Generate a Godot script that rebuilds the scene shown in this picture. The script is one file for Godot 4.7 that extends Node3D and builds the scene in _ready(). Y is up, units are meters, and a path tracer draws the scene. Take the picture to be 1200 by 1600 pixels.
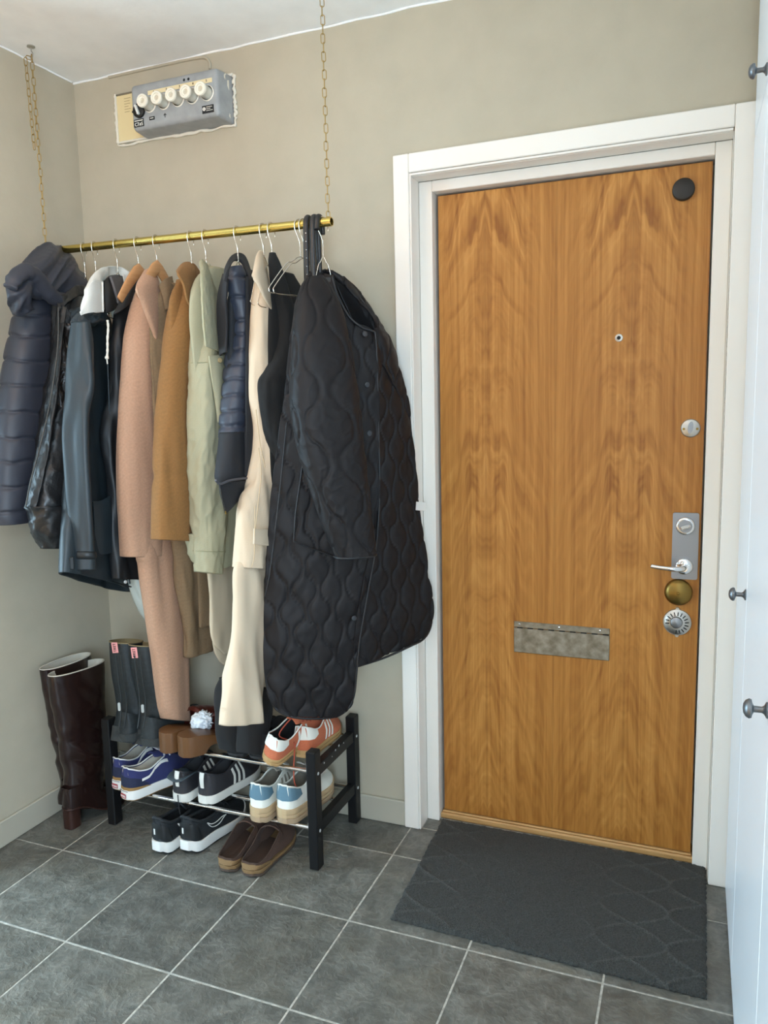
extends Node3D
# Hallway corner: clothes rail on chains, shoe rack, veneered front door, slate tiles.
# x runs right along the door wall, y up, z from the door wall into the room; metres.

const CAM := Vector3(2.0272, 1.3585, 2.2461)
const FOCAL := 1205.46            # pixels, for the 1200 x 1600 frame
const ROOM_H := 2.507
const DOOR_Z := -0.09
const WARD_X := 2.146
var cam_basis: Basis
var taken := {}
var M := {}
var noise := FastNoiseLite.new()

func _ready() -> void:
	# ---------------------------------------------------------------- camera
	cam_basis = Basis(Vector3.UP, 0.3825) * Basis(Vector3.RIGHT, -0.1296) * Basis(Vector3.BACK, -0.021)
	var cam := Camera3D.new()
	cam.name = "camera"
	cam.transform = Transform3D(cam_basis, CAM)
	cam.fov = rad_to_deg(2.0 * atan(800.0 / FOCAL))
	cam.near = 0.05
	add_child(cam)
	cam.current = true
	# ---------------------------------------------------------------- sky and exposure
	var we := WorldEnvironment.new()
	we.name = "world_environment"
	var env := Environment.new()
	env.background_mode = Environment.BG_SKY
	var sky := Sky.new()
	var sm := ProceduralSkyMaterial.new()
	sm.sky_top_color = Color(0.45, 0.6, 0.85)
	sm.sky_horizon_color = Color(0.78, 0.84, 0.9)
	sm.ground_bottom_color = Color(0.35, 0.36, 0.36)
	sm.ground_horizon_color = Color(0.6, 0.63, 0.65)
	sky.sky_material = sm
	env.sky = sky
	env.tonemap_mode = Environment.TONE_MAPPER_LINEAR
	env.tonemap_exposure = 1.0
	env.background_energy_multiplier = 0.8
	env.sdfgi_enabled = true
	env.ssao_enabled = true
	env.ssil_enabled = true
	we.environment = env
	add_child(we)
	# ---------------------------------------------------------------- daylight and hall lamp
	# daylight that enters the hall through its two windows, left of and behind the camera
	daylight("window_daylight", Vector3(-0.5, 1.45, 5.1), Vector3(0.9, 1.1, 0.0), Vector2(1.9, 1.4), Color(0.80, 0.92, 1.0), 0.8)
	daylight("balcony_daylight", Vector3(-1.62, 1.1, 1.7), Vector3(1.9, 0.4, 1.0), Vector2(1.4, 1.9), Color(0.76, 0.91, 1.0), 14.0)
	daylight("added_side_light", Vector3(2.68, 1.35, 3.4), Vector3(0.0, 1.1, 0.6), Vector2(1.5, 1.7), Color(0.81, 0.915, 1.0), 15.5)  # added area light from the right, evens out the left wall
	# sun through the wide window: falls on the added oak floor of the hall, behind the camera
	var sun := DirectionalLight3D.new()
	sun.name = "sun"
	sun.light_color = Color(1.0, 0.97, 0.93)
	sun.light_energy = 8.0
	sun.light_angular_distance = 0.53
	sun.shadow_enabled = true
	add_child(sun)
	sun.look_at_from_position(Vector3(-1.2, 6.0, 9.0), Vector3(-0.1, 1.2, 4.2), Vector3.UP)
	# warm ceiling lamp of the hall
	hall_lamp(Vector3(1.35, ROOM_H, 3.2), 0.14, 0.16, "round opal glass ceiling lamp of the hall")
	# opal ceiling lamp of the entrance, just above the frame
	hall_lamp(Vector3(0.72, ROOM_H, 1.3), 0.13, 0.22, "round opal glass ceiling lamp above the entrance")
	noise.seed = 7
	noise.noise_type = FastNoiseLite.TYPE_SIMPLEX
	noise.frequency = 1.0
	noise.fractal_type = FastNoiseLite.FRACTAL_NONE
	make_materials()
	build_shell()
	build_floor()
	build_doorway()
	build_wardrobe()
	build_fuse_box()
	build_rug()
	build_rail()
	build_garments()
	build_rack()
	build_shoes()
	rebase()

func daylight(called: String, at: Vector3, target: Vector3, size: Vector2, col: Color, energy: float) -> void:
	var l := AreaLight3D.new()
	l.name = called
	l.area_size = size
	l.light_color = col
	l.light_energy = energy
	l.area_range = 14.0
	l.area_attenuation = 2.0
	l.shadow_enabled = true
	add_child(l)
	l.look_at_from_position(at, target, Vector3.UP)

func hall_lamp(at: Vector3, radius: float, energy: float, label: String) -> void:
	var t := thing("ceiling_lamp", label, "lamp", at)
	var base := lathe([[0.0, 0.0], [radius * 0.9, 0.0], [radius * 0.9, -0.02], [0.0, -0.02]], 28)
	part(base, "base", mat(Color(0.85, 0.85, 0.83), 0.5), t)
	var glow := mat(Color(1, 0.95, 0.86), 0.4)
	glow.emission_enabled = true
	glow.emission = Color(1.0, 0.78, 0.55)
	glow.emission_energy_multiplier = 2.0
	part(lathe([[radius, -0.02], [radius * 1.02, -0.04], [radius * 0.85, -0.075], [radius * 0.4, -0.095], [0.0, -0.1]], 28), "opal_shade", glow, t)
	var l := OmniLight3D.new()
	l.name = numbered("ceiling_lamp_glow")
	l.light_color = Color(1.0, 0.75, 0.52)
	l.light_energy = energy
	l.light_size = radius
	l.omni_range = 9.0
	l.omni_attenuation = 2.0
	l.shadow_enabled = true
	add_child(l)
	l.position = at + Vector3(0, -0.26, 0)

# puts each thing's node at the middle of its own base
func rebase() -> void:
	for o in get_children():
		if not o.has_meta("category") or o.has_meta("kind") or o.position != Vector3.ZERO:
			continue
		var lo := Vector3.ONE * 99.0
		var hi := -lo
		for q in o.find_children("*", "MeshInstance3D", true, false):
			var m: MeshInstance3D = q
			var b: AABB = m.global_transform * m.mesh.get_aabb()
			lo = lo.min(b.position)
			hi = hi.max(b.end)
		var base := Vector3((lo.x + hi.x) * 0.5, lo.y, (lo.z + hi.z) * 0.5)
		o.position = base
		for q in o.get_children():
			q.position -= base

# ==================================================================== helpers: pixels to places
func ray(u: float, v: float) -> Vector3:
	return cam_basis * Vector3((u - 600.0) / FOCAL, -(v - 800.0) / FOCAL, -1.0)

func px(u: float, v: float, x: float) -> Vector3:
	var d := ray(u, v)
	return CAM + d * ((x - CAM.x) / d.x)

func py(u: float, v: float, y: float) -> Vector3:
	var d := ray(u, v)
	return CAM + d * ((y - CAM.y) / d.y)

func pz(u: float, v: float, z: float) -> Vector3:
	var d := ray(u, v)
	return CAM + d * ((z - CAM.z) / d.z)

func pp(u: float, v: float, p: Vector3, n: Vector3) -> Vector3:
	var d := ray(u, v)
	return CAM + d * ((p - CAM).dot(n) / d.dot(n))

# ==================================================================== helpers: nodes
func numbered(called: String) -> String:
	if not taken.has(called):
		taken[called] = 0
		return called
	taken[called] += 1
	return "%s_%03d" % [called, taken[called]]

func thing(called: String, label: String, category: String, at := Vector3.ZERO, group := "") -> Node3D:
	var o := Node3D.new()
	o.name = numbered(called)
	add_child(o)
	o.position = at
	o.set_meta("label", label)
	o.set_meta("category", category)
	if group != "":
		o.set_meta("group", group)
	return o

func structure(called: String, label: String) -> Node3D:
	var o := Node3D.new()
	o.name = called
	add_child(o)
	o.set_meta("kind", "structure")
	o.set_meta("label", label)
	o.set_meta("category", called.split("_")[0])
	return o

func part(mesh: Mesh, called: String, m: Material, parent: Node3D, at := Transform3D.IDENTITY, label := "") -> MeshInstance3D:
	var o := MeshInstance3D.new()
	o.mesh = mesh
	o.name = called
	o.material_override = m
	o.cast_shadow = GeometryInstance3D.SHADOW_CASTING_SETTING_ON
	parent.add_child(o, true)
	o.transform = at
	if label != "":
		o.set_meta("label", label)
	return o

func at3(p: Vector3, turn := 0.0) -> Transform3D:
	return Transform3D(Basis(Vector3.UP, turn), p)

# ==================================================================== helpers: materials
func mat(c: Color, rough := 0.6, metal := 0.0) -> StandardMaterial3D:
	var m := StandardMaterial3D.new()
	m.albedo_color = c
	m.roughness = rough
	m.metallic = metal
	m.cull_mode = BaseMaterial3D.CULL_DISABLED
	return m

func rgb(r: float, g: float, b: float) -> Color:
	return Color(r / 255.0, g / 255.0, b / 255.0)

func gray_image(w: int, h: int, f: Callable) -> Image:
	var data := PackedByteArray()
	data.resize(w * h)
	var k := 0
	for y in h:
		for x in w:
			data[k] = int(clampf(f.call(x, y), 0.0, 1.0) * 255.0)
			k += 1
	return Image.create_from_data(w, h, false, Image.FORMAT_L8, data)

func normal_of(im: Image, strength: float) -> ImageTexture:
	var g: Image = im.duplicate()
	g.convert(Image.FORMAT_RGBA8)
	g.bump_map_to_normal_map(strength)
	return ImageTexture.create_from_image(g)

func seamless(seed_: int, freq: float, oct: int, size: int, kind := FastNoiseLite.TYPE_SIMPLEX_SMOOTH, ridged := false) -> Image:
	var n := FastNoiseLite.new()
	n.seed = seed_
	n.noise_type = kind
	n.frequency = freq
	n.fractal_type = FastNoiseLite.FRACTAL_RIDGED if ridged else FastNoiseLite.FRACTAL_FBM
	n.fractal_octaves = oct
	return n.get_seamless_image(size, size, false, false, 0.15, true)

# tints an image between two colours (linear ramp in sRGB)
func tinted(im: Image, a: Color, b: Color) -> ImageTexture:
	var w := im.get_width()
	var h := im.get_height()
	var src: Image = im.duplicate()
	src.convert(Image.FORMAT_L8)
	var s := src.get_data()
	var d := PackedByteArray()
	d.resize(w * h * 3)
	var lut := PackedByteArray()
	for i in 256:
		var c := a.lerp(b, i / 255.0)
		lut.append(int(clampf(c.r, 0, 1) * 255))
		lut.append(int(clampf(c.g, 0, 1) * 255))
		lut.append(int(clampf(c.b, 0, 1) * 255))
	for i in w * h:
		var q := int(s[i]) * 3
		d[i * 3] = lut[q]
		d[i * 3 + 1] = lut[q + 1]
		d[i * 3 + 2] = lut[q + 2]
	return ImageTexture.create_from_image(Image.create_from_data(w, h, false, Image.FORMAT_RGB8, d))

func triplanar(m: StandardMaterial3D, per_metre: float) -> void:
	m.uv1_triplanar = true
	m.uv1_scale = Vector3.ONE * per_metre
	m.uv1_triplanar_sharpness = 4.0

var tex := {}

func cloth(c: Color, rough: float, weave: String, per_metre: float, depth: float, sheen := 0.0) -> StandardMaterial3D:
	var m := mat(c, rough)
	triplanar(m, per_metre)
	m.normal_enabled = true
	m.normal_texture = tex[weave]
	m.normal_scale = depth
	m.albedo_texture = tex["mottle"]
	if sheen > 0.0:
		m.rim_enabled = true
		m.rim = sheen
		m.rim_tint = 0.5
	return m

func make_materials() -> void:
	var weave_im := gray_image(128, 128, func(x, y):
		var a := sin(x * TAU / 16.0)
		var b := sin(y * TAU / 16.0)
		var over := (int(x / 8.0) + int(y / 8.0)) % 2
		return 0.5 + 0.3 * (a * a if over == 0 else b * b) - 0.2 * randf_from(x, y))
	tex["weave"] = normal_of(weave_im, 3.0)
	var twill_im := gray_image(128, 128, func(x, y): return 0.5 + 0.3 * sin((x + y) * TAU / 16.0) + 0.1 * sin((x - y) * TAU / 8.0))
	tex["twill"] = normal_of(twill_im, 2.5)
	tex["felt"] = normal_of(seamless(11, 0.05, 5, 256), 3.0)
	tex["leather"] = normal_of(seamless(12, 0.04, 4, 256, FastNoiseLite.TYPE_CELLULAR), 4.0)
	tex["crinkle"] = normal_of(seamless(13, 0.008, 4, 512, FastNoiseLite.TYPE_SIMPLEX_SMOOTH, true), 6.0)
	tex["plaster"] = normal_of(seamless(14, 0.03, 5, 512), 2.0)
	var mot := seamless(15, 0.02, 5, 256)
	tex["mottle"] = tinted(mot, Color(0.9, 0.9, 0.9), Color(1, 1, 1))
	# --- room
	var wall := mat(rgb(185, 175, 154), 0.85)
	triplanar(wall, 2.5)
	wall.uv1_world_triplanar = true
	wall.albedo_texture = tinted(seamless(16, 0.01, 4, 256), Color(0.965, 0.965, 0.965), Color(1, 1, 1))
	wall.normal_enabled = true
	wall.normal_texture = tex["plaster"]
	wall.normal_scale = 0.12
	M["wall"] = wall
	var ceil_ := wall.duplicate()
	ceil_.albedo_color = rgb(248, 248, 246)
	M["ceiling"] = ceil_
	M["base"] = mat(rgb(178, 171, 154), 0.5)
	var wp := mat(rgb(238, 231, 221), 0.38)
	triplanar(wp, 3.0)
	wp.normal_enabled = true
	wp.normal_texture = tex["plaster"]
	wp.normal_scale = 0.08
	M["white_paint"] = wp
	M["wardrobe"] = mat(rgb(232, 236, 240), 0.28)
	# --- metals
	M["chrome"] = mat(rgb(225, 225, 225), 0.16, 1.0)
	M["steel"] = mat(rgb(190, 188, 182), 0.35, 1.0)
	M["brushed"] = mat(rgb(152, 154, 157), 0.42, 1.0)
	M["wire"] = mat(rgb(222, 216, 205), 0.25, 1.0)
	M["brass"] = mat(rgb(206, 184, 106), 0.26, 1.0)
	M["old_brass"] = mat(rgb(138, 112, 60), 0.34, 1.0)
	M["chain"] = mat(rgb(176, 150, 96), 0.35, 1.0)
	M["pewter"] = mat(rgb(120, 124, 128), 0.4, 0.85)
	M["black_plastic"] = mat(rgb(38, 33, 29), 0.5)
	M["dark"] = mat(rgb(16, 15, 14), 0.7)
	M["hanger_wood"] = wood_stripes(rgb(198, 150, 104), rgb(174, 122, 76), 0.45)
	M["oak"] = wood_stripes(rgb(206, 164, 108), rgb(172, 126, 74), 0.45)
	M["black_wood"] = mat(rgb(22, 22, 23), 0.45)
	M["black_wood"].metallic_specular = 0.35
	M["porcelain"] = mat(rgb(238, 232, 216), 0.22)
	M["paper"] = mat(rgb(225, 206, 158), 0.8)
	M["ink"] = mat(rgb(20, 20, 20), 0.7)

func randf_from(x: float, y: float) -> float:
	var s := sin(x * 12.9898 + y * 78.233) * 43758.5453
	return s - floor(s)

func wood_stripes(a: Color, b: Color, rough: float) -> StandardMaterial3D:
	var n := FastNoiseLite.new()
	n.seed = 21
	n.frequency = 0.02
	n.fractal_octaves = 4
	var im := gray_image(256, 256, func(x, y):
		return 0.5 + 0.5 * n.get_noise_2d(x * 0.5, y * 6.0))
	var m := mat(Color.WHITE, rough)
	m.albedo_texture = tinted(im, b, a)
	triplanar(m, 3.0)
	return m

# ==================================================================== helpers: meshes
func commit(v: PackedVector3Array, n: PackedVector3Array, idx: PackedInt32Array, uv := PackedVector2Array()) -> ArrayMesh:
	var a := []
	a.resize(Mesh.ARRAY_MAX)
	a[Mesh.ARRAY_VERTEX] = v
	a[Mesh.ARRAY_NORMAL] = n
	if uv.size() == v.size():
		a[Mesh.ARRAY_TEX_UV] = uv
	a[Mesh.ARRAY_INDEX] = idx
	var m := ArrayMesh.new()
	m.add_surface_from_arrays(Mesh.PRIMITIVE_TRIANGLES, a)
	return m

# rows of nu points each; closed joins the last column to the first. Smooth normals from the grid itself.
func grid(p: PackedVector3Array, nu: int, closed := false, uv := PackedVector2Array()) -> ArrayMesh:
	var nv := int(p.size() / float(nu))
	var n := PackedVector3Array()
	n.resize(p.size())
	var outward := 0.0
	for j in nv:
		var c := Vector3.ZERO
		if closed:
			for i in nu:
				c += p[j * nu + i]
			c /= nu
		for i in nu:
			var il := i - 1
			var ir := i + 1
			if closed:
				il = posmod(il, nu)
				ir = posmod(ir, nu)
			else:
				il = maxi(il, 0)
				ir = mini(ir, nu - 1)
			var du := p[j * nu + ir] - p[j * nu + il]
			var dv := p[mini(j + 1, nv - 1) * nu + i] - p[maxi(j - 1, 0) * nu + i]
			var q := du.cross(dv)
			if q.length_squared() < 1e-20:
				var jj := 1 if j == 0 else (nv - 2 if j == nv - 1 else j)
				du = p[jj * nu + ir] - p[jj * nu + il]
				q = du.cross(dv)
				if q.length_squared() < 1e-20:
					q = dv if dv.length_squared() > 1e-20 else Vector3.UP
			q = q.normalized()
			n[j * nu + i] = q
			if closed:
				outward += q.dot(p[j * nu + i] - c)
	var flip := closed and outward < 0.0
	if flip:
		for k in n.size():
			n[k] = -n[k]
	var idx := PackedInt32Array()
	var last := nu if closed else nu - 1
	idx.resize((nv - 1) * last * 6)
	var w := 0
	for j in nv - 1:
		for i in last:
			var a := j * nu + i
			var b := j * nu + (i + 1) % nu
			var c2 := a + nu
			var d := b + nu
			if flip:
				idx[w] = a; idx[w + 1] = b; idx[w + 2] = c2
				idx[w + 3] = b; idx[w + 4] = d; idx[w + 5] = c2
			else:
				idx[w] = a; idx[w + 1] = c2; idx[w + 2] = b
				idx[w + 3] = b; idx[w + 4] = c2; idx[w + 5] = d
			w += 6
	return commit(p, n, idx, uv)

func merged(list: Array) -> ArrayMesh:
	var v := PackedVector3Array()
	var n := PackedVector3Array()
	var idx := PackedInt32Array()
	for m in list:
		for s in m.get_surface_count():
			var a: Array = m.surface_get_arrays(s)
			var off := v.size()
			v.append_array(a[Mesh.ARRAY_VERTEX])
			n.append_array(a[Mesh.ARRAY_NORMAL])
			for k in a[Mesh.ARRAY_INDEX]:
				idx.append(k + off)
	return commit(v, n, idx)

func moved(m: ArrayMesh, t: Transform3D) -> ArrayMesh:
	var a: Array = m.surface_get_arrays(0)
	var v: PackedVector3Array = a[Mesh.ARRAY_VERTEX]
	var n: PackedVector3Array = a[Mesh.ARRAY_NORMAL]
	for k in v.size():
		v[k] = t * v[k]
		n[k] = (t.basis * n[k]).normalized()
	var uv := PackedVector2Array()
	if a[Mesh.ARRAY_TEX_UV] != null:
		uv = a[Mesh.ARRAY_TEX_UV]
	return commit(v, n, a[Mesh.ARRAY_INDEX], uv)

func face(v: PackedVector3Array, n: PackedVector3Array, idx: PackedInt32Array, pts: Array) -> void:
	var q: Vector3 = (pts[1] - pts[0]).cross(pts[2] - pts[0]).normalized()
	var mid := Vector3.ZERO
	for p in pts:
		mid += p
	if q.dot(mid) < 0.0:
		q = -q
		pts = pts.duplicate()
		pts.reverse()
	var o := v.size()
	for p in pts:
		v.append(p)
		n.append(q)
	for k in range(1, pts.size() - 1):
		idx.append(o)
		idx.append(o + k + 1)
		idx.append(o + k)

# box centred on the origin with chamfered edges
func box(s: Vector3, c := 0.002) -> ArrayMesh:
	var h := s * 0.5
	c = minf(c, minf(h.x, minf(h.y, h.z)) * 0.9)
	var v := PackedVector3Array()
	var n := PackedVector3Array()
	var idx := PackedInt32Array()
	for ax in 3:
		var b := (ax + 1) % 3
		var d := (ax + 2) % 3
		for sg in [-1.0, 1.0]:
			var pts := []
			for q in [[-1, -1], [1, -1], [1, 1], [-1, 1]]:
				var p := Vector3.ZERO
				p[ax] = sg * h[ax]
				p[b] = q[0] * (h[b] - c)
				p[d] = q[1] * (h[d] - c)
				pts.append(p)
			face(v, n, idx, pts)
			for sb in [-1.0, 1.0]:
				var e := []
				for q in [-1.0, 1.0]:
					var p := Vector3.ZERO
					p[ax] = sg * h[ax]
					p[b] = sb * (h[b] - c)
					p[d] = q * (h[d] - c)
					e.append(p)
				for q in [1.0, -1.0]:
					var p := Vector3.ZERO
					p[ax] = sg * (h[ax] - c)
					p[b] = sb * h[b]
					p[d] = q * (h[d] - c)
					e.append(p)
				face(v, n, idx, e)
	for sx in [-1.0, 1.0]:
		for sy in [-1.0, 1.0]:
			for sz in [-1.0, 1.0]:
				face(v, n, idx, [Vector3(sx * h.x, sy * (h.y - c), sz * (h.z - c)), Vector3(sx * (h.x - c), sy * h.y, sz * (h.z - c)), Vector3(sx * (h.x - c), sy * (h.y - c), sz * h.z)])
	return commit(v, n, idx)

func box_at(a: Vector3, b: Vector3, c := 0.002) -> ArrayMesh:
	return moved(box((b - a).abs(), c), Transform3D(Basis.IDENTITY, (a + b) * 0.5))

# profile of [radius, y]; turned about y. Hard edges where the profile bends sharply.
func lathe(profile: Array, seg := 24) -> ArrayMesh:
	var v := PackedVector3Array()
	var n := PackedVector3Array()
	var idx := PackedInt32Array()
	var ctr := Vector2.ZERO
	for q in profile:
		ctr += Vector2(q[0], q[1])
	ctr.x = 0.0
	ctr.y /= profile.size()
	var total := 0.0
	for k in profile.size() - 1:
		var qa := Vector2(profile[k][0], profile[k][1])
		var qb := Vector2(profile[k + 1][0], profile[k + 1][1])
		total += Vector2(qa.y - qb.y, qb.x - qa.x).dot((qa + qb) * 0.5 - ctr) * (qa.x + qb.x + 1e-4)
	var sg := 1.0 if total >= 0.0 else -1.0
	for k in profile.size() - 1:
		var r0: float = profile[k][0]
		var y0: float = profile[k][1]
		var r1: float = profile[k + 1][0]
		var y1: float = profile[k + 1][1]
		var nr := Vector2(y0 - y1, r1 - r0).normalized()
		if nr.length() < 0.5:
			continue
		var o := v.size()
		for i in seg + 1:
			var a := TAU * i / seg
			var d := Vector3(cos(a), 0, sin(a))
			v.append(d * r0 + Vector3(0, y0, 0))
			v.append(d * r1 + Vector3(0, y1, 0))
			var q := d * nr.x + Vector3(0, nr.y, 0)
			# keep normals smooth across shallow bends
			var qa := q
			var qb := q
			if k > 0:
				var pr := Vector2(profile[k - 1][1] - y0, r0 - profile[k - 1][0]).normalized()
				if pr.dot(nr) > 0.6:
					qa = (d * (nr.x + pr.x) + Vector3(0, nr.y + pr.y, 0)).normalized()
			if k < profile.size() - 2:
				var pn := Vector2(y1 - profile[k + 2][1], profile[k + 2][0] - r1).normalized()
				if pn.dot(nr) > 0.6:
					qb = (d * (nr.x + pn.x) + Vector3(0, nr.y + pn.y, 0)).normalized()
			n.append(qa * sg)
			n.append(qb * sg)
		for i in seg:
			var a2 := o + i * 2
			if sg > 0.0:
				idx.append_array([a2, a2 + 1, a2 + 2, a2 + 2, a2 + 1, a2 + 3])
			else:
				idx.append_array([a2, a2 + 2, a2 + 1, a2 + 2, a2 + 3, a2 + 1])
	return commit(v, n, idx)

# lathe whose axis points along a direction
func turned(profile: Array, seg: int, base: Vector3, axis: Vector3) -> ArrayMesh:
	return moved(lathe(profile, seg), Transform3D(frame_y(axis), base))

func frame_y(axis: Vector3) -> Basis:
	var y := axis.normalized()
	var x := y.cross(Vector3.FORWARD)
	if x.length() < 0.1:
		x = y.cross(Vector3.RIGHT)
	x = x.normalized()
	return Basis(x, y, x.cross(y))

func smooth_path(pts: Array, sub: int, closed := false) -> PackedVector3Array:
	var r := PackedVector3Array()
	var n := pts.size()
	var segs := n if closed else n - 1
	for i in segs:
		var a: Vector3 = pts[posmod(i - 1, n)] if closed else pts[maxi(i - 1, 0)]
		var b: Vector3 = pts[i]
		var c: Vector3 = pts[(i + 1) % n]
		var d: Vector3 = pts[(i + 2) % n] if closed else pts[mini(i + 2, n - 1)]
		for k in sub:
			r.append(b.cubic_interpolate(c, a, d, float(k) / sub))
	if not closed:
		r.append(pts[n - 1])
	return r

# round tube along a path, closed ends; radii one number or one per point; flat squashes it along a direction
func tube(path: PackedVector3Array, radius, seg := 8, closed := false, flat_dir := Vector3.ZERO, flat := 1.0) -> ArrayMesh:
	var p := PackedVector3Array()
	var n := path.size()
	var t := (path[1] - path[0]).normalized()
	var x := t.cross(Vector3.UP)
	if x.length() < 0.2:
		x = t.cross(Vector3.RIGHT)
	x = x.normalized()
	var rows := []
	for i in n:
		var a := path[maxi(i - 1, 0)] if not closed else path[posmod(i - 1, n)]
		var b := path[mini(i + 1, n - 1)] if not closed else path[(i + 1) % n]
		var tt := (b - a).normalized()
		if tt.length() < 0.5:
			tt = t
		x = (x - tt * x.dot(tt)).normalized()
		t = tt
		var y := t.cross(x)
		var r: float = radius if radius is float or radius is int else radius[i]
		var ring := PackedVector3Array()
		for k in seg:
			var ang := TAU * k / seg
			var off := (x * cos(ang) + y * sin(ang)) * r
			if flat != 1.0:
				off -= flat_dir * off.dot(flat_dir) * (1.0 - flat)
			ring.append(path[i] + off)
		rows.append(ring)
	if closed:
		rows.append(rows[0])
	else:
		var c0 := PackedVector3Array()
		var c1 := PackedVector3Array()
		for k in seg:
			c0.append(path[0])
			c1.append(path[n - 1])
		rows.push_front(c0)
		rows.append(c1)
	for r in rows:
		p.append_array(r)
	return grid(p, seg, true)

# flat outline (x, y) extruded along z from 0 to depth
func prism(poly: PackedVector2Array, depth: float) -> ArrayMesh:
	var v := PackedVector3Array()
	var n := PackedVector3Array()
	var idx := PackedInt32Array()
	var area := 0.0
	for k in poly.size():
		area += poly[k].cross(poly[(k + 1) % poly.size()])
	if area < 0.0:
		poly = poly.duplicate()
		poly.reverse()
	var tri := Geometry2D.triangulate_polygon(poly)
	for k in range(0, tri.size(), 3):
		if (poly[tri[k + 1]] - poly[tri[k]]).cross(poly[tri[k + 2]] - poly[tri[k]]) < 0.0:
			var sw := tri[k + 1]
			tri[k + 1] = tri[k + 2]
			tri[k + 2] = sw
	for s in 2:
		var o := v.size()
		for q in poly:
			v.append(Vector3(q.x, q.y, depth * s))
			n.append(Vector3(0, 0, 1 if s == 1 else -1))
		for k in range(0, tri.size(), 3):
			if s == 1:
				idx.append_array([o + tri[k], o + tri[k + 2], o + tri[k + 1]])
			else:
				idx.append_array([o + tri[k], o + tri[k + 1], o + tri[k + 2]])
	for k in poly.size():
		var a := poly[k]
		var b := poly[(k + 1) % poly.size()]
		var d := (b - a).normalized()
		var q := Vector3(d.y, -d.x, 0)
		var o := v.size()
		v.append_array([Vector3(a.x, a.y, 0), Vector3(b.x, b.y, 0), Vector3(b.x, b.y, depth), Vector3(a.x, a.y, depth)])
		n.append_array([q, q, q, q])
		idx.append_array([o, o + 2, o + 1, o, o + 3, o + 2])
	return commit(v, n, idx)

func disc_poly(r: float, seg := 28, c := Vector2.ZERO, rx := 1.0) -> PackedVector2Array:
	var a := PackedVector2Array()
	for k in seg:
		a.append(c + Vector2(cos(TAU * k / seg) * rx, sin(TAU * k / seg)) * r)
	return a

func round_rect(w: float, h: float, r: float) -> PackedVector2Array:
	var a := PackedVector2Array()
	for q in [[1, 1, 0], [-1, 1, 1], [-1, -1, 2], [1, -1, 3]]:
		for k in 6:
			var g: float = PI * 0.5 * (q[2] + k / 5.0)
			a.append(Vector2(q[0] * (w * 0.5 - r) + cos(g) * r, q[1] * (h * 0.5 - r) + sin(g) * r))
	return a

func lettering(text: String, height: float, depth := 0.0008) -> ArrayMesh:
	var tm := TextMesh.new()
	var f := SystemFont.new()
	f.font_names = PackedStringArray(["Droid Sans"])
	f.font_weight = 700
	tm.font = f
	tm.text = text
	tm.font_size = 32
	tm.pixel_size = height / 24.0
	tm.depth = depth
	var m := ArrayMesh.new()
	for s in tm.get_surface_count():
		m.add_surface_from_arrays(Mesh.PRIMITIVE_TRIANGLES, tm.surface_get_arrays(s))
	return m

# ==================================================================== helpers: cloth
# smooth surface through a net of control points, with thickness; bump(u, v, point) pushes it out
func sheet(ctrl: Array, ru: int, rv: int, th: float, bump = null) -> ArrayMesh:
	var rows := []
	for r in ctrl:
		rows.append(smooth_path(r, ru))
	var nu: int = rows[0].size()
	var mid := PackedVector3Array()
	var cols := []
	for i in nu:
		var col := []
		for r in rows:
			col.append(r[i])
		cols.append(smooth_path(col, rv))
	var nv: int = cols[0].size()
	mid.resize(nu * nv)
	for j in nv:
		for i in nu:
			mid[j * nu + i] = cols[i][j]
	var nn := PackedVector3Array()
	nn.resize(mid.size())
	for j in nv:
		for i in nu:
			var du := mid[j * nu + mini(i + 1, nu - 1)] - mid[j * nu + maxi(i - 1, 0)]
			var dv := mid[mini(j + 1, nv - 1) * nu + i] - mid[maxi(j - 1, 0) * nu + i]
			nn[j * nu + i] = du.cross(dv).normalized()
	# face the camera side so that bumps grow towards the viewer's side of the cloth
	var tot := 0.0
	for k in nn.size():
		tot += nn[k].dot(CAM - mid[k])
	if tot < 0.0:
		for k in nn.size():
			nn[k] = -nn[k]
	if bump != null:
		for j in nv:
			for i in nu:
				var k := j * nu + i
				var push: float = bump.call(float(i) / (nu - 1), float(j) / (nv - 1), mid[k])
				mid[k] += nn[k] * push
	var p := PackedVector3Array()
	var w := nu * 2
	p.resize((nv + 2) * w)
	for j in nv + 2:
		var js := clampi(j - 1, 0, nv - 1)
		var edge := j == 0 or j == nv + 1
		for i in nu:
			var k := js * nu + i
			var t := 0.0 if edge else th * 0.5
			p[j * w + i] = mid[k] + nn[k] * t
			p[j * w + (w - 1 - i)] = mid[k] - nn[k] * t
	return grid(p, w, true)

# net of [u, v, x] -> points on the planes x = const
func net(rows: Array) -> Array:
	var r := []
	for row in rows:
		var q := []
		for c in row:
			q.append(px(c[0], c[1], c[2]))
		r.append(q)
	return r

# closed cloth tube. rows of [left u, left v, right u, right v, half thickness]: seen edges of the tube on the
# upright plane through p along e (which points into the room); n = the side the garment faces.
func sleeve_rows(rows: Array, p: Vector3, e: Vector3) -> Array:
	var n := Vector3.UP.cross(e).normalized()
	var r := []
	for q in rows:
		var o: float = q[5] if q.size() > 5 else 0.0
		var a := pp(q[0], q[1], p + n * o, n)
		var b := pp(q[2], q[3], p + n * o, n)
		var c := (a + b) * 0.5
		var half := (a - b) * 0.5
		var look := (c - CAM)
		look.y = 0
		look = look.normalized()
		var side := Vector3.UP.cross(look)
		var wide := absf(half.dot(side))
		var th: float = minf(q[4], wide * 0.93 / maxf(absf(n.dot(side)), 0.05))
		var k := sqrt(maxf(1.0 - pow(th * n.dot(side) / wide, 2.0), 0.1))
		r.append([c, half * k, n * th])
	return r

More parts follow.
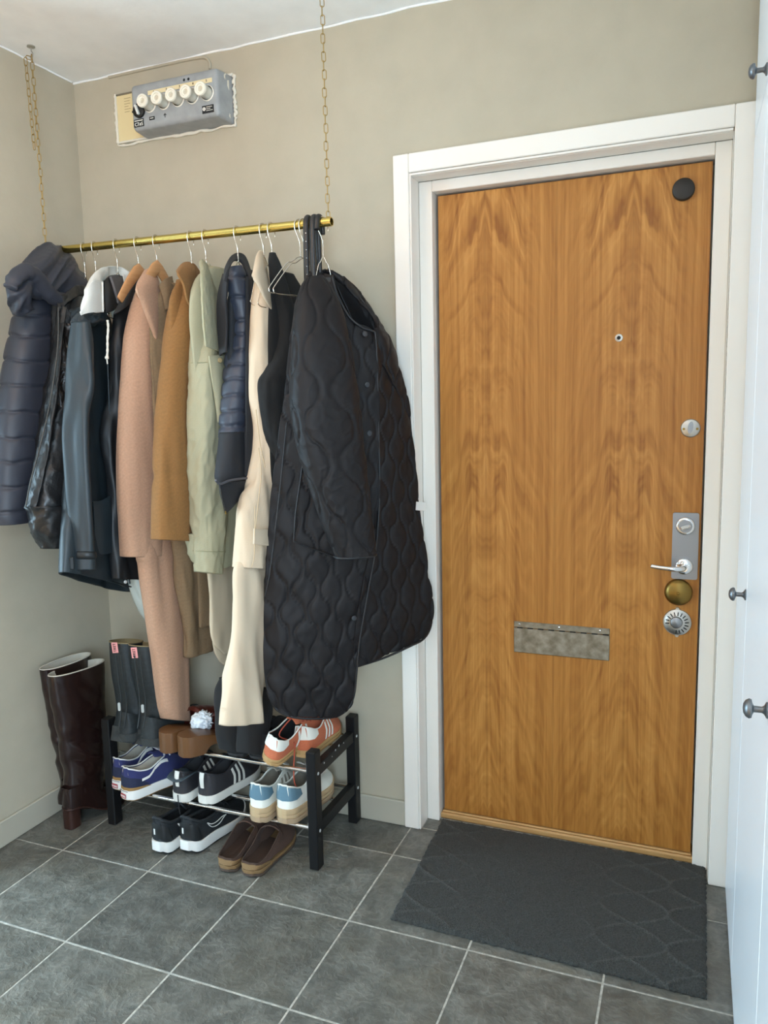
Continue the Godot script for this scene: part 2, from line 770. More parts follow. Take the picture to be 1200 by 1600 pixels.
# rows of [centre, half width vector, half thickness vector]
func cloth_tube(rows: Array, seg: int, res: float, bump = null, hem := true, cap := true, power := 0.85) -> ArrayMesh:
	var cs := []
	var as_ := []
	var bs := []
	for q in rows:
		cs.append(q[0])
		as_.append(q[1])
		bs.append(q[2])
	var p := PackedVector3Array()
	var along := 0.0
	var n := rows.size()
	var first := true
	for i in n - 1:
		var sub := maxi(1, int(round((cs[i + 1] - cs[i]).length() / res)))
		for k in sub + (1 if i == n - 2 else 0):
			var f := float(k) / sub
			var c: Vector3 = cs[i].cubic_interpolate(cs[i + 1], cs[maxi(i - 1, 0)], cs[mini(i + 2, n - 1)], f)
			var a: Vector3 = as_[i].cubic_interpolate(as_[i + 1], as_[maxi(i - 1, 0)], as_[mini(i + 2, n - 1)], f)
			var b: Vector3 = bs[i].cubic_interpolate(bs[i + 1], bs[maxi(i - 1, 0)], bs[mini(i + 2, n - 1)], f)
			if first and cap:
				for g in seg:
					p.append(c)
			first = false
			var la := maxf(a.length(), 1e-4)
			var lb := maxf(b.length(), 1e-4)
			for g in seg:
				var th := TAU * g / seg
				var ct := signf(cos(th)) * pow(absf(cos(th)), power)
				var st := signf(sin(th)) * pow(absf(sin(th)), power)
				var q := c + a * ct + b * st
				if bump != null:
					var out := (a * (cos(th) / (la * la)) + b * (sin(th) / (lb * lb))).normalized()
					var push: float = bump.call(float(g) / seg, along, q)
					q += out * push
				p.append(q)
			along += (cs[i + 1] - cs[i]).length() / sub
	if hem:
		var base := p.size() - seg
		var cc := Vector3.ZERO
		for g in seg:
			cc += p[base + g]
		cc /= seg
		for lift in [[0.93, 0.003], [0.9, 0.05]]:
			for g in seg:
				p.append(cc + (p[base + g] - cc) * lift[0] + Vector3(0, lift[1], 0))
	return grid(p, seg, true)

# folds that run down the cloth, deeper towards the hem
func drape(amp: float, across: float, down: float, off := 0.0) -> Callable:
	return func(_u, s, p):
		var w := noise.get_noise_3d(p.x * across + off, p.y * down, p.z * across)
		var w2 := noise.get_noise_3d(p.x * across * 2.7 + off, p.y * down * 3.1, p.z * across * 2.7 + 9.0)
		return amp * (w + 0.35 * w2) * minf(1.0, 0.35 + s * 1.2)

# crinkles of thin shiny cloth
func crinkle(amp: float, freq: float, off := 0.0) -> Callable:
	return func(_u, _s, p):
		var a := 1.0 - absf(noise.get_noise_3d(p.x * freq + off, p.y * freq * 0.6, p.z * freq))
		var b := 1.0 - absf(noise.get_noise_3d(p.x * freq * 2.3 + off, p.y * freq * 1.6, p.z * freq * 2.3))
		return amp * (a * a + 0.4 * b * b - 0.8)

# stuffed bands, stitched across at the given heights
func puffed(seams: PackedFloat32Array, amp: float, off := 0.0) -> Callable:
	return func(u, _s, p):
		var h: float = p.y + 0.006 * noise.get_noise_2d(p.z * 9.0 + off, p.x * 9.0)
		var lo := -9.0
		var hi := 9.0
		for q in seams:
			if q <= h and q > lo:
				lo = q
			if q > h and q < hi:
				hi = q
		if lo < -8.0:
			lo = hi - 0.07
		if hi > 8.0:
			hi = lo + 0.07
		var f := clampf((h - lo) / maxf(hi - lo, 0.01), 0.0, 1.0)
		var dome := pow(maxf(4.0 * f * (1.0 - f), 0.0), 0.32)
		var d := minf(f, 1.0 - f) * (hi - lo)
		var pucker := noise.get_noise_3d(p.x * 40.0 + off, p.y * 7.0, p.z * 40.0) * exp(-d * 55.0) * 0.3
		var soft := noise.get_noise_3d(p.x * 9.0, p.y * 12.0 + off, p.z * 9.0) * 0.22
		return amp * (0.75 * dome + pucker + soft - 0.4 - 0.9 * exp(-pow(d / 0.0045, 2.0)))

# ==================================================================== the room
func build_shell() -> void:
	var H := ROOM_H
	var w := structure("wall_back", "greige painted wall around the front door")
	part(box_at(Vector3(-0.15, 0, -0.16), Vector3(1.233, H, 0), 0.0), "plaster", M.wall, w)
	part(box_at(Vector3(1.233, 2.05, -0.16), Vector3(2.10, H, 0), 0.0), "plaster", M.wall, w)
	part(box_at(Vector3(2.10, 0, -0.16), Vector3(2.9, H, 0), 0.0), "plaster", M.wall, w)
	w = structure("wall_left", "greige painted wall beside the hanging jackets")
	part(box_at(Vector3(-0.15, 0, 0), Vector3(0, H, 0.74), 0.0), "plaster", M.wall, w)
	w = structure("wall_partition", "painted partition where the entrance opens to the hall")
	part(box_at(Vector3(-1.85, 0, 0.655), Vector3(-0.15, H, 0.74), 0.001), "plaster", M.wall, w)
	w = structure("wall_right", "painted wall behind the white wardrobe")
	part(box_at(Vector3(2.76, 0, 0), Vector3(2.9, H, 2.6), 0.0), "plaster", M.wall, w)
	part(box_at(Vector3(2.76, 0, 4.2), Vector3(2.9, H, 5.35), 0.0), "plaster", M.wall, w)
	part(box_at(Vector3(2.76, 0, 2.6), Vector3(2.9, 0.45, 4.2), 0.0), "plaster", M.wall, w)
	part(box_at(Vector3(2.76, 2.25, 2.6), Vector3(2.9, H, 4.2), 0.0), "plaster", M.wall, w)
	w = structure("wall_hall", "painted outer wall of the hall with a balcony window")
	part(box_at(Vector3(-1.85, 0, 0.74), Vector3(-1.7, H, 0.95), 0.0), "plaster", M.wall, w)
	part(box_at(Vector3(-1.85, 0, 2.45), Vector3(-1.7, H, 5.35), 0.0), "plaster", M.wall, w)
	part(box_at(Vector3(-1.85, 0, 0.95), Vector3(-1.7, 0.08, 2.45), 0.0), "plaster", M.wall, w)
	part(box_at(Vector3(-1.85, 2.12, 0.95), Vector3(-1.7, H, 2.45), 0.0), "plaster", M.wall, w)
	w = structure("wall_front", "painted wall of the hall with a wide window")
	part(box_at(Vector3(-1.7, 0, 5.2), Vector3(-1.5, H, 5.35), 0.0), "plaster", M.wall, w)
	part(box_at(Vector3(0.5, 0, 5.2), Vector3(2.76, H, 5.35), 0.0), "plaster", M.wall, w)
	part(box_at(Vector3(-1.5, 0, 5.2), Vector3(0.5, 0.7, 5.35), 0.0), "plaster", M.wall, w)
	part(box_at(Vector3(-1.5, 2.2, 5.2), Vector3(0.5, H, 5.35), 0.0), "plaster", M.wall, w)
	w = structure("ceiling", "off-white painted ceiling")
	part(box_at(Vector3(-1.85, H, -0.16), Vector3(2.9, H + 0.12, 5.35), 0.0), "plaster", M.ceiling, w)
	# hand-cut paint line between wall and ceiling: a bead of filler
	var bead := []
	for k in 41:
		bead.append(Vector3(2.14 * k / 40.0, H - 0.0035 + 0.002 * noise.get_noise_1d(k * 3.1), 0.001))
	part(tube(smooth_path(bead, 2), 0.0035, 6), "filler_bead", M.ceiling, w)
	bead = []
	for k in 13:
		bead.append(Vector3(0.001, H - 0.003 + 0.002 * noise.get_noise_1d(k * 5.7 + 40.0), 0.01 + 0.73 * k / 12.0))
	part(tube(smooth_path(bead, 2), 0.003, 6), "filler_bead", M.ceiling, w)
	# windows of the hall, behind the camera, with an added one on the right
	var pane := mat(Color(0.9, 0.95, 1.0, 0.08), 0.02)
	pane.transparency = BaseMaterial3D.TRANSPARENCY_ALPHA
	w = structure("window_1", "wide white-framed hall window")
	for q in [[-1.5, -1.44, 0.7, 2.2], [0.44, 0.5, 0.7, 2.2], [-0.53, -0.47, 0.7, 2.2]]:
		part(box_at(Vector3(q[0], q[2], 5.24), Vector3(q[1], q[3], 5.31)), "frame", M.white_paint, w)
	for q in [[0.7, 0.76], [2.14, 2.2]]:
		part(box_at(Vector3(-1.44, q[0], 5.24), Vector3(0.44, q[1], 5.31)), "frame", M.white_paint, w)
	part(box_at(Vector3(-1.44, 0.76, 5.272), Vector3(-0.53, 2.14, 5.278), 0.0), "pane", pane, w)
	part(box_at(Vector3(-0.47, 0.76, 5.272), Vector3(0.44, 2.14, 5.278), 0.0), "pane", pane, w)
	w = structure("window_2", "white-framed balcony window of the hall")
	for q in [[0.95, 1.01], [2.39, 2.45]]:
		part(box_at(Vector3(-1.81, 0.08, q[0]), Vector3(-1.74, 2.12, q[1])), "frame", M.white_paint, w)
	for q in [[0.08, 0.14], [2.06, 2.12]]:
		part(box_at(Vector3(-1.81, q[0], 1.01), Vector3(-1.74, q[1], 2.39)), "frame", M.white_paint, w)
	part(box_at(Vector3(-1.778, 0.14, 1.01), Vector3(-1.772, 2.06, 2.39), 0.0), "pane", pane, w)
	w = structure("window_added_3", "added white-framed tall window beyond the wardrobe, never in view")  # unseen opening put in to go with the added side light
	for q in [[2.6, 2.66], [4.14, 4.2]]:
		part(box_at(Vector3(2.79, 0.45, q[0]), Vector3(2.86, 2.25, q[1])), "frame", M.white_paint, w)
	for q in [[0.45, 0.51], [2.19, 2.25]]:
		part(box_at(Vector3(2.79, q[0], 2.66), Vector3(2.86, q[1], 4.14)), "frame", M.white_paint, w)
	part(box_at(Vector3(2.822, 0.51, 2.66), Vector3(2.828, 2.19, 4.14), 0.0), "pane", pane, w)
	# skirting boards
	w = structure("baseboard_left", "low painted skirting board along the left wall")
	part(box_at(Vector3(0, 0, 0), Vector3(0.012, 0.085, 0.74), 0.003), "board", M.base, w)
	w = structure("baseboard_back", "low painted skirting board below the clothes rail")
	part(box_at(Vector3(0.012, 0, 0), Vector3(1.1795, 0.085, 0.012), 0.003), "board", M.base, w)
	# painted pipe that leaves the fuse box for the ceiling corner
	var o := thing("wall_conduit", "thin painted cable pipe from the fuse box along the ceiling edge", "pipe")
	var pts := []
	for q in [[328, 108], [327, 97], [318, 90], [290, 94], [240, 105], [170, 121]]:
		pts.append(pz(q[0], q[1], 0.0025))
	part(tube(smooth_path(pts, 6), 0.0045, 8), "pipe", M.wall, o)

func build_floor() -> void:
	var f := structure("floor", "dark slate tiles with pale grout")
	var grout := mat(rgb(206, 201, 188), 0.9)
	triplanar(grout, 6.0)
	grout.uv1_world_triplanar = true
	grout.albedo_texture = tinted(seamless(31, 0.03, 4, 256), Color(0.72, 0.72, 0.72), Color(1, 1, 1))
	part(box_at(Vector3(-1.85, -0.06, 0), Vector3(2.9, -0.0012, 5.35), 0.0), "grout_bed", grout, f)
	part(box_at(Vector3(1.233, -0.06, -0.16), Vector3(2.10, -0.0012, 0), 0.0), "grout_bed", grout, f)
	# slate: cleft stone with pale and rusty clouds
	var n1 := FastNoiseLite.new()
	n1.seed = 5
	n1.frequency = 0.013
	n1.fractal_octaves = 5
	n1.domain_warp_enabled = true
	n1.domain_warp_amplitude = 45.0
	n1.domain_warp_frequency = 0.006
	var n2 := FastNoiseLite.new()
	n2.seed = 9
	n2.frequency = 0.03
	n2.fractal_type = FastNoiseLite.FRACTAL_RIDGED
	n2.fractal_octaves = 4
	n2.domain_warp_enabled = true
	n2.domain_warp_amplitude = 40.0
	n2.domain_warp_frequency = 0.01
	var S := 768
	var i1 := n1.get_seamless_image(S, S, false, false, 0.2, true)
	var i2 := n2.get_seamless_image(S, S, false, false, 0.2, true)
	var i3 := seamless(33, 0.004, 3, S)
	var i4 := seamless(36, 0.0045, 3, S)
	for im in [i1, i2, i3, i4]:
		im.convert(Image.FORMAT_L8)
	var a := i1.get_data()
	var b := i2.get_data()
	var c := i3.get_data()
	var veins := i4.get_data()
	var col := PackedByteArray()
	col.resize(S * S * 3)
	var hgt := PackedByteArray()
	hgt.resize(S * S)
	var dark := rgb(82, 81, 75)
	var pale := rgb(138, 136, 127)
	var rust := rgb(110, 104, 90)
	for k in S * S:
		var x := a[k] / 255.0
		var y := b[k] / 255.0
		var cloud := c[k] / 255.0
		var t := clampf(0.1 + 0.5 * smoothstep(0.2, 0.9, x) * (0.5 + 0.5 * y) + 0.38 * y * y, 0, 1)
		var q := dark.lerp(pale, t).lerp(rust, 0.3 * smoothstep(0.5, 0.8, cloud))
		# hairline clefts in the stone, some filled pale
		var vein := exp(-pow((veins[k] / 255.0 - 0.5) / 0.006, 2.0)) * smoothstep(0.5, 0.62, cloud)
		q = q.lerp(pale, 0.25 * vein)
		col[k * 3] = int(q.r * 255)
		col[k * 3 + 1] = int(q.g * 255)
		col[k * 3 + 2] = int(q.b * 255)
		hgt[k] = int(clampf(x * 0.55 + y * 0.4 - 0.12 * vein, 0, 1) * 255)
	var alb := ImageTexture.create_from_image(Image.create_from_data(S, S, false, Image.FORMAT_RGB8, col))
	var nrm := normal_of(Image.create_from_data(S, S, false, Image.FORMAT_L8, hgt), 5.0)
	var slate := []
	for k in 6:
		var m := mat(Color(1, 1, 1).darkened(0.04 * (k % 3)), 0.36)
		m.albedo_texture = alb
		m.normal_enabled = true
		m.normal_texture = nrm
		m.normal_scale = 0.85
		triplanar(m, 1.15)
		m.uv1_world_triplanar = true
		m.uv1_offset = Vector3(0.37 * k, 0.21 * k, 0.53 * k)
		slate.append(m)
	var s := 0.3316
	var gap := 0.0022
	var xs := []
	var x0 := 0.2051 - s * 6
	while x0 < 2.76:
		xs.append(x0)
		x0 += s
	xs.append(x0)
	var zs := [-0.077, 0.0, 0.1773]
	while zs[-1] < 1.7:
		zs.append(zs[-1] + s)
	# unseen pale oak boards, added to bounce light up to the ceiling
	var rng := RandomNumberGenerator.new()
	rng.seed = 4
	for k in 24:
		var bx := -1.7 + k * 0.186
		part(box_at(Vector3(bx + 0.0008, -0.012, zs[-1] + 0.003), Vector3(minf(bx + 0.1852, 2.76), 0.0, 5.2), 0.0008), "added_floor_board", M.oak, f)
	var whole := box(Vector3(s - gap * 2, 0.01, s - gap * 2), 0.0012)
	for j in zs.size() - 1:
		for i in xs.size() - 1:
			var xa: float = xs[i]
			var xb: float = xs[i + 1]
			var za: float = zs[j]
			var zb: float = zs[j + 1]
			var lo := 0.0
			var hi := WARD_X + 0.03
			if j == 0:
				lo = 1.233
				hi = 2.10
			elif za > 0.8:
				lo = -1.7
			xa = maxf(xa, lo)
			xb = minf(xb, hi)
			if xb - xa < 0.03:
				continue
			var dy := rng.randf_range(-0.0006, 0.0)
			var at := Vector3((xa + xb) * 0.5, -0.005 + dy, (za + zb) * 0.5)
			var tilt := Basis(Vector3(1, 0, 0), rng.randf_range(-0.0015, 0.0015)) * Basis(Vector3(0, 0, 1), rng.randf_range(-0.0015, 0.0015))
			var m: ArrayMesh = whole
			if absf(xb - xa - s) > 0.001 or absf(zb - za - s) > 0.001:
				m = box(Vector3(xb - xa - gap * 2, 0.01, zb - za - gap * 2), 0.0012)
			part(m, "tile", slate[rng.randi() % 6], f, Transform3D(tilt, at))

# ==================================================================== doorway and door
func build_doorway() -> void:
	var W: Material = M.white_paint
	var w := structure("trim_1", "white painted casing boards around the front door")
	part(box_at(Vector3(1.18, 0, 0), Vector3(1.229, 2.104, 0.015), 0.0025), "casing_board", W, w)
	part(box_at(Vector3(1.2295, 2.050, 0), Vector3(2.1005, 2.104, 0.0155), 0.0025), "casing_board", W, w)
	part(box_at(Vector3(2.101, 0, 0), Vector3(2.17, 2.104, 0.015), 0.0025), "casing_board", W, w)
	# thin bead on the inner edge
	part(box_at(Vector3(1.2292, 0.0, 0), Vector3(1.2345, 2.0495, 0.011), 0.001), "bead", W, w)
	part(box_at(Vector3(1.2345, 2.0425, 0), Vector3(2.098, 2.0488, 0.011), 0.001), "bead", W, w)
	w = structure("trim_2", "white painted door frame set back in the opening")
	part(box_at(Vector3(1.2335, 0.0, -0.16), Vector3(1.2755, 2.0415, -0.06), 0.002), "jamb", W, w)
	part(box_at(Vector3(2.0585, 0.0, -0.16), Vector3(2.0998, 2.0415, -0.06), 0.002), "jamb", W, w)
	part(box_at(Vector3(1.276, 2.009, -0.16), Vector3(2.058, 2.0415, -0.06), 0.002), "head", W, w)
	part(box_at(Vector3(1.2296, 0.0, -0.06), Vector3(1.2336, 2.046, 0.0), 0.0), "reveal", W, w)
	part(box_at(Vector3(2.0996, 0.0, -0.06), Vector3(2.1036, 2.046, 0.0), 0.0), "reveal", W, w)
	part(box_at(Vector3(1.2336, 2.0418, -0.06), Vector3(2.0996, 2.0458, 0.0), 0.0), "reveal", W, w)
	# rebate behind the door leaf
	part(box_at(Vector3(1.2336, 0.0, -0.17), Vector3(2.1, 2.05, -0.162), 0.0), "stop", W, w)
	w = structure("trim_3", "varnished oak threshold below the front door")
	part(box_at(Vector3(1.2365, 0, -0.155), Vector3(2.097, 0.020, -0.0785), 0.004), "sill_board", M.oak, w)
	part(box_at(Vector3(1.278, 0.020, -0.155), Vector3(2.0565, 0.0265, -0.084), 0.003), "sill_lip", M.oak, w)
	# ---- door leaf with matched veneer
	var d := structure("door_1", "honey-coloured flush wooden front door with matched veneer")
	var x0 := 1.2845
	var x1 := 2.0535
	var y0 := 0.0285
	var y1 := 2.0025
	var leaf := box_at(Vector3(x0, y0, DOOR_Z - 0.045), Vector3(x1, y1, DOOR_Z), 0.0015)
	var arr: Array = leaf.surface_get_arrays(0)
	var uv := PackedVector2Array()
	for p in arr[Mesh.ARRAY_VERTEX]:
		uv.append(Vector2((p.x - x0) / (x1 - x0), 1.0 - (p.y - y0) / (y1 - y0)))
	var veneer := mat(Color.WHITE, 0.42)
	veneer.metallic_specular = 0.35
	veneer.albedo_texture = veneer_texture()
	veneer.clearcoat_enabled = true
	veneer.clearcoat = 0.1
	veneer.clearcoat_roughness = 0.35
	part(commit(arr[Mesh.ARRAY_VERTEX], arr[Mesh.ARRAY_NORMAL], arr[Mesh.ARRAY_INDEX], uv), "leaf", veneer, d)
	door_fittings(d)

func veneer_texture() -> ImageTexture:
	var w := 512
	var h := 1280
	var warp := FastNoiseLite.new()
	warp.seed = 3
	warp.frequency = 1.0
	warp.fractal_octaves = 3
	var fine := FastNoiseLite.new()
	fine.seed = 8
	fine.frequency = 1.0
	fine.fractal_octaves = 3
	var data := PackedByteArray()
	data.resize(w * h * 3)
	var deep := rgb(142, 88, 36)
	var base := rgb(174, 117, 54)
	var lite := rgb(200, 142, 74)
	var k := 0
	for j in h:
		var y := float(j) / h * 1.975         # metres down from the top
		for i in w:
			var u := float(i) / w
			# mirrored leaves of veneer: chevrons point up at 0.19 and 0.74
			var q := (u - 0.19) / 0.275
			var fl := int(floor(q))
			var m := absf(q - 2.0 * round(q * 0.5))   # 0 on the chevron seams, 1 between them
			var leafn := float(posmod(fl, 2)) * 0.15
			var wx := warp.get_noise_2d(m * 1.6 + 3.0, y * 1.3) * 0.5
			var wy := warp.get_noise_2d(m * 2.2 + 30.0, y * 1.7)
			# cathedral bands rising towards the seam; flatten out to straight stripes between
			var s := y - 0.52 * pow(m, 1.5) + 0.10 * wy
			var fig := warp.get_noise_2d(s * 13.0 + 11.0, m * 1.8 + wx * 1.6)
			var amt := (1.0 - 0.8 * smoothstep(0.2, 0.9, m)) * (0.55 + 0.75 * smoothstep(-0.25, 0.4, warp.get_noise_2d(y * 1.1 + 70.0, m * 0.7)))
			# straight stripes
			var st := fine.get_noise_2d((m + 0.05 * wx + leafn) * 9.0 + 0.25 * wy, y * 0.45 + 5.0)
			var st2 := fine.get_noise_2d((m + 0.02 * wy) * 26.0, y * 0.8 + 50.0)
			# pores
			var po := fine.get_noise_2d(u * 260.0, y * 7.0)
			var t := 0.5 + 0.62 * fig * amt + 0.34 * st + 0.2 * st2 + 0.13 * po
			var c: Color
			if t < 0.5:
				c = deep.lerp(base, clampf(t * 2.0, 0.0, 1.0))
			else:
				c = base.lerp(lite, clampf(t * 2.0 - 1.0, 0.0, 1.0))
			var seam := absf(m) < 0.012 or m > 0.988
			if seam:
				c = c.darkened(0.05)
			data[k] = int(c.r * 255)
			data[k + 1] = int(c.g * 255)
			data[k + 2] = int(c.b * 255)
			k += 3
	return ImageTexture.create_from_image(Image.create_from_data(w, h, false, Image.FORMAT_RGB8, data))

func door_fittings(d: Node3D) -> void:
	var Z := Vector3(0, 0, 1)
	# round dark sensor
	var p := pz(1068, 297, DOOR_Z)
	part(turned([[0.0, 0.016], [0.026, 0.016], [0.0285, 0.0135], [0.029, 0.0], [0.0, 0.0]], 36, p, Z), "door_sensor", M.black_plastic, d, Transform3D.IDENTITY, "round dark brown sensor stuck high on the door")
	# peephole
	p = pz(967, 528, DOOR_Z)
	var ph := part(turned([[0.0055, 0.004], [0.0105, 0.003], [0.011, 0.0], [0.0055, 0.0], [0.0055, 0.004]], 24, p, Z), "peephole", M.steel, d, Transform3D.IDENTITY, "small steel peephole ring")
	part(turned([[0.0, 0.0015], [0.0054, 0.001], [0.0054, 0.0], [0.0, 0.0]], 20, p, Z), "peephole_lens", M.dark, ph)
	# small bolt turn
	p = pz(1079, 669, DOOR_Z)
	var b := part(turned([[0.0, 0.005], [0.023, 0.005], [0.0255, 0.003], [0.026, 0.0], [0.0, 0.0]], 36, p, Z), "bolt_rosette", M.steel, d, Transform3D.IDENTITY, "round steel rosette with an oval thumb turn")
	var ov := disc_poly(0.017, 28, Vector2.ZERO, 0.42)
	part(moved(prism(ov, 0.014), Transform3D(Basis(Z, -0.12), p + Vector3(0, 0.002, 0.004))), "thumb_turn", M.brushed, b)
	for s in [-1.0, 1.0]:
		part(turned([[0.0, 0.0012], [0.0035, 0.001], [0.0035, 0.0]], 12, p + Vector3(s * 0.0175, -0.002, 0.005), Z), "screw", M.old_brass, b)
	# lock plate with cylinder and lever
	var c0 := pz(1070.5, 853, DOOR_Z)
	var plate := part(moved(prism(round_rect(0.070, 0.192, 0.006), 0.006), Transform3D(Basis.IDENTITY, c0)), "lock_plate", M.brushed, d, Transform3D.IDENTITY, "tall satin steel lock plate")
	p = pz(1071, 821, DOOR_Z) + Vector3(0, 0, 0.006)
	var cyl := part(turned([[0.0, 0.012], [0.02, 0.012], [0.0235, 0.011], [0.0255, 0.008], [0.026, 0.0], [0.0, 0.0]], 36, p, Z), "lock_cylinder", M.chrome, plate)
	part(moved(prism(disc_poly(0.0185, 30, Vector2.ZERO, 1.0), 0.003), Transform3D(Basis.IDENTITY, p + Vector3(0, 0, 0.012))), "cylinder_turn", M.brushed, cyl)
	part(moved(box(Vector3(0.03, 0.011, 0.014), 0.004), Transform3D(Basis(Z, 0.35), p + Vector3(0, -0.002, 0.02))), "turn_grip", M.chrome, cyl)
	p = pz(1069, 884, DOOR_Z) + Vector3(0, 0, 0.006)
	var ros := part(turned([[0.0, 0.01], [0.0135, 0.01], [0.021, 0.009], [0.0235, 0.006], [0.024, 0.0], [0.0, 0.0]], 36, p, Z), "lever_rosette", M.chrome, plate)
	var lv := []
	for q in [[0.0, 0.0, 0.006], [-0.001, 0.0, 0.03], [-0.008, 0.0, 0.045], [-0.03, 0.0, 0.051], [-0.062, 0.002, 0.05], [-0.088, 0.005, 0.047]]:
		lv.append(p + Vector3(q[0], q[1], q[2]))
	var lp := smooth_path(lv, 6)
	var rad := []
	for k in lp.size():
		rad.append(lerpf(0.0085, 0.0062, float(k) / lp.size()))
	part(tube(lp, rad, 14), "lever_handle", M.chrome, ros)
	# brass bell dome
	p = pz(1060, 925, DOOR_Z)
	var dome := []
	for k in 9:
		var a := PI * 0.5 * k / 8.0
		dome.append([0.0385 * sin(a), 0.004 + 0.017 * cos(a)])
	dome.append([0.0385, 0.0])
	dome.append([0.0, 0.0])
	var bell := part(turned(dome, 40, p, Z), "bell_dome", M.old_brass, d, Transform3D.IDENTITY, "tarnished brass bell dome")
	part(turned([[0.0, 0.004], [0.0035, 0.003], [0.0045, 0.0], [0.0, 0.0]], 14, p + Vector3(0, 0, 0.0205), Z), "dome_screw", M.old_brass, bell)
	# slotted bell turn below it
	p = pz(1058, 972, DOOR_Z)
	var ring := part(turned([[0.0, 0.012], [0.018, 0.012], [0.031, 0.009], [0.0365, 0.004], [0.038, 0.004], [0.0395, 0.0], [0.0, 0.0]], 44, p, Z), "bell_cover", M.steel, d, Transform3D.IDENTITY, "round chrome bell cover with radial slots")
	part(turned([[0.0, 0.008], [0.014, 0.007], [0.017, 0.004], [0.0175, 0.0], [0.0, 0.0]], 32, p + Vector3(-0.002, 0.002, 0.012), Z), "bell_knob", M.brushed, ring)
	for k in 18:
		if k in [10, 11, 12]:
			continue
		var a := TAU * k / 18.0 + 0.1
		var q := p + Vector3(cos(a) * 0.0265, sin(a) * 0.0265, 0.0105)
		part(moved(box(Vector3(0.011, 0.0028, 0.003), 0.0005), Transform3D(Basis(Z, a) * Basis(Vector3.UP, 0.26), q)), "slot", M.dark, ring)
	for s in [-1.0, 1.0]:
		part(turned([[0.0, 0.003], [0.005, 0.003], [0.006, 0.0]], 14, p + Vector3(0, s * 0.0395, 0), Z), "lug", M.steel, ring)
	# letter flap
	var tl := pz(803.5, 970, DOOR_Z)
	var br := pz(952, 1033, DOOR_Z)
	var wid := br.x - tl.x
	var top := tl.y
	var hgt := 0.099
	var flap_m := mat(rgb(172, 166, 152), 0.48, 0.9)
	triplanar(flap_m, 5.0)
	flap_m.albedo_texture = tinted(seamless(41, 0.02, 5, 256), Color(0.72, 0.7, 0.66), Color(1, 1, 1))
	var back := part(box_at(Vector3(tl.x, top - 0.0185, DOOR_Z), Vector3(br.x, top, DOOR_Z + 0.004), 0.0012), "letter_flap_strip", flap_m, d, Transform3D.IDENTITY, "hinged steel letter flap")
	part(box_at(Vector3(tl.x, top - hgt, DOOR_Z), Vector3(br.x, top - 0.0202, DOOR_Z + 0.0055), 0.0015), "letter_flap", flap_m, d)
	for k in 9:
		var xa := tl.x + wid * (0.035 + k * 0.112)
		part(box_at(Vector3(xa, top - 0.0205, DOOR_Z), Vector3(xa + wid * 0.06, top - 0.0182, DOOR_Z + 0.0062), 0.0004), "hinge_gap", M.dark, back)
	for k in 3:
		part(turned([[0.0, 0.0018], [0.003, 0.0012], [0.0035, 0.0]], 12, Vector3(tl.x + wid * (0.06 + 0.42 * k), top - 0.008, DOOR_Z + 0.004), Z), "screw", M.chrome, back)

# ==================================================================== wardrobe on the right
func build_wardrobe() -> void:
	var t := thing("built_in_wardrobe", "tall white painted wardrobe with small pewter knobs", "wardrobe")
	var m: Material = M.wardrobe
	part(box_at(Vector3(WARD_X + 0.022, 0.0, 0.016), Vector3(2.758, ROOM_H - 0.002, 2.4), 0.001), "carcass", m, t)
	var zs := [0.018, 0.402, 1.0, 1.6, 2.2]
	for k in zs.size() - 1:
		var za: float = zs[k] + 0.0015
		var zb: float = zs[k + 1] - 0.0015
		var lower := part(wardrobe_door(za, zb, 0.004, 2.012), "door", m, t)
		var upper := part(wardrobe_door(za, zb, 2.016, ROOM_H - 0.006), "top_door", m, t)
		knob(lower, Vector3(WARD_X, [0.934, 0.888, 0.888, 0.888][k], zb - [0.022, 0.03, 0.03, 0.03][k]))
		knob(upper, Vector3(WARD_X, 2.04, zb - 0.022))

func wardrobe_door(za: float, zb: float, ya: float, yb: float) -> ArrayMesh:
	return box_at(Vector3(WARD_X, ya, za), Vector3(WARD_X + 0.021, yb, zb), 0.0035)

func knob(parent: Node3D, at: Vector3) -> void:
	var prof := [[0.0, 0.036], [0.007, 0.0352], [0.0125, 0.032], [0.0155, 0.027], [0.0145, 0.0235], [0.009, 0.022], [0.0052, 0.02], [0.0048, 0.009], [0.0065, 0.006], [0.0105, 0.0035], [0.0125, 0.0028], [0.0125, 0.0], [0.0, 0.0]]
	part(turned(prof, 24, at, Vector3(-1, 0, 0)), "knob", M.pewter, parent)

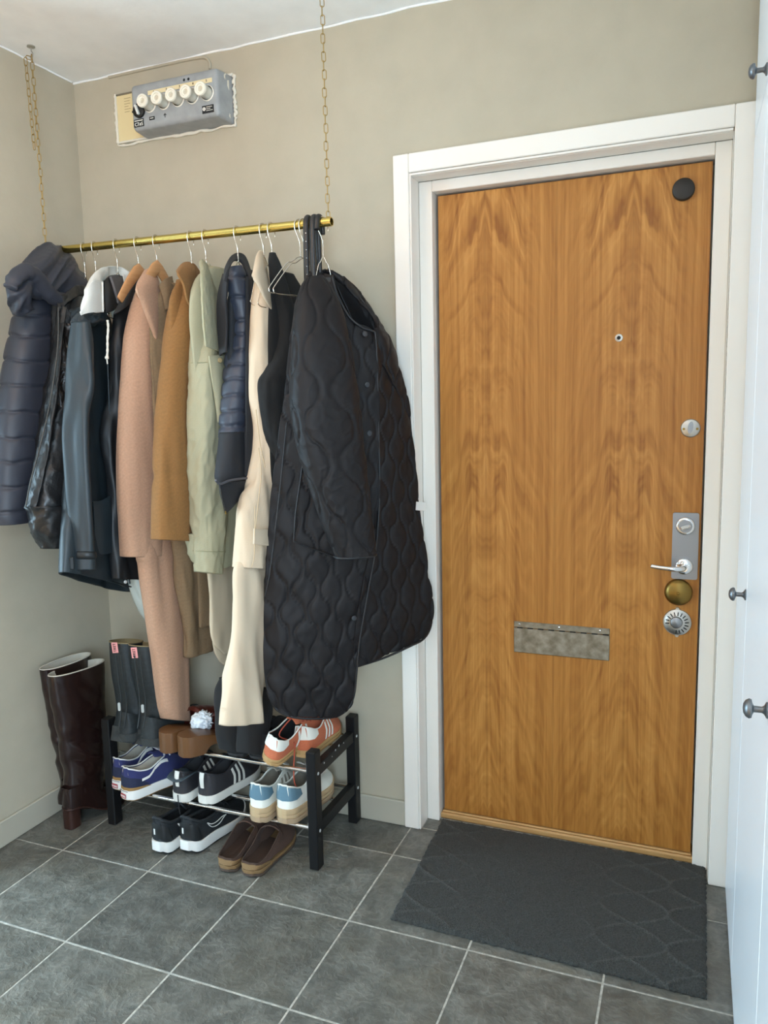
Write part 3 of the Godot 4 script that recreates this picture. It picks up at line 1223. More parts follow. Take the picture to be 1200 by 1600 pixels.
# ==================================================================== fuse box
func build_fuse_box() -> void:
	var t := thing("fuse_box", "old grey metal fuse box with five porcelain fuses", "fuse box", Vector3.ZERO)
	var grey := mat(rgb(164, 167, 168), 0.5)
	triplanar(grey, 4.0)
	grey.albedo_texture = tinted(seamless(51, 0.02, 5, 256), Color(0.9, 0.9, 0.9), Color(1, 1, 1))
	var x0 := 0.303
	var x1 := 0.633
	var y0 := 2.279
	var y1 := 2.42
	var zf := 0.082
	# sloped sides: a frustum with rounded front edges
	var rings := PackedVector3Array()
	for q in [[0.006, 0.0, 0.0], [0.004, 0.0, 0.03], [0.0, 0.0, zf - 0.012], [-0.002, -0.002, zf - 0.005], [-0.007, -0.007, zf - 0.001], [-0.012, -0.012, zf]]:
		var rr := round_rect(x1 - x0 + q[0] * 2, y1 - y0 + q[1] * 2 + q[0], 0.012)
		for c in rr:
			rings.append(Vector3((x0 + x1) * 0.5 + c.x, (y0 + y1) * 0.5 + c.y, q[2]))
	for c in 24:
		rings.append(Vector3((x0 + x1) * 0.5, (y0 + y1) * 0.5, zf))
	part(grid(rings, 24, true), "casing", grey, t)
	# broken plaster rim around the back
	var plaster := mat(rgb(226, 219, 203), 0.9)
	for e in 4:
		var pts := []
		var rad := []
		for k in 25:
			var f := k / 24.0
			var q: Vector3
			match e:
				0: q = Vector3(lerpf(x0 - 0.005, x1 + 0.012, f), y1 + 0.004, 0)
				1: q = Vector3(x1 + 0.012, lerpf(y1 + 0.004, y0 - 0.006, f), 0)
				2: q = Vector3(lerpf(x1 + 0.012, x0 - 0.12, f), y0 - 0.006, 0)
				_: q = Vector3(x0 - 0.125, lerpf(y0 - 0.006, y1 + 0.012, f), 0)
			q += Vector3(noise.get_noise_1d(k * 2.3 + e * 40), noise.get_noise_1d(k * 1.9 + e * 70 + 9), 0) * 0.0035
			q.z = 0.004
			pts.append(q)
			rad.append(0.0025 + 0.0055 * absf(noise.get_noise_1d(k * 2.7 + e * 31)))
		part(tube(PackedVector3Array(pts), PackedFloat32Array(rad), 6), "plaster_rim", plaster, t)
	# plaster smears left on the side
	for q in [[x1 + 0.0015, 2.405, 0.035, 0.02], [x1 + 0.003, 2.385, 0.02, 0.03], [x1 + 0.003, 2.35, 0.012, 0.02], [x1 + 0.003, 2.295, 0.022, 0.014]]:
		var poly := PackedVector2Array()
		for k in 11:
			var a := TAU * k / 11.0
			var r: float = q[3] * 0.5 * (0.75 + 0.5 * absf(noise.get_noise_1d(k * 3.3 + q[1] * 50.0)))
			poly.append(Vector2(cos(a), sin(a)) * r)
		part(moved(prism(poly, 0.0015), Transform3D(Basis(Vector3.UP, PI * 0.5), Vector3(q[0], q[1], q[2]))), "plaster_smear", plaster, t)
	# manila card behind, with a frame
	part(box_at(Vector3(0.184, 2.285, 0.001), Vector3(0.32, 2.432, 0.006), 0.001), "backing_card", M.paper, t)
	part(box_at(Vector3(0.178, 2.280, 0.0), Vector3(0.185, 2.438, 0.012), 0.002), "card_frame", plaster, t)
	part(box_at(Vector3(0.178, 2.279, 0.0), Vector3(0.30, 2.2855, 0.010), 0.002), "card_frame", plaster, t)
	part(box_at(Vector3(0.178, 2.431, 0.0), Vector3(0.30, 2.4365, 0.010), 0.002), "card_frame", mat(rgb(120, 112, 96), 0.7), t)
	for k in 6:
		part(box_at(Vector3(0.215, 2.418 - k * 0.0085, 0.006), Vector3([0.242, 0.238, 0.24, 0.232, 0.241, 0.236][k], 2.4195 - k * 0.0085, 0.0063), 0.0001), "card_line", mat(rgb(150, 130, 92), 0.9), t)
	# number strip
	var cream := mat(rgb(232, 214, 170), 0.6)
	part(box_at(Vector3(0.372, 2.378, zf - 0.001), Vector3(0.615, 2.391, zf + 0.0015), 0.0005), "number_strip", cream, t)
	for k in 5:
		part(moved(lettering(str(k + 1), 0.007, 0.0004), at3(Vector3(0.395 + k * 0.05, 2.3845, zf + 0.0017))), "number", M.ink, t)
	# five fuses
	for k in 5:
		var c := Vector3(0.377 + k * 0.0545, 2.349 , zf)
		var fz := part(turned([[0.0215, 0.003], [0.0235, 0.002], [0.024, 0.0], [0.0, 0.0]], 32, c, Vector3(0, 0, 1)), "fuse_ring", M.porcelain, t)
		var prof := [[0.0, 0.033], [0.0075, 0.033], [0.0082, 0.038], [0.0125, 0.038], [0.0135, 0.041], [0.019, 0.041], [0.0205, 0.0385], [0.0205, 0.033], [0.0185, 0.031], [0.0185, 0.0], [0.0, 0.0]]
		var cap := part(turned(prof, 32, c, Vector3(0, 0, 1)), "fuse", M.porcelain, fz)
		part(turned([[0.0, 0.0345], [0.006, 0.0335], [0.0072, 0.033]], 20, c, Vector3(0, 0, 1)), "indicator", mat(rgb(205, 196, 176), 0.3), cap)
	# rotary switch
	var sc := Vector3(0.336, 2.336, zf)
	var sw := part(turned([[0.0, 0.01], [0.018, 0.01], [0.0215, 0.008], [0.022, 0.0], [0.0, 0.0]], 32, sc, Vector3(0, 0, 1)), "main_switch", mat(rgb(18, 18, 19), 0.35), t)
	part(moved(box(Vector3(0.008, 0.032, 0.01), 0.002), Transform3D(Basis(Vector3(0, 0, 1), 0.35), sc + Vector3(0, 0, 0.014))), "switch_lever", mat(rgb(228, 228, 222), 0.4), sw)
	part(turned([[0.0, 0.003], [0.003, 0.002], [0.0035, 0.0]], 12, Vector3(0.306, 2.339, zf - 0.004), Vector3(0, 0, 1)), "rivet", M.ink, t)
	# plates with lettering
	var black := mat(rgb(22, 22, 22), 0.45)
	var white := mat(rgb(230, 228, 220), 0.6)
	part(box_at(Vector3(0.311, 2.289, zf - 0.006), Vector3(0.35, 2.3125, zf + 0.001), 0.0005), "name_plate", black, t)
	part(moved(lettering("C7aS", 0.011, 0.0004), at3(Vector3(0.331, 2.2965, zf + 0.0013))), "plate_text", white, t)
	part(box_at(Vector3(0.314, 2.306, zf + 0.0008), Vector3(0.347, 2.309, zf + 0.0013), 0.0001), "plate_line", white, t)
	part(box_at(Vector3(0.372, 2.302, zf - 0.003), Vector3(0.393, 2.3125, zf + 0.001), 0.0005), "small_plate", black, t)
	part(box_at(Vector3(0.376, 2.3063, zf + 0.0008), Vector3(0.389, 2.3085, zf + 0.0013), 0.0001), "plate_line", white, t)
	part(box_at(Vector3(0.574, 2.2905, zf - 0.003), Vector3(0.6165, 2.3135, zf + 0.001), 0.0005), "maker_plate", black, t)
	part(moved(prism(disc_poly(0.0055, 20), 0.0006), at3(Vector3(0.5815, 2.3035, zf + 0.0008))), "plate_emblem", white, t)
	part(moved(prism(disc_poly(0.0015, 10, Vector2.ZERO, 1.0), 0.0004), at3(Vector3(0.5815, 2.3035, zf + 0.0014))), "plate_emblem", black, t)
	for k in 3:
		part(box_at(Vector3(0.589, 2.3075 - k * 0.0052, zf + 0.0008), Vector3([0.611, 0.605, 0.613][k], 2.309 - k * 0.0052, zf + 0.0013), 0.0001), "plate_line", white, t)
	part(moved(prism(PackedVector2Array([Vector2(-0.001, -0.007), Vector2(0.001, -0.007), Vector2(0.001, 0.002), Vector2(0.0045, -0.001), Vector2(0.0055, 0.0005), Vector2(0.0, 0.006), Vector2(-0.0055, 0.0005), Vector2(-0.0045, -0.001), Vector2(-0.001, 0.002)]), 0.0006), at3(Vector3(0.4335, 2.309, zf))), "arrow_mark", M.ink, t)
	for k in 2:
		part(turned([[0.0, 0.002], [0.004, 0.0015], [0.005, 0.0]], 14, Vector3(0.512 + k * 0.0165, 2.401, zf - 0.001), Vector3(0, 0, 1)), "screw_hole", M.ink, t)
	part(turned([[0.0, 0.002], [0.003, 0.0015], [0.004, 0.0]], 14, Vector3(0.617, 2.347, zf - 0.0015), Vector3(0, 0, 1)), "rivet", M.steel, t)

# ==================================================================== rug
func build_rug() -> void:
	var t := thing("door_mat", "charcoal pile rug with a carved trellis pattern in front of the door", "rug")
	var a := py(692, 1283, 0.0)
	var b := py(1102, 1357, 0.0)
	var c := py(611, 1437, 0.0)
	var d := py(1103, 1563, 0.0)
	var m := mat(rgb(90, 90, 85), 0.95)
	triplanar(m, 9.0)
	m.albedo_texture = tinted(seamless(61, 0.06, 5, 256), Color(0.62, 0.62, 0.62), Color(1, 1, 1))
	m.normal_enabled = true
	m.normal_texture = normal_of(seamless(62, 0.12, 4, 256), 8.0)
	m.normal_scale = 1.0
	m.rim_enabled = true
	m.rim = 0.35
	m.rim_tint = 0.6
	m.vertex_color_use_as_albedo = true
	var tone := PackedColorArray()
	var nx := 241
	var nz := 161
	var p := PackedVector3Array()
	for j in nz + 4:
		var jj := clampi(j - 2, 0, nz - 1)
		var fv := float(jj) / (nz - 1)
		for i in nx + 4:
			var ii := clampi(i - 2, 0, nx - 1)
			var fu := float(ii) / (nx - 1)
			var q := a.lerp(b, fu).lerp(c.lerp(d, fu), fv)
			var X := fu * 0.8
			var Zz := fv * 0.53
			# interlaced ogee trellis, carved into the pile
			var dist := 1.0
			for k in range(-1, 6):
				for s in [-1.0, 1.0]:
					var ln: float = 0.0885 + k * 0.177 + s * 0.0885 * cos(Zz * TAU / 0.27 + k * PI)
					var sl := 0.0885 * TAU / 0.27 * absf(sin(Zz * TAU / 0.27 + k * PI))
					dist = minf(dist, absf(X - ln) / sqrt(1.0 + sl * sl))
			var groove := exp(-pow(dist / 0.0048, 2.0))
			# the middle is trodden flat
			var worn := 0.85 * smoothstep(0.75, 0.3, absf(fu - 0.42) * 2.0)
			var y := 0.0115 + groove * lerpf(0.0042, 0.0006, worn)
			y += 0.0011 * noise.get_noise_2d(X * 160.0, Zz * 160.0) + 0.001 * noise.get_noise_2d(X * 30.0, Zz * 30.0)
			var edge := minf(minf(fu * 0.8, (1 - fu) * 0.8), minf(fv * 0.53, (1 - fv) * 0.53))
			y -= 0.005 * exp(-edge / 0.004)
			q += Vector3(noise.get_noise_2d(Zz * 60, 3.0), 0, noise.get_noise_2d(X * 60, 7.0)) * 0.0022 * exp(-edge / 0.006)
			if j == 0 or j == nz + 3 or i == 0 or i == nx + 3:
				y = 0.0006
			elif j == 1 or j == nz + 2 or i == 1 or i == nx + 2:
				y = 0.004
				var cc := (a + d) * 0.5
				q += (q - cc).normalized() * 0.002
			q.y = y
			p.append(q)
			# the trellis lines are sheared shorter and show paler wool
			var pale := 0.62 + 0.38 * groove * (1.0 - worn)
			tone.append(Color(pale, pale, pale))
	var base: Array = grid(p, nx + 4).surface_get_arrays(0)
	base[Mesh.ARRAY_COLOR] = tone
	var rug := ArrayMesh.new()
	rug.add_surface_from_arrays(Mesh.PRIMITIVE_TRIANGLES, base)
	part(rug, "pile", m, t)

# ==================================================================== clothes rail on chains
const ROD_Z := 0.262

func rod_y(x: float) -> float:
	return lerpf(1.893, 1.879, (x - 0.14) / 0.953) - 0.004

func build_rail() -> void:
	var t := thing("clothes_rod", "brass tube clothes rod hung from two chains", "clothes rail")
	var a := Vector3(0.04, rod_y(0.04), ROD_Z)
	var b := Vector3(1.093, rod_y(1.093), ROD_Z)
	var ax := (b - a)
	var L := ax.length()
	part(turned([[0.0098, 0.0], [0.012, 0.0], [0.0122, L], [0.0098, L], [0.0098, L - 0.12], [0.0, L - 0.121]], 28, a, ax), "tube", M.brass, t)
	for x in [0.079, 1.083]:
		part(turned([[0.0, 0.004], [0.003, 0.0035], [0.0042, 0.0], [0.0, 0.0]], 12, Vector3(x, rod_y(x) + 0.0105, ROD_Z), Vector3.UP), "chain_eye", M.brass, t)
	# one link
	var lp := PackedVector3Array()
	for k in 20:
		var g := TAU * k / 20.0
		lp.append(Vector3(cos(g) * 0.0052, sin(g) * 0.0052 + (0.0075 if sin(g) > 0 else -0.0075), 0))
	var link := tube(lp, 0.00125, 6, true)
	for k in 2:
		var x: float = [0.079, 1.083][k]
		var ch := thing("hanging_chain", ["brass link chain with a doubled slack strand by the left wall", "brass link chain holding the rod end near the door casing"][k], "chain")
		var top := ROOM_H - 0.035
		var y := rod_y(x) + 0.016
		var n := 0
		while y < top:
			part(link, "chain_link", M.chain, ch, Transform3D(Basis(Vector3.UP, 0.5 + PI * 0.5 * (n % 2)), Vector3(x + 0.0008 * sin(n * 2.1), y, ROD_Z)))
			y += 0.0226
			n += 1
		if k == 0:
			y = top - 0.012
			n = 0
			while y > 2.20:
				var f := (top - y) / 0.3
				part(link, "chain_link", M.chain, ch, Transform3D(Basis(Vector3.UP, 0.2 + PI * 0.5 * (n % 2)), Vector3(x - 0.014 + 0.006 * f, y, ROD_Z + 0.012 - 0.004 * f)))
				y -= 0.0226
				n += 1
			part(link, "chain_link", M.chain, ch, Transform3D(Basis(Vector3(0, 0, 1), 1.2), Vector3(x - 0.006, top + 0.0, ROD_Z + 0.006)))
		var hk := thing("ceiling_hook", ["small steel hook plate above the doubled chain strand", "small steel hook plate above the single chain"][k], "hook")
		part(turned([[0.0, 0.0], [0.012, 0.0], [0.0125, -0.003], [0.004, -0.006], [0.0, -0.006]], 20, Vector3(x, ROOM_H, ROD_Z), Vector3.UP), "plate", M.steel, hk)
		var hp := []
		for q in [[0, -0.004], [0, -0.014], [0.006, -0.02], [0.008, -0.028], [0.002, -0.036], [-0.006, -0.033], [-0.008, -0.026]]:
			hp.append(Vector3(x + q[0], ROOM_H + q[1], ROD_Z + q[0] * 0.3))
		part(tube(smooth_path(hp, 4), 0.0016, 6), "hook", M.steel, hk)

func e_of(turn: float) -> Vector3:
	return Vector3(sin(turn), 0, cos(turn))

# hanger on the rod at x. Local points (s along e, y below the rod).
func hanger(x: float, e: Vector3, wooden: bool, label: String, drop := 0.085, half := 0.065, fall := 0.12, lean := 0.0, called := "") -> Node3D:
	var nm := called if called != "" else ("wooden_hanger" if wooden else "wire_hanger")
	var t := thing(nm, label, "hanger", Vector3.ZERO, "hangers on the brass rod")
	var o := Vector3(x, rod_y(x), ROD_Z)
	var n := Vector3.UP.cross(e).normalized()
	var f := func(s: float, y: float) -> Vector3: return o + e * s + Vector3(0, y, 0) + n * (lean * minf(0.0, y) * -1.0)
	var hp := []
	for q in [[-0.0165, -0.022], [-0.0172, -0.004], [-0.0145, 0.008], [-0.006, 0.0143], [0.004, 0.0145], [0.0125, 0.01], [0.017, 0.0], [0.0145, -0.016], [0.006, -0.034], [0.001, -0.048], [0.0, -0.062], [0.0, -drop]]:
		hp.append(f.call(q[0], q[1]))
	part(tube(smooth_path(hp, 4), 0.00155, 7), "hook", M.wire, t)
	if wooden:
		var wp := []
		var rad := []
		for k in 17:
			var g := -1.0 + k / 8.0
			wp.append(f.call(g * half, -drop - 0.008 - 0.1 * pow(absf(g), 1.2)))
			rad.append(0.021 - 0.008 * absf(g))
		part(tube(PackedVector3Array(wp), PackedFloat32Array(rad), 12, false, n, 0.42), "arms", M.hanger_wood, t)
		return t
	# twisted neck
	var tw := PackedVector3Array()
	for k in 25:
		var g := k / 24.0
		tw.append(f.call(0.0, -0.045 - (drop - 0.045) * g) + (e * cos(g * 22.0) + n * sin(g * 22.0)) * 0.0017)
	part(tube(tw, 0.0013, 6), "twisted_neck", M.wire, t)
	var wp2 := []
	for q in [[0.0, -drop], [half * 0.3, -drop - fall * 0.2], [half * 0.5, -drop - fall * 0.3], [half, -drop - fall], [half + 0.006, -drop - fall - 0.013], [half - 0.008, -drop - fall - 0.022], [0.0, -drop - fall - 0.022], [-half + 0.008, -drop - fall - 0.022], [-half - 0.006, -drop - fall - 0.013], [-half, -drop - fall], [-half * 0.5, -drop - fall * 0.3], [-half * 0.3, -drop - fall * 0.2]]:
		wp2.append(f.call(q[0], q[1]))
	part(tube(smooth_path(wp2, 3, true), 0.0014, 6, true), "wire_frame", M.wire, t)
	return t

# body rows in metres: [y, s, half width along e, half thickness, offset to the front]
func body_rows(p: Vector3, e: Vector3, rows: Array) -> Array:
	var n := Vector3.UP.cross(e).normalized()
	var r := []
	for q in rows:
		var o: float = q[4] if q.size() > 4 else 0.0
		var c: Vector3 = p + e * q[1] + n * o
		c.y = q[0]
		r.append([c, e * q[2], n * q[3]])
	return r

func line_px(pts: Array, x: float, sub := 5) -> PackedVector3Array:
	var r := []
	for q in pts:
		r.append(px(q[0], q[1], q[2] if q.size() > 2 else x))
	return smooth_path(r, sub)

func button(p: Vector3, axis: Vector3, r: float, m: Material, parent: Node3D, called := "button") -> void:
	part(turned([[0.0, 0.0032], [r * 0.72, 0.0034], [r * 0.92, 0.0028], [r, 0.0012], [r * 0.96, 0.0], [0.0, 0.0]], 20, p, axis), called, m, parent)

func row_y(u: float, v: float, x: float) -> float:
	return px(u, v, x).y

# ==================================================================== garments, from the left wall to the door
func build_garments() -> void:
	puffer_jacket()
	nylon_jacket()
	raincoat()
	pale_jacket()
	black_coat()
	pink_coat()
	tan_coat()
	camel_coat()
	cream_coat()
	sage_shirt()
	navy_vest()
	trench_coat()
	wool_vest()
	spare_hangers_and_belt()
	quilted_coat()

func puffer_jacket() -> void:
	var e := e_of(0.12)
	var x := 0.13
	var P := Vector3(x, 0, ROD_Z)
	hanger(x, e, false, "steel wire hanger inside the hooded puffer jacket", 0.075)
	var t := thing("puffer_jacket", "blue-black quilted puffer jacket with a slumped hood, beside the left wall", "jacket")
	var m := cloth(rgb(44, 46, 56), 0.5, "weave", 60.0, 0.25, 0.25)
	var seams := PackedFloat32Array()
	for v in [440, 470, 498, 530, 567, 604, 643, 681, 715, 751, 786, 812, 840]:
		seams.append(row_y(50.0, v, x))
	# near sleeve
	var rows := sleeve_rows([[30, 446, 72, 446, 0.03], [22, 475, 82, 475, 0.045], [16, 510, 86, 510, 0.052], [6, 560, 84, 562, 0.055], [-3, 620, 82, 622, 0.056], [-10, 700, 80, 702, 0.056], [-14, 760, 70, 762, 0.054], [-16, 800, 56, 797, 0.05], [-12, 822, 46, 814, 0.044]], P + Vector3(0.02, 0, 0), e)
	part(cloth_tube(rows, 64, 0.0032, puffed(seams, 0.0045)), "sleeve", m, t)
	# body and the sleeve on the wall side
	rows = body_rows(P, e, [[1.80, 0.0, 0.05, 0.03], [1.76, 0.0, 0.13, 0.06], [1.69, -0.005, 0.19, 0.075], [1.55, -0.01, 0.2, 0.08], [1.3, -0.01, 0.205, 0.085], [1.1, -0.01, 0.2, 0.08], [1.0, -0.01, 0.19, 0.07]])
	part(cloth_tube(rows, 72, 0.004, puffed(seams, 0.0045, 5.0)), "body", m, t)
	rows = body_rows(P + Vector3(-0.01, 0, 0), e, [[1.70, -0.2, 0.02, 0.03], [1.6, -0.205, 0.024, 0.05], [1.3, -0.21, 0.026, 0.05], [1.05, -0.21, 0.024, 0.045]])
	part(cloth_tube(rows, 32, 0.012, puffed(seams, 0.01, 8.0)), "sleeve", m, t)
	# hood: folded fabric slumped over the shoulders
	var hx := x + 0.035
	var hood := net([
		[[12, 446, hx + .03], [34, 414, hx + .01], [58, 388, hx - .02], [78, 381, hx - .03], [98, 390, hx - .02], [118, 410, hx + .0], [134, 436, hx + .03]],
		[[15, 452, hx + .06], [38, 425, hx + .05], [60, 402, hx + .035], [80, 396, hx + .03], [98, 402, hx + .035], [115, 420, hx + .05], [131, 444, hx + .06]],
		[[18, 460, hx + .075], [42, 440, hx + .075], [64, 424, hx + .07], [82, 418, hx + .065], [97, 424, hx + .065], [112, 436, hx + .07], [126, 452, hx + .07]],
		[[26, 470, hx + .07], [48, 458, hx + .08], [68, 450, hx + .085], [84, 452, hx + .08], [97, 456, hx + .075], [110, 460, hx + .07], [120, 464, hx + .065]],
		[[38, 452, hx + .03], [56, 462, hx + .05], [72, 466, hx + .06], [86, 470, hx + .06], [97, 472, hx + .055], [107, 472, hx + .05], [114, 470, hx + .045]]])
	var fold := func(u, v, p):
		var a := noise.get_noise_3d(p.x * 9.0 + u * 1.5, p.y * 14.0 + p.z * 10.0, 4.0)
		var b := noise.get_noise_3d(p.x * 50.0, p.y * 50.0, p.z * 50.0)
		return 0.008 * (1.0 - absf(a) * 1.8) + 0.0008 * b - 0.004 + 0.006 * sin(v * PI)
	part(sheet(hood, 12, 12, 0.012, fold), "hood", m, t)
	# rolled brim of the hood and the drop of its near side
	var brim := line_px([[16, 450], [24, 434], [40, 424], [56, 434], [70, 452], [86, 466], [100, 466]], hx + 0.085)
	var rr := PackedFloat32Array()
	for k in brim.size():
		rr.append(0.018 + 0.008 * sin(PI * k / brim.size()) + 0.003 * noise.get_noise_1d(k * 0.5))
	part(tube(brim, rr, 16, false, Vector3(0.62, 0.3, 0.72).normalized(), 0.45), "hood_brim", m, t)
	part(sheet(net([[[15, 440, hx + .05], [28, 436, hx + .075], [46, 440, hx + .08]], [[14, 460, hx + .06], [28, 464, hx + .085], [48, 470, hx + .085]], [[20, 480, hx + .04], [30, 492, hx + .06], [50, 480, hx + .065]]]), 10, 10, 0.014, fold), "hood_side", m, t)

func nylon_jacket() -> void:
	var e := e_of(0.25)
	var x := 0.225
	var P := Vector3(x, 0, ROD_Z)
	hanger(0.231, e, false, "steel wire hanger inside the open black nylon jacket", 0.09)
	var t := thing("nylon_jacket", "open black nylon jacket with a zip, between the puffer and the raincoat", "jacket")
	var m := mat(rgb(27, 27, 28), 0.36)
	triplanar(m, 5.0)
	m.normal_enabled = true
	m.normal_texture = tex["crinkle"]
	m.normal_scale = 0.5
	var lining := mat(rgb(42, 34, 30), 0.3)
	triplanar(lining, 7.0)
	lining.normal_enabled = true
	lining.normal_texture = tex["crinkle"]
	lining.normal_scale = 1.0
	var rows := sleeve_rows([[84, 462, 112, 458, 0.02], [80, 490, 118, 488, 0.035], [76, 530, 120, 530, 0.045], [70, 580, 122, 580, 0.05], [62, 640, 122, 640, 0.052], [54, 700, 122, 700, 0.054], [46, 760, 122, 760, 0.056], [44, 800, 120, 800, 0.054], [50, 832, 112, 836, 0.045], [62, 853, 96, 855, 0.03]], P + Vector3(-0.01, 0, 0), e)
	part(cloth_tube(rows, 56, 0.008, crinkle(0.008, 9.0)), "body", m, t)
	# open front edge with the zip
	var front := sheet(net([
		[[90, 474, x + .03], [97, 478, x + .05], [104, 482, x + .06]],
		[[86, 520, x + .045], [92, 526, x + .07], [98, 530, x + .085]],
		[[76, 600, x + .05], [84, 606, x + .08], [90, 610, x + .095]],
		[[63, 680, x + .05], [72, 688, x + .08], [78, 694, x + .095]],
		[[50, 740, x + .05], [58, 750, x + .075], [66, 756, x + .09]],
		[[39, 794, x + .045], [46, 798, x + .065], [56, 796, x + .08]]]), 6, 10, 0.006, crinkle(0.004, 16.0, 3.0))
	part(front, "front_edge", m, t)
	part(tube(line_px([[91, 480], [91, 530], [86, 580], [76, 640], [62, 700], [48, 752], [40, 793]], x + 0.085), 0.0022, 6), "zip", mat(rgb(72, 70, 66), 0.5, 0.4), t)
	part(sheet(net([
		[[98, 500, x + .055], [106, 505, x + .06], [116, 510, x + .06]],
		[[92, 570, x + .06], [104, 574, x + .07], [116, 578, x + .065]],
		[[82, 640, x + .06], [98, 644, x + .075], [116, 648, x + .065]],
		[[68, 710, x + .06], [90, 716, x + .08], [114, 720, x + .065]],
		[[54, 770, x + .055], [82, 778, x + .075], [112, 790, x + .06]],
		[[48, 800, x + .04], [78, 812, x + .05], [108, 830, x + .04]]]), 12, 12, 0.004, crinkle(0.014, 17.0, 8.0)), "lining", lining, t)
	var rows2 := sleeve_rows([[42, 792, 118, 790, 0.05], [44, 806, 118, 808, 0.055], [49, 830, 112, 834, 0.05], [57, 846, 102, 850, 0.04], [63, 857, 94, 858, 0.032]], P, e)
	part(cloth_tube(rows2, 48, 0.006, crinkle(0.006, 18.0, 2.0)), "elastic_hem", m, t)
	# collar that has slid off the hanger
	part(sheet(net([
		[[88, 472, x + .03], [102, 458, x + .03], [120, 446, x + .03], [132, 448, x + .02]],
		[[92, 488, x + .05], [106, 474, x + .05], [122, 464, x + .045], [134, 462, x + .03]]]), 8, 6, 0.008, crinkle(0.004, 20.0)), "collar", m, t)

func raincoat() -> void:
	var e := e_of(0.2)
	var x := 0.278
	var P := Vector3(x, 0, ROD_Z)
	hanger(0.274, e, false, "slim steel wire hanger of the rubberised raincoat", 0.09)
	var t := thing("raincoat", "dark teal rubberised raincoat with a white hood cord", "coat")
	var m := mat(rgb(36, 45, 50), 0.48)
	triplanar(m, 12.0)
	m.normal_enabled = true
	m.normal_texture = tex["felt"]
	m.normal_scale = 0.12
	var dk := mat(rgb(22, 27, 30), 0.45)
	# body: flat front that hangs lower towards the room side
	var rows := sleeve_rows([[126, 478, 160, 474, 0.02], [118, 505, 172, 500, 0.03], [114, 560, 178, 556, 0.032], [110, 640, 182, 640, 0.034], [106, 720, 186, 724, 0.036], [99, 800, 196, 812, 0.038], [93, 860, 203, 884, 0.04], [91, 893, 206, 926, 0.04]], P, e_of(0.32))
	part(cloth_tube(rows, 72, 0.007, drape(0.007, 9.0, 1.4, 3.0)), "body", m, t)
	part(tube(line_px([[92, 884, x + .01], [120, 892, x + .04], [150, 900, x + .07], [180, 910, x + .085], [205, 917, x + .09]], x), 0.0022, 6), "hem_stitching", dk, t)
	button(px(196, 909, x + .115), Vector3(0.85, 0, 0.5), 0.006, mat(rgb(210, 210, 206), 0.3, 0.7), t, "snap")
	part(tube(line_px([[168, 560], [171, 640], [176, 720], [184, 800], [196, 860], [203, 912]], x + 0.105), 0.0022, 6), "front_edge", m, t)
	# near sleeve
	var srows := sleeve_rows([[112, 504, 140, 500, 0.03], [108, 540, 146, 540, 0.04], [104, 590, 146, 592, 0.042], [100, 650, 140, 652, 0.042], [99, 700, 138, 704, 0.041], [101, 760, 140, 764, 0.04], [105, 820, 143, 822, 0.038], [110, 868, 147, 866, 0.036], [113, 892, 148, 888, 0.034]], P + Vector3(0.105, 0, 0.03), e_of(0.1))
	var slv := func(u, s, p):
		return 0.004 * noise.get_noise_3d(p.x * 22.0, p.y * 2.5, p.z * 22.0) + 0.003 * sin(u * TAU * 3.0 + p.y * 3.0) * minf(1.0, s * 3.0)
	part(cloth_tube(srows, 56, 0.006, slv), "sleeve", m, t)
	var lo: Array = srows[7]
	part(tube(smooth_path([lo[0] + lo[1] * 1.03, lo[0] + lo[1] * 0.7 + lo[2] * 0.75, lo[0] + lo[2] * 1.05, lo[0] - lo[1] * 0.7 + lo[2] * 0.75, lo[0] - lo[1] * 1.03], 6), 0.006, 8, false, Vector3.UP, 1.9), "cuff_strap", dk, t)
	var tab := px(112, 880, x + 0.13)
	part(moved(box(Vector3(0.012, 0.036, 0.006), 0.002), Transform3D(Basis(Vector3.UP, 0.9), tab)), "cuff_tab", dk, t)
	# pocket flap in the shade
	part(sheet(net([[[144, 784, x + .1], [158, 782, x + .105], [172, 774, x + .1]], [[146, 800, x + .108], [160, 800, x + .112], [173, 792, x + .108]], [[148, 862, x + .1], [162, 866, x + .105], [178, 862, x + .1]]]), 8, 6, 0.005), "pocket", m, t)
	# folded hood hanging over the shoulder
	part(sheet(net([
		[[110, 486, x + .02], [122, 480, x + .05], [140, 484, x + .07], [156, 488, x + .075], [170, 486, x + .06]],
		[[110, 497, x + .055], [124, 492, x + .085], [142, 494, x + .1], [157, 496, x + .1], [170, 494, x + .08]],
		[[113, 508, x + .065], [126, 507, x + .095], [143, 505, x + .11], [158, 502, x + .105], [169, 503, x + .085]],
		[[116, 512, x + .04], [128, 512, x + .07], [144, 508, x + .085], [158, 506, x + .085], [168, 508, x + .07]]]), 10, 8, 0.006, crinkle(0.006, 22.0, 1.0)), "hood", m, t)
	part(sheet(net([[[113, 470, x - .01], [124, 464, x + .0], [134, 468, x + .01]], [[110, 486, x + .02], [122, 482, x + .045], [136, 484, x + .06]]]), 6, 6, 0.006), "hood_lining", dk, t)
	# cord
	var cord := mat(rgb(232, 226, 212), 0.8)
	var cp := line_px([[168, 500], [169, 512], [168, 530], [168, 548], [167, 560]], x + 0.135)
	var cr := PackedFloat32Array()
	for k in cp.size():
		cr.append(0.0034 + 0.0006 * sin(k * 2.2))
	part(tube(cp, cr, 8), "hood_cord", cord, t)
	part(moved(lathe([[0.0, 0.007], [0.0055, 0.004], [0.006, -0.002], [0.0, -0.007]], 12), at3(px(167, 559, x + .135))), "cord_knot", cord, t)
	part(tube(line_px([[167, 561], [168, 569]], x + 0.135), 0.0022, 6), "cord_end", cord, t)

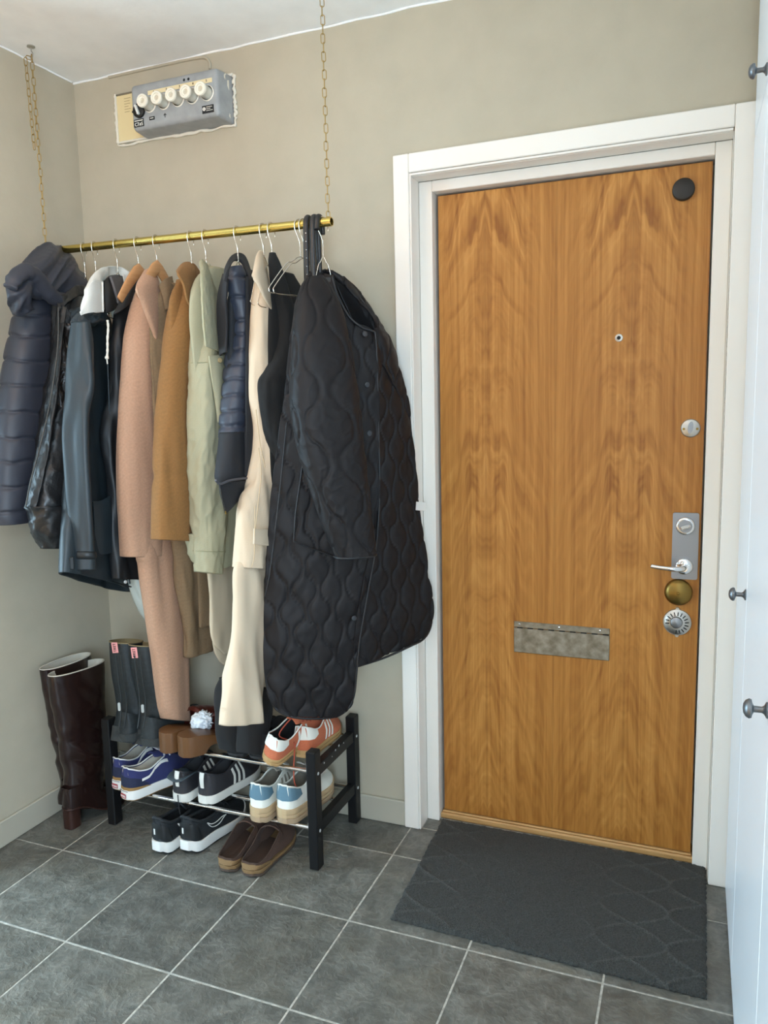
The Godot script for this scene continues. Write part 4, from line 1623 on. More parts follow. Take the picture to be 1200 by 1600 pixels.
func pale_jacket() -> void:
	var e := e_of(0.15)
	var x := 0.345
	var P := Vector3(x, 0, ROD_Z)
	hanger(0.359, e, false, "steel wire hanger with a twisted neck inside the white collar", 0.085)
	var t := thing("pale_jacket", "pale jacket with a tall white collar behind the raincoat hood", "jacket")
	var m := cloth(rgb(232, 230, 222), 0.7, "twill", 60.0, 0.3)
	var mint := cloth(rgb(214, 222, 214), 0.75, "twill", 60.0, 0.3)
	# tall standing collar, open to the front
	part(sheet(net([
		[[134, 452, x + .035], [144, 432, x + .02], [156, 420, x - .01], [172, 416, x - .035], [188, 417, x - .05], [200, 424, x - .03], [205, 436, x + .01]],
		[[131, 466, x + .05], [143, 446, x + .045], [156, 436, x + .015], [172, 430, x - .04], [188, 430, x - .055], [200, 436, x - .03], [206, 448, x + .02]],
		[[128, 484, x + .05], [142, 486, x + .055], [156, 488, x + .035], [172, 470, x - .04], [188, 466, x - .06], [201, 466, x - .03], [208, 470, x + .025]]]), 10, 12, 0.007, drape(0.004, 18.0, 14.0)), "collar", m, t)
	part(sheet(net([
		[[128, 476, x + .055], [136, 452, x + .06], [146, 438, x + .055], [160, 440, x + .03]],
		[[126, 486, x + .06], [138, 470, x + .068], [149, 462, x + .062], [160.5, 464, x + .045]],
		[[126, 492, x + .055], [138, 489, x + .066], [150, 488, x + .062], [161, 488, x + .05]]]), 10, 10, 0.006), "collar_flap", m, t)
	part(tube(line_px([[160, 441], [160.5, 464], [161, 487]], x + 0.055), 0.0028, 6), "collar_binding", m, t)
	var rows := body_rows(P, e, [[1.74, -0.03, 0.05, 0.02], [1.70, -0.05, 0.08, 0.03], [1.64, -0.09, 0.09, 0.03], [1.4, -0.1, 0.09, 0.032], [1.1, -0.1, 0.09, 0.034], [0.95, -0.09, 0.1, 0.036]])
	rows.append_array(sleeve_rows([[196, 880, 250, 874, 0.04], [204, 920, 255, 916, 0.04], [216, 950, 262, 950, 0.038], [229, 973, 270, 976, 0.034]], P, e))
	part(cloth_tube(rows, 56, 0.01, drape(0.006, 14.0, 2.0, 4.0)), "body", mint, t)
	button(px(228, 969, x + 0.045), Vector3(0.8, 0, 0.5), 0.004, M.steel, t, "snap")

func black_coat() -> void:
	var e := e_of(0.1)
	var x := 0.368
	var P := Vector3(x, 0, ROD_Z)
	var t := thing("black_coat", "plain black coat with a grey inner collar beside the pink coat", "coat")
	var m := cloth(rgb(24, 25, 27), 0.5, "felt", 30.0, 0.2)
	var g := cloth(rgb(92, 88, 88), 0.8, "felt", 30.0, 0.3)
	var rows := sleeve_rows([[204, 434, 222, 434, 0.012], [192, 460, 222, 456, 0.025], [178, 492, 220, 490, 0.026], [172, 540, 218, 540, 0.028], [168, 600, 215, 600, 0.03], [162, 660, 214, 660, 0.03], [160, 690, 214, 690, 0.03], [166, 740, 216, 740, 0.03], [170, 800, 218, 800, 0.03], [176, 905, 224, 905, 0.03]], P, e)
	part(cloth_tube(rows, 56, 0.008, drape(0.010, 15.0, 1.8, 6.0)), "sleeve", m, t)
	rows = body_rows(P + Vector3(-0.005, 0, 0), e, [[1.73, -0.04, 0.04, 0.012], [1.68, -0.08, 0.07, 0.02], [1.6, -0.1, 0.09, 0.024], [1.3, -0.1, 0.09, 0.026], [0.9, -0.1, 0.09, 0.026]])
	part(cloth_tube(rows, 48, 0.012, drape(0.006, 12.0, 1.8)), "body", m, t)
	# lapels and grey collar inside the white one
	part(sheet(net([
		[[163, 438, x + .0], [170, 432, x - .005], [178, 430, x - .01]],
		[[163, 462, x + .02], [172, 458, x + .025], [181, 456, x + .015]],
		[[165, 488, x + .03], [176, 486, x + .035], [186, 474, x + .02]]]), 8, 8, 0.006), "lapel", m, t)
	part(sheet(net([
		[[172, 432, x + .01], [180, 430, x - .01], [190, 432, x - .02]],
		[[178, 450, x + .025], [185, 448, x + .015], [193, 448, x - .005]],
		[[184, 474, x + .03], [190, 472, x + .03], [194, 462, x + .01]]]), 8, 8, 0.007), "collar", g, t)
	part(sheet(net([
		[[204, 432, x + .01], [213, 430, x + .03], [221, 434, x + .04]],
		[[197, 452, x + .035], [208, 450, x + .055], [220, 448, x + .06]],
		[[177, 492, x + .045], [192, 484, x + .06], [206, 470, x + .06]]]), 8, 8, 0.006), "lapel", m, t)

func pink_coat() -> void:
	var e := e_of(0.05)
	var x := 0.455
	var P := Vector3(x, 0, ROD_Z)
	hanger(0.439, e, true, "wooden hanger showing above the pink collar", 0.075, 0.1)
	var t := thing("pink_coat", "long dusty pink wool coat with a broad collar", "coat")
	var m := cloth(rgb(190, 148, 120), 0.88, "felt", 22.0, 0.35, 0.25)
	var rows := sleeve_rows([[218, 444, 240, 444, 0.02], [209, 462, 248, 460, 0.035], [201, 490, 254, 488, 0.044], [193, 530, 258, 530, 0.048], [188, 580, 259, 580, 0.05], [184.5, 640, 259, 640, 0.05], [182.5, 700, 259, 700, 0.05], [183, 760, 260, 760, 0.05], [186, 820, 260, 818, 0.05], [190, 871, 258, 866, 0.049]], P, e)
	part(cloth_tube(rows, 56, 0.007, drape(0.0045, 13.0, 1.5, 7.0), true, true, 0.9), "sleeve", m, t)
	rows = body_rows(P + Vector3(-0.012, 0, 0), e, [[1.77, -0.06, 0.04, 0.012], [1.72, -0.07, 0.09, 0.015], [1.62, -0.08, 0.12, 0.018], [1.3, -0.08, 0.12, 0.02]])
	rows.append_array(sleeve_rows([[214, 850, 290, 846, 0.028], [217, 885, 291, 880, 0.034], [224, 940, 292, 936, 0.04], [233, 1000, 293, 998, 0.04], [241, 1060, 294, 1060, 0.04], [247, 1105, 295, 1106, 0.038], [252, 1123, 296, 1126, 0.036]], P + Vector3(0.02, 0, 0), e))
	part(cloth_tube(rows, 56, 0.009, drape(0.004, 12.0, 1.2, 9.0), true, true, 0.75), "body", m, t)
	# wide notched collar
	var cx := x + 0.062
	part(sheet(net([
		[[226, 424, cx - .035], [233, 421, cx - .03], [241, 424, cx - .03], [247, 440, cx - .015]],
		[[213, 446, cx + .02], [224, 444, cx + .025], [238, 444, cx + .015], [250, 458, cx + .005]],
		[[214, 457, cx + .035], [226, 464, cx + .04], [240, 470, cx + .03], [254, 478, cx + .015]],
		[[224, 482, cx + .035], [232, 490, cx + .042], [243, 494, cx + .035], [254, 498, cx + .02]],
		[[236, 512, cx + .03], [240, 514, cx + .036], [246, 514, cx + .032], [252, 512, cx + .022]],
		[[242, 528, cx + .026], [244, 529, cx + .03], [247, 527, cx + .028], [250, 525, cx + .022]]]), 8, 8, 0.007), "collar", m, t)

func tan_coat() -> void:
	var e := e_of(0.05)
	var x := 0.535
	var P := Vector3(x, 0, ROD_Z)
	hanger(0.508, e, true, "wooden hanger between the pink collar and the camel collar", 0.07, 0.1)
	var t := thing("tan_coat", "olive tan coat mostly hidden behind the camel coat", "coat")
	var m := cloth(rgb(130, 106, 78), 0.9, "felt", 22.0, 0.4)
	var rows := body_rows(P, e, [[1.76, -0.05, 0.04, 0.012], [1.70, -0.05, 0.1, 0.02], [1.6, -0.05, 0.14, 0.025], [1.2, -0.05, 0.14, 0.026]])
	rows.append_array(sleeve_rows([[270, 850, 332, 846, 0.028], [276, 920, 336, 915, 0.03], [283, 980, 334, 970, 0.03], [286, 1030, 333, 1010, 0.03]], P, e))
	part(cloth_tube(rows, 56, 0.01, drape(0.01, 14.0, 2.5, 12.0)), "body", m, t)
	rows = body_rows(P + Vector3(0.035, 0, 0), e, [[1.65, -0.1, 0.03, 0.01], [1.5, -0.12, 0.06, 0.014], [1.1, -0.12, 0.08, 0.016], [0.68, -0.12, 0.09, 0.018]])
	part(cloth_tube(rows, 32, 0.015, drape(0.004, 14.0, 2.5)), "facing", m, t)
	part(sheet(net([
		[[248, 446, x - .0], [258, 436, x + .0], [268, 432, x - .01]],
		[[254, 466, x + .02], [262, 460, x + .025], [272, 452, x + .01]],
		[[258, 484, x + .025], [266, 482, x + .03], [276, 476, x + .015]]]), 8, 8, 0.006), "lapel", m, t)

func camel_coat() -> void:
	var e := e_of(0.05)
	var x := 0.62
	var P := Vector3(x, 0, ROD_Z)
	hanger(0.632, e, false, "twisted steel wire hanger of the camel brown coat", 0.08)
	var t := thing("camel_coat", "camel brown wool coat with straight sleeve", "coat")
	var m := cloth(rgb(140, 97, 50), 0.88, "felt", 22.0, 0.4, 0.2)
	var rows := sleeve_rows([[276, 436, 290, 436, 0.016], [270, 460, 296, 456, 0.028], [262, 482, 300, 480, 0.036], [254, 530, 303, 530, 0.042], [248, 590, 305, 590, 0.044], [243, 650, 305, 650, 0.044], [239, 710, 305, 710, 0.044], [237, 770, 304, 770, 0.044], [236.5, 843, 299, 846, 0.042]], P, e)
	var dent := func(u, s, p):
		var d: float = drape(0.004, 13.0, 1.4, 21.0).call(u, s, p)
		return d - 0.006 * exp(-pow((p.y - row_y(242, 745, x)) / 0.02, 2.0)) * (0.5 + 0.5 * cos(u * TAU))
	part(cloth_tube(rows, 56, 0.007, dent, true, true, 0.85), "sleeve", m, t)
	rows = body_rows(P + Vector3(0.0, 0, 0), e, [[1.78, -0.03, 0.04, 0.012], [1.72, -0.03, 0.11, 0.02], [1.62, -0.04, 0.15, 0.024], [1.3, -0.05, 0.14, 0.024], [0.98, -0.06, 0.13, 0.024]])
	part(cloth_tube(rows, 48, 0.012, drape(0.004, 12.0, 1.4)), "body", m, t)
	var cx := x + 0.042
	part(sheet(net([
		[[276, 424, cx - .02], [286, 412, cx - .035], [297, 411, cx - .035], [304, 418, cx - .02]],
		[[277, 428, cx + .015], [286, 422, cx + .0], [296, 422, cx - .005], [304, 430, cx - .005]],
		[[286, 444, cx + .025], [292, 446, cx + .022], [298, 448, cx + .015], [304, 450, cx + .005]],
		[[291, 466, cx + .025], [295, 468, cx + .024], [299, 470, cx + .02], [303, 470, cx + .01]],
		[[296, 478, cx + .024], [297, 479, cx + .024], [299, 479, cx + .022], [301, 478, cx + .018]]]), 8, 8, 0.006), "collar", m, t)
	part(sheet(net([
		[[297, 411, cx - .04], [304, 414, cx - .05], [311, 424, cx - .05]],
		[[303, 430, cx - .01], [308, 440, cx - .02], [312, 450, cx - .03]],
		[[301, 470, cx + .0], [305, 476, cx - .005], [309, 484, cx - .02]]]), 8, 8, 0.006), "collar_back", m, t)

func cream_coat() -> void:
	var e := e_of(0.0)
	var x := 0.655
	var P := Vector3(x, 0, ROD_Z)
	var t := thing("cream_coat", "cream cotton coat whose pointed hem shows below the sage overshirt", "coat")
	var m := cloth(rgb(214, 196, 168), 0.82, "twill", 80.0, 0.35)
	var rows := body_rows(P, e, [[1.74, -0.06, 0.03, 0.006], [1.66, -0.06, 0.09, 0.008], [1.5, -0.06, 0.12, 0.01], [1.1, -0.04, 0.1, 0.01]])
	rows.append_array(sleeve_rows([[318, 850, 384, 846, 0.01], [326, 900, 388, 896, 0.01], [329, 950, 388, 948, 0.01], [331, 995, 386, 980, 0.01], [340, 1012, 378, 994, 0.009], [350, 1023, 368, 1006, 0.007]], P, e))
	part(cloth_tube(rows, 48, 0.009, drape(0.004, 12.0, 2.0, 3.0), true, true, 0.7), "body", m, t)
	rows = sleeve_rows([[332, 960, 390, 955, 0.008], [331, 990, 388, 985, 0.01], [334, 1015, 384, 1015, 0.012], [342, 1034, 376, 1036, 0.012], [354, 1042, 370, 1043, 0.008]], P + Vector3(-0.03, 0, -0.01), e)
	part(cloth_tube(rows, 32, 0.008, drape(0.006, 16.0, 6.0)), "lining", m, t)

func sage_shirt() -> void:
	var e := e_of(0.02)
	var x := 0.70
	var P := Vector3(x, 0, ROD_Z)
	hanger(0.683, e, false, "slim steel wire hanger of the sage green overshirt", 0.085)
	var t := thing("sage_overshirt", "washed sage green cotton overshirt with a buttoned cuff", "shirt")
	var m := cloth(rgb(172, 166, 137), 0.85, "twill", 70.0, 0.5)
	var stitch := mat(rgb(150, 148, 116), 0.9)
	var rows := sleeve_rows([[308, 448, 322, 448, 0.016], [303, 480, 328, 478, 0.026], [299, 510, 332, 508, 0.034], [295, 555, 338, 555, 0.04], [293.5, 610, 344, 610, 0.043], [293, 680, 350, 680, 0.045], [294, 730, 353, 730, 0.045], [297, 790, 355, 790, 0.044], [301, 840, 353, 840, 0.04], [302.5, 860, 350, 861, 0.037], [303, 880, 349, 881, 0.037], [304, 893, 347, 898, 0.036]], P, e)
	var wr := func(_u, s, p):
		var a := noise.get_noise_3d(p.x * 16.0, p.y * 5.0 + p.z * 6.0, p.z * 16.0)
		var b := 1.0 - absf(noise.get_noise_3d(p.x * 30.0, p.y * 14.0 + p.z * 16.0, p.z * 30.0 + 3.0))
		return (0.006 * a + 0.004 * b * b - 0.002) * minf(1.0, 0.2 + s * 2.0)
	part(cloth_tube(rows, 64, 0.006, wr), "sleeve", m, t)
	# seams ring the sleeve
	for q in [[294.5, 567, 339, 566, 0.0415, 0.0012], [302.5, 861, 350, 862, 0.0385, 0.0012]]:
		var r: Array = sleeve_rows([q.slice(0, 5)], P, e)[0]
		var ring := PackedVector3Array()
		for k in 40:
			var g := TAU * k / 40.0
			ring.append(r[0] + r[1] * 1.015 * signf(cos(g)) * pow(absf(cos(g)), 0.85) + r[2] * 1.03 * signf(sin(g)) * pow(absf(sin(g)), 0.85))
		part(tube(ring, q[5], 6, true), "seam", stitch, t)
	rows = body_rows(P, e, [[1.79, -0.03, 0.04, 0.015], [1.73, -0.03, 0.12, 0.022], [1.62, -0.04, 0.16, 0.026], [1.3, -0.05, 0.15, 0.028], [0.9, -0.05, 0.14, 0.028]])
	part(cloth_tube(rows, 48, 0.01, drape(0.007, 14.0, 2.5, 5.0)), "body", m, t)
	# the other sleeve peeps out behind the cuff
	rows = sleeve_rows([[290, 835, 312, 832, 0.02], [290.5, 850, 314, 850, 0.024], [294, 866, 316, 866, 0.024], [302, 880, 318, 880, 0.018]], P + Vector3(-0.03, 0, 0), e)
	part(cloth_tube(rows, 32, 0.006, crinkle(0.005, 26.0)), "far_cuff", m, t)
	# collar stand and thick collar leaf falling to the front
	var cx := x + 0.02
	part(sheet(net([
		[[311, 412, cx - .02], [315, 406, cx - .025], [320, 410, cx - .03], [327, 420, cx - .04]],
		[[313, 428, cx + .01], [319, 424, cx + .01], [327, 428, cx + .0], [334, 438, cx - .015]],
		[[315, 464, cx + .03], [322, 462, cx + .032], [331, 464, cx + .025], [339, 470, cx + .01]],
		[[317, 500, cx + .04], [325, 500, cx + .043], [334, 502, cx + .035], [341, 504, cx + .02]],
		[[320, 530, cx + .045], [328, 532, cx + .047], [337, 536, cx + .04], [344, 540, cx + .026]],
		[[321, 541, cx + .044], [329, 544, cx + .046], [338, 547, cx + .04], [346, 550, cx + .026]]]), 8, 8, 0.006, crinkle(0.002, 40.0)), "collar", m, t)
	part(tube(line_px([[316, 422], [316.5, 445], [317, 470], [318.5, 500], [321, 528], [323, 537]], cx + 0.05), 0.0011, 6), "collar_stitching", stitch, t)
	part(sheet(net([
		[[326, 412, cx - .06], [336, 430, cx - .07], [344, 460, cx - .07]],
		[[334, 470, cx - .02], [341, 482, cx - .03], [346, 500, cx - .04]],
		[[342, 520, cx - .0], [345, 526, cx - .01], [348, 536, cx - .02]]]), 8, 8, 0.006), "collar_back", m, t)
	# front placket in the shade with a button and pocket flap
	part(sheet(net([
		[[326, 556, cx + .028], [338, 555, cx + .034], [352, 554, cx + .03]],
		[[332, 600, cx + .03], [342, 600, cx + .038], [354, 600, cx + .03]],
		[[340, 660, cx + .03], [346, 660, cx + .038], [356, 660, cx + .03]]]), 8, 8, 0.005), "placket", m, t)
	button(px(343.5, 563, cx + .04), Vector3(0.85, 0, 0.45), 0.0075, mat(rgb(150, 130, 92), 0.5), t)
	button(px(349, 640, cx + .04), Vector3(0.85, 0, 0.45), 0.0075, mat(rgb(150, 130, 92), 0.5), t)

func navy_vest() -> void:
	var e := e_of(-0.05)
	var x := 0.80
	var P := Vector3(x, 0, ROD_Z)
	hanger(0.792, e, false, "slim steel wire hanger of the navy quilted vest", 0.085)
	var t := thing("quilted_vest", "navy quilted vest with black stretch side and zipped hem", "vest")
	var m := mat(rgb(52, 57, 70), 0.45)
	triplanar(m, 30.0)
	m.normal_enabled = true
	m.normal_texture = tex["crinkle"]
	m.normal_scale = 0.35
	var bk := cloth(rgb(30, 31, 36), 0.72, "weave", 90.0, 0.3, 0.15)
	var seams := PackedFloat32Array()
	for v in [430, 462, 498, 520, 546, 570, 594, 620, 644, 666, 690]:
		seams.append(row_y(365.0, v, x))
	var rows := sleeve_rows([[360, 416, 376, 414, 0.015], [354, 432, 384, 430, 0.024], [354, 460, 387, 456, 0.03], [356, 500, 387, 498, 0.033], [353, 550, 386, 548, 0.035], [349, 590, 386, 590, 0.036], [346, 630, 386, 630, 0.036], [343.5, 660, 386, 660, 0.035], [342.5, 686, 386, 676, 0.034]], P, e)
	part(cloth_tube(rows, 56, 0.004, puffed(seams, 0.0055, 2.0), false), "quilted_front", m, t)
	# black lower panel and the side turning away
	rows = sleeve_rows([[343, 676, 390, 672, 0.034], [341, 700, 396, 690, 0.036], [338, 725, 404, 716, 0.038], [336, 746, 412, 740, 0.039], [340, 758, 413, 748, 0.038]], P + Vector3(0.002, 0, 0), e)
	part(cloth_tube(rows, 56, 0.006, drape(0.003, 20.0, 3.0)), "stretch_panel", bk, t)
	part(sheet(net([
		[[384, 432, x + .03], [389, 434, x + .035], [393, 440, x + .03]],
		[[384, 520, x + .04], [390, 520, x + .045], [393, 520, x + .04]],
		[[384, 600, x + .045], [390, 600, x + .05], [396, 600, x + .045]],
		[[384, 680, x + .045], [394, 680, x + .052], [404, 684, x + .045]],
		[[384, 744, x + .042], [398, 742, x + .05], [413, 742, x + .042]]]), 6, 10, 0.005), "side_panel", bk, t)
	part(tube(line_px([[383, 676], [383.5, 710], [383, 744]], x + 0.05), 0.0012, 6), "panel_seam", bk, t)
	# piped hem, higher at the side, and the lining that drops to the zip end
	part(tube(line_px([[337, 750], [344, 756], [358, 751], [376, 748], [396, 746], [412, 744]], x + 0.045), 0.0035, 8), "hem_piping", mat(rgb(78, 78, 84), 0.6), t)
	part(sheet(net([
		[[343, 758, x + .035], [362, 753, x + .04], [386, 750, x + .04], [411, 746, x + .035]],
		[[345, 775, x + .03], [358, 772, x + .035], [376, 766, x + .035], [400, 756, x + .032]],
		[[350, 790, x + .028], [358, 786, x + .03], [368, 780, x + .032], [382, 770, x + .03]],
		[[352, 802, x + .025], [356, 799, x + .026], [362, 793, x + .028], [370, 784, x + .028]]]), 8, 8, 0.005), "lining", cloth(rgb(38, 38, 42), 0.85, "felt", 40.0, 0.3), t)
	part(tube(line_px([[344, 762], [347, 780], [352, 802]], x + 0.034), 0.002, 6), "zip", mat(rgb(60, 58, 54), 0.4, 0.5), t)
	part(moved(box(Vector3(0.003, 0.01, 0.004), 0.001), at3(px(352.5, 801, x + 0.036))), "zip_pull", M.old_brass, t)
	# black stand collar and back yoke
	part(sheet(net([
		[[351, 436, x + .015], [353, 418, x + .01], [360, 402, x - .01], [370, 396, x - .025], [381, 400, x - .02], [388, 414, x + .0], [393, 434, x + .025]],
		[[352, 440, x + .03], [357, 424, x + .03], [363, 411, x + .01], [370, 407, x - .01], [378, 410, x - .005], [384, 422, x + .01], [390, 440, x + .035]]]), 8, 6, 0.008), "collar", bk, t)
	part(sheet(net([
		[[349, 428, x - .02], [352, 432, x + .0], [356, 436, x + .015]],
		[[341, 462, x - .03], [346, 466, x - .01], [354, 470, x + .01]],
		[[340, 500, x - .035], [346, 504, x - .015], [355, 508, x + .01]],
		[[344, 556, x - .03], [348, 552, x - .015], [353, 550, x + .005]]]), 6, 8, 0.006), "back_panel", bk, t)
	rows = body_rows(P + Vector3(-0.01, 0, 0), e, [[1.78, -0.04, 0.03, 0.012], [1.72, -0.05, 0.09, 0.02], [1.6, -0.06, 0.12, 0.024], [1.4, -0.06, 0.13, 0.026], [1.2, -0.06, 0.14, 0.026]])
	part(cloth_tube(rows, 40, 0.012, drape(0.003, 12.0, 2.0)), "back", bk, t)

func trench_coat() -> void:
	var e := e_of(-0.1)
	var x := 0.878
	var P := Vector3(x, 0, ROD_Z)
	hanger(0.877, e, false, "slim steel wire hanger of the beige trench coat", 0.075)
	var t := thing("trench_coat", "long beige cotton trench coat with stitched pocket", "coat")
	var m := cloth(rgb(222, 200, 172), 0.8, "twill", 80.0, 0.35)
	var stitch := mat(rgb(202, 174, 138), 0.9)
	# upper front and sleeve
	var rows := sleeve_rows([[398, 432, 414, 430, 0.014], [394, 470, 428, 468, 0.026], [391, 520, 432, 518, 0.03], [388, 580, 432, 578, 0.032], [389, 620, 430, 618, 0.032], [394, 680, 432, 680, 0.034], [390, 740, 436, 740, 0.036], [376, 780, 440, 780, 0.038], [368, 810, 440, 810, 0.04], [366, 850, 440, 850, 0.041], [364, 887, 440, 887, 0.041]], P, e)
	part(cloth_tube(rows, 64, 0.006, drape(0.006, 16.0, 2.2, 15.0)), "sleeve", m, t)
	# long front below it
	rows = sleeve_rows([[396, 770, 424, 768, 0.008, -0.012], [392, 820, 426, 818, 0.012, -0.012], [380, 860, 430, 858, 0.016, -0.008], [366, 890, 430, 888, 0.022], [367, 940, 425, 938, 0.022], [365, 985, 420, 984, 0.024], [357, 1040, 414, 1036, 0.026], [349, 1085, 408, 1080, 0.028], [345.5, 1112, 406, 1106, 0.028], [345, 1134, 406, 1126, 0.028]], P + Vector3(0.005, 0, 0), e)
	var fold := func(u, s, p):
		var a := noise.get_noise_3d(p.x * 14.0 + p.y * 3.0, p.y * 1.4, p.z * 14.0 + 31.0)
		return (0.007 * a + 0.006 * (1.0 - absf(noise.get_noise_3d(p.x * 9.0, p.y * 2.2 - p.z * 5.0, 4.0)) * 2.0)) * smoothstep(0.1, 0.5, s)
	part(cloth_tube(rows, 72, 0.007, fold, true, true, 0.75), "front_panel", m, t)
	# collar
	part(sheet(net([
		[[400, 400, x - .0], [405, 392, x - .01], [411, 396, x - .015], [414, 404, x - .02]],
		[[396, 420, x + .025], [404, 416, x + .03], [413, 420, x + .02], [418, 430, x + .005]],
		[[394, 432, x + .03], [404, 436, x + .04], [416, 444, x + .032], [422, 456, x + .02]],
		[[404, 446, x + .035], [410, 456, x + .042], [419, 464, x + .036], [426, 474, x + .025]],
		[[413, 466, x + .036], [416, 470, x + .04], [422, 478, x + .036], [429, 486, x + .028]],
		[[419, 474, x + .034], [420, 477, x + .036], [424, 484, x + .034], [428, 492, x + .03]]]), 8, 8, 0.005), "collar", m, t)
	# front edge and pocket: real stitched welts
	part(sheet(net([[[397, 826, x + .045], [410, 827, x + .048], [424, 827, x + .046]], [[396, 850, x + .05], [410, 852, x + .053], [424, 853, x + .05]]]), 6, 6, 0.004), "pocket_flap", m, t)
	for q in [[[398, 790], [398, 830], [397, 870], [393, 886]], [[404, 700], [408, 740], [404, 780], [399, 826]], [[400, 640], [406, 690], [414, 730]]]:
		part(tube(line_px(q, x + 0.049), 0.0012, 6), "stitching", stitch, t)

func wool_vest() -> void:
	var e := e_of(-0.15)
	var x := 0.925
	var P := Vector3(x, 0, ROD_Z)
	hanger(0.904, e, false, "slim steel wire hanger of the black wool vest", 0.08)
	var t := thing("wool_vest", "black woolly vest between the trench coat and the long quilted coat", "vest")
	var m := cloth(rgb(22, 22, 22), 0.95, "felt", 45.0, 1.0, 0.12)
	var rows := sleeve_rows([[421, 394, 430, 396, 0.008], [419, 410, 438, 412, 0.014], [421, 440, 447, 440, 0.022], [425, 470, 456, 468, 0.028], [427, 500, 462, 500, 0.032], [424, 540, 466, 540, 0.034], [415, 575, 468, 575, 0.036], [406, 597, 470, 597, 0.037], [408, 640, 472, 640, 0.038], [416, 690, 476, 690, 0.039], [428, 740, 482, 740, 0.04], [436, 800, 486, 800, 0.04], [442, 860, 490, 860, 0.038]], P, e)
	part(cloth_tube(rows, 56, 0.007, drape(0.006, 20.0, 4.0, 25.0)), "front", m, t)
	rows = body_rows(P + Vector3(-0.01, 0, 0), e, [[1.76, -0.05, 0.03, 0.01], [1.68, -0.06, 0.09, 0.016], [1.5, -0.07, 0.12, 0.02], [1.2, -0.07, 0.13, 0.02], [0.98, -0.07, 0.13, 0.02]])
	part(cloth_tube(rows, 40, 0.012, drape(0.003, 12.0, 2.0)), "back", m, t)

func spare_hangers_and_belt() -> void:
	hanger(0.994, e_of(-0.5), false, "bare steel wire hanger hooked beside the black belt", 0.085, 0.1, 0.085)
	hanger(1.006, e_of(-0.35), false, "bare steel wire hanger with notched shoulders next to the other bare one", 0.09, 0.11, 0.085)
	var t := thing("leather_belt", "black studded leather belt looped over the brass rod", "belt")
	var m := mat(rgb(30, 28, 28), 0.32)
	triplanar(m, 20.0)
	m.normal_enabled = true
	m.normal_texture = tex["leather"]
	m.normal_scale = 0.5
	for k in 2:
		var x: float = 1.022 + 0.016 * k
		var y := rod_y(x)
		var pts := []
		for q in [[-0.02, -0.32], [-0.019, -0.15], [-0.0165, -0.02], [-0.0125, 0.008], [0.0, 0.0165], [0.0125, 0.008], [0.0165, -0.02], [0.02, -0.15], [0.022, -0.36]]:
			pts.append(Vector3(x + 0.004 * k, y + q[1], ROD_Z + q[0]))
		part(tube(smooth_path(pts, 5), 0.0085, 10, false, Vector3(0, 0, 1), 0.75), "strap", m, t)
	for k in 7:
		part(turned([[0.0, 0.002], [0.0016, 0.0012], [0.002, 0.0]], 8, Vector3(1.026, rod_y(1.02) - 0.03 - 0.022 * k, ROD_Z + 0.0255 + 0.0002 * k), Vector3(0, 0, 1)), "stud", M.chrome, t)
	# tail of the strap on the far side of the hook
	var tail := []
	for q in [[-0.016, -0.028], [-0.0165, -0.012], [-0.0125, 0.008], [0.0, 0.0165], [0.0125, 0.009], [0.0165, -0.008], [0.02, -0.022]]:
		tail.append(Vector3(1.056, rod_y(1.056) + q[1], ROD_Z + q[0]))
	part(tube(smooth_path(tail, 5), 0.008, 10, false, Vector3(0, 0, 1), 0.75), "buckle_end", m, t)

# ---------------------------------------------------------------- the long quilted coat
# stitched onion quilting in flat cloth coordinates (metres)
func onion(s: float, y: float, w: float, period: float, amp: float, puff: float) -> float:
	var k := int(floor(s / w))
	var best := 9.0
	var sl := amp * TAU / period
	for q in range(k - 1, k + 3):
		var ph := y * TAU / period + (PI if posmod(q, 2) == 1 else 0.0)
		var sn := sin(ph)
		var ln := q * w + amp * signf(sn) * pow(absf(sn), 0.7)
		var slope := sl * cos(ph)
		best = minf(best, absf(s - ln) / sqrt(1.0 + slope * slope))
	return puff * (1.0 - exp(-best / 0.007)) - puff * 0.5 * exp(-pow(best / 0.0022, 2.0)) - puff * 0.5

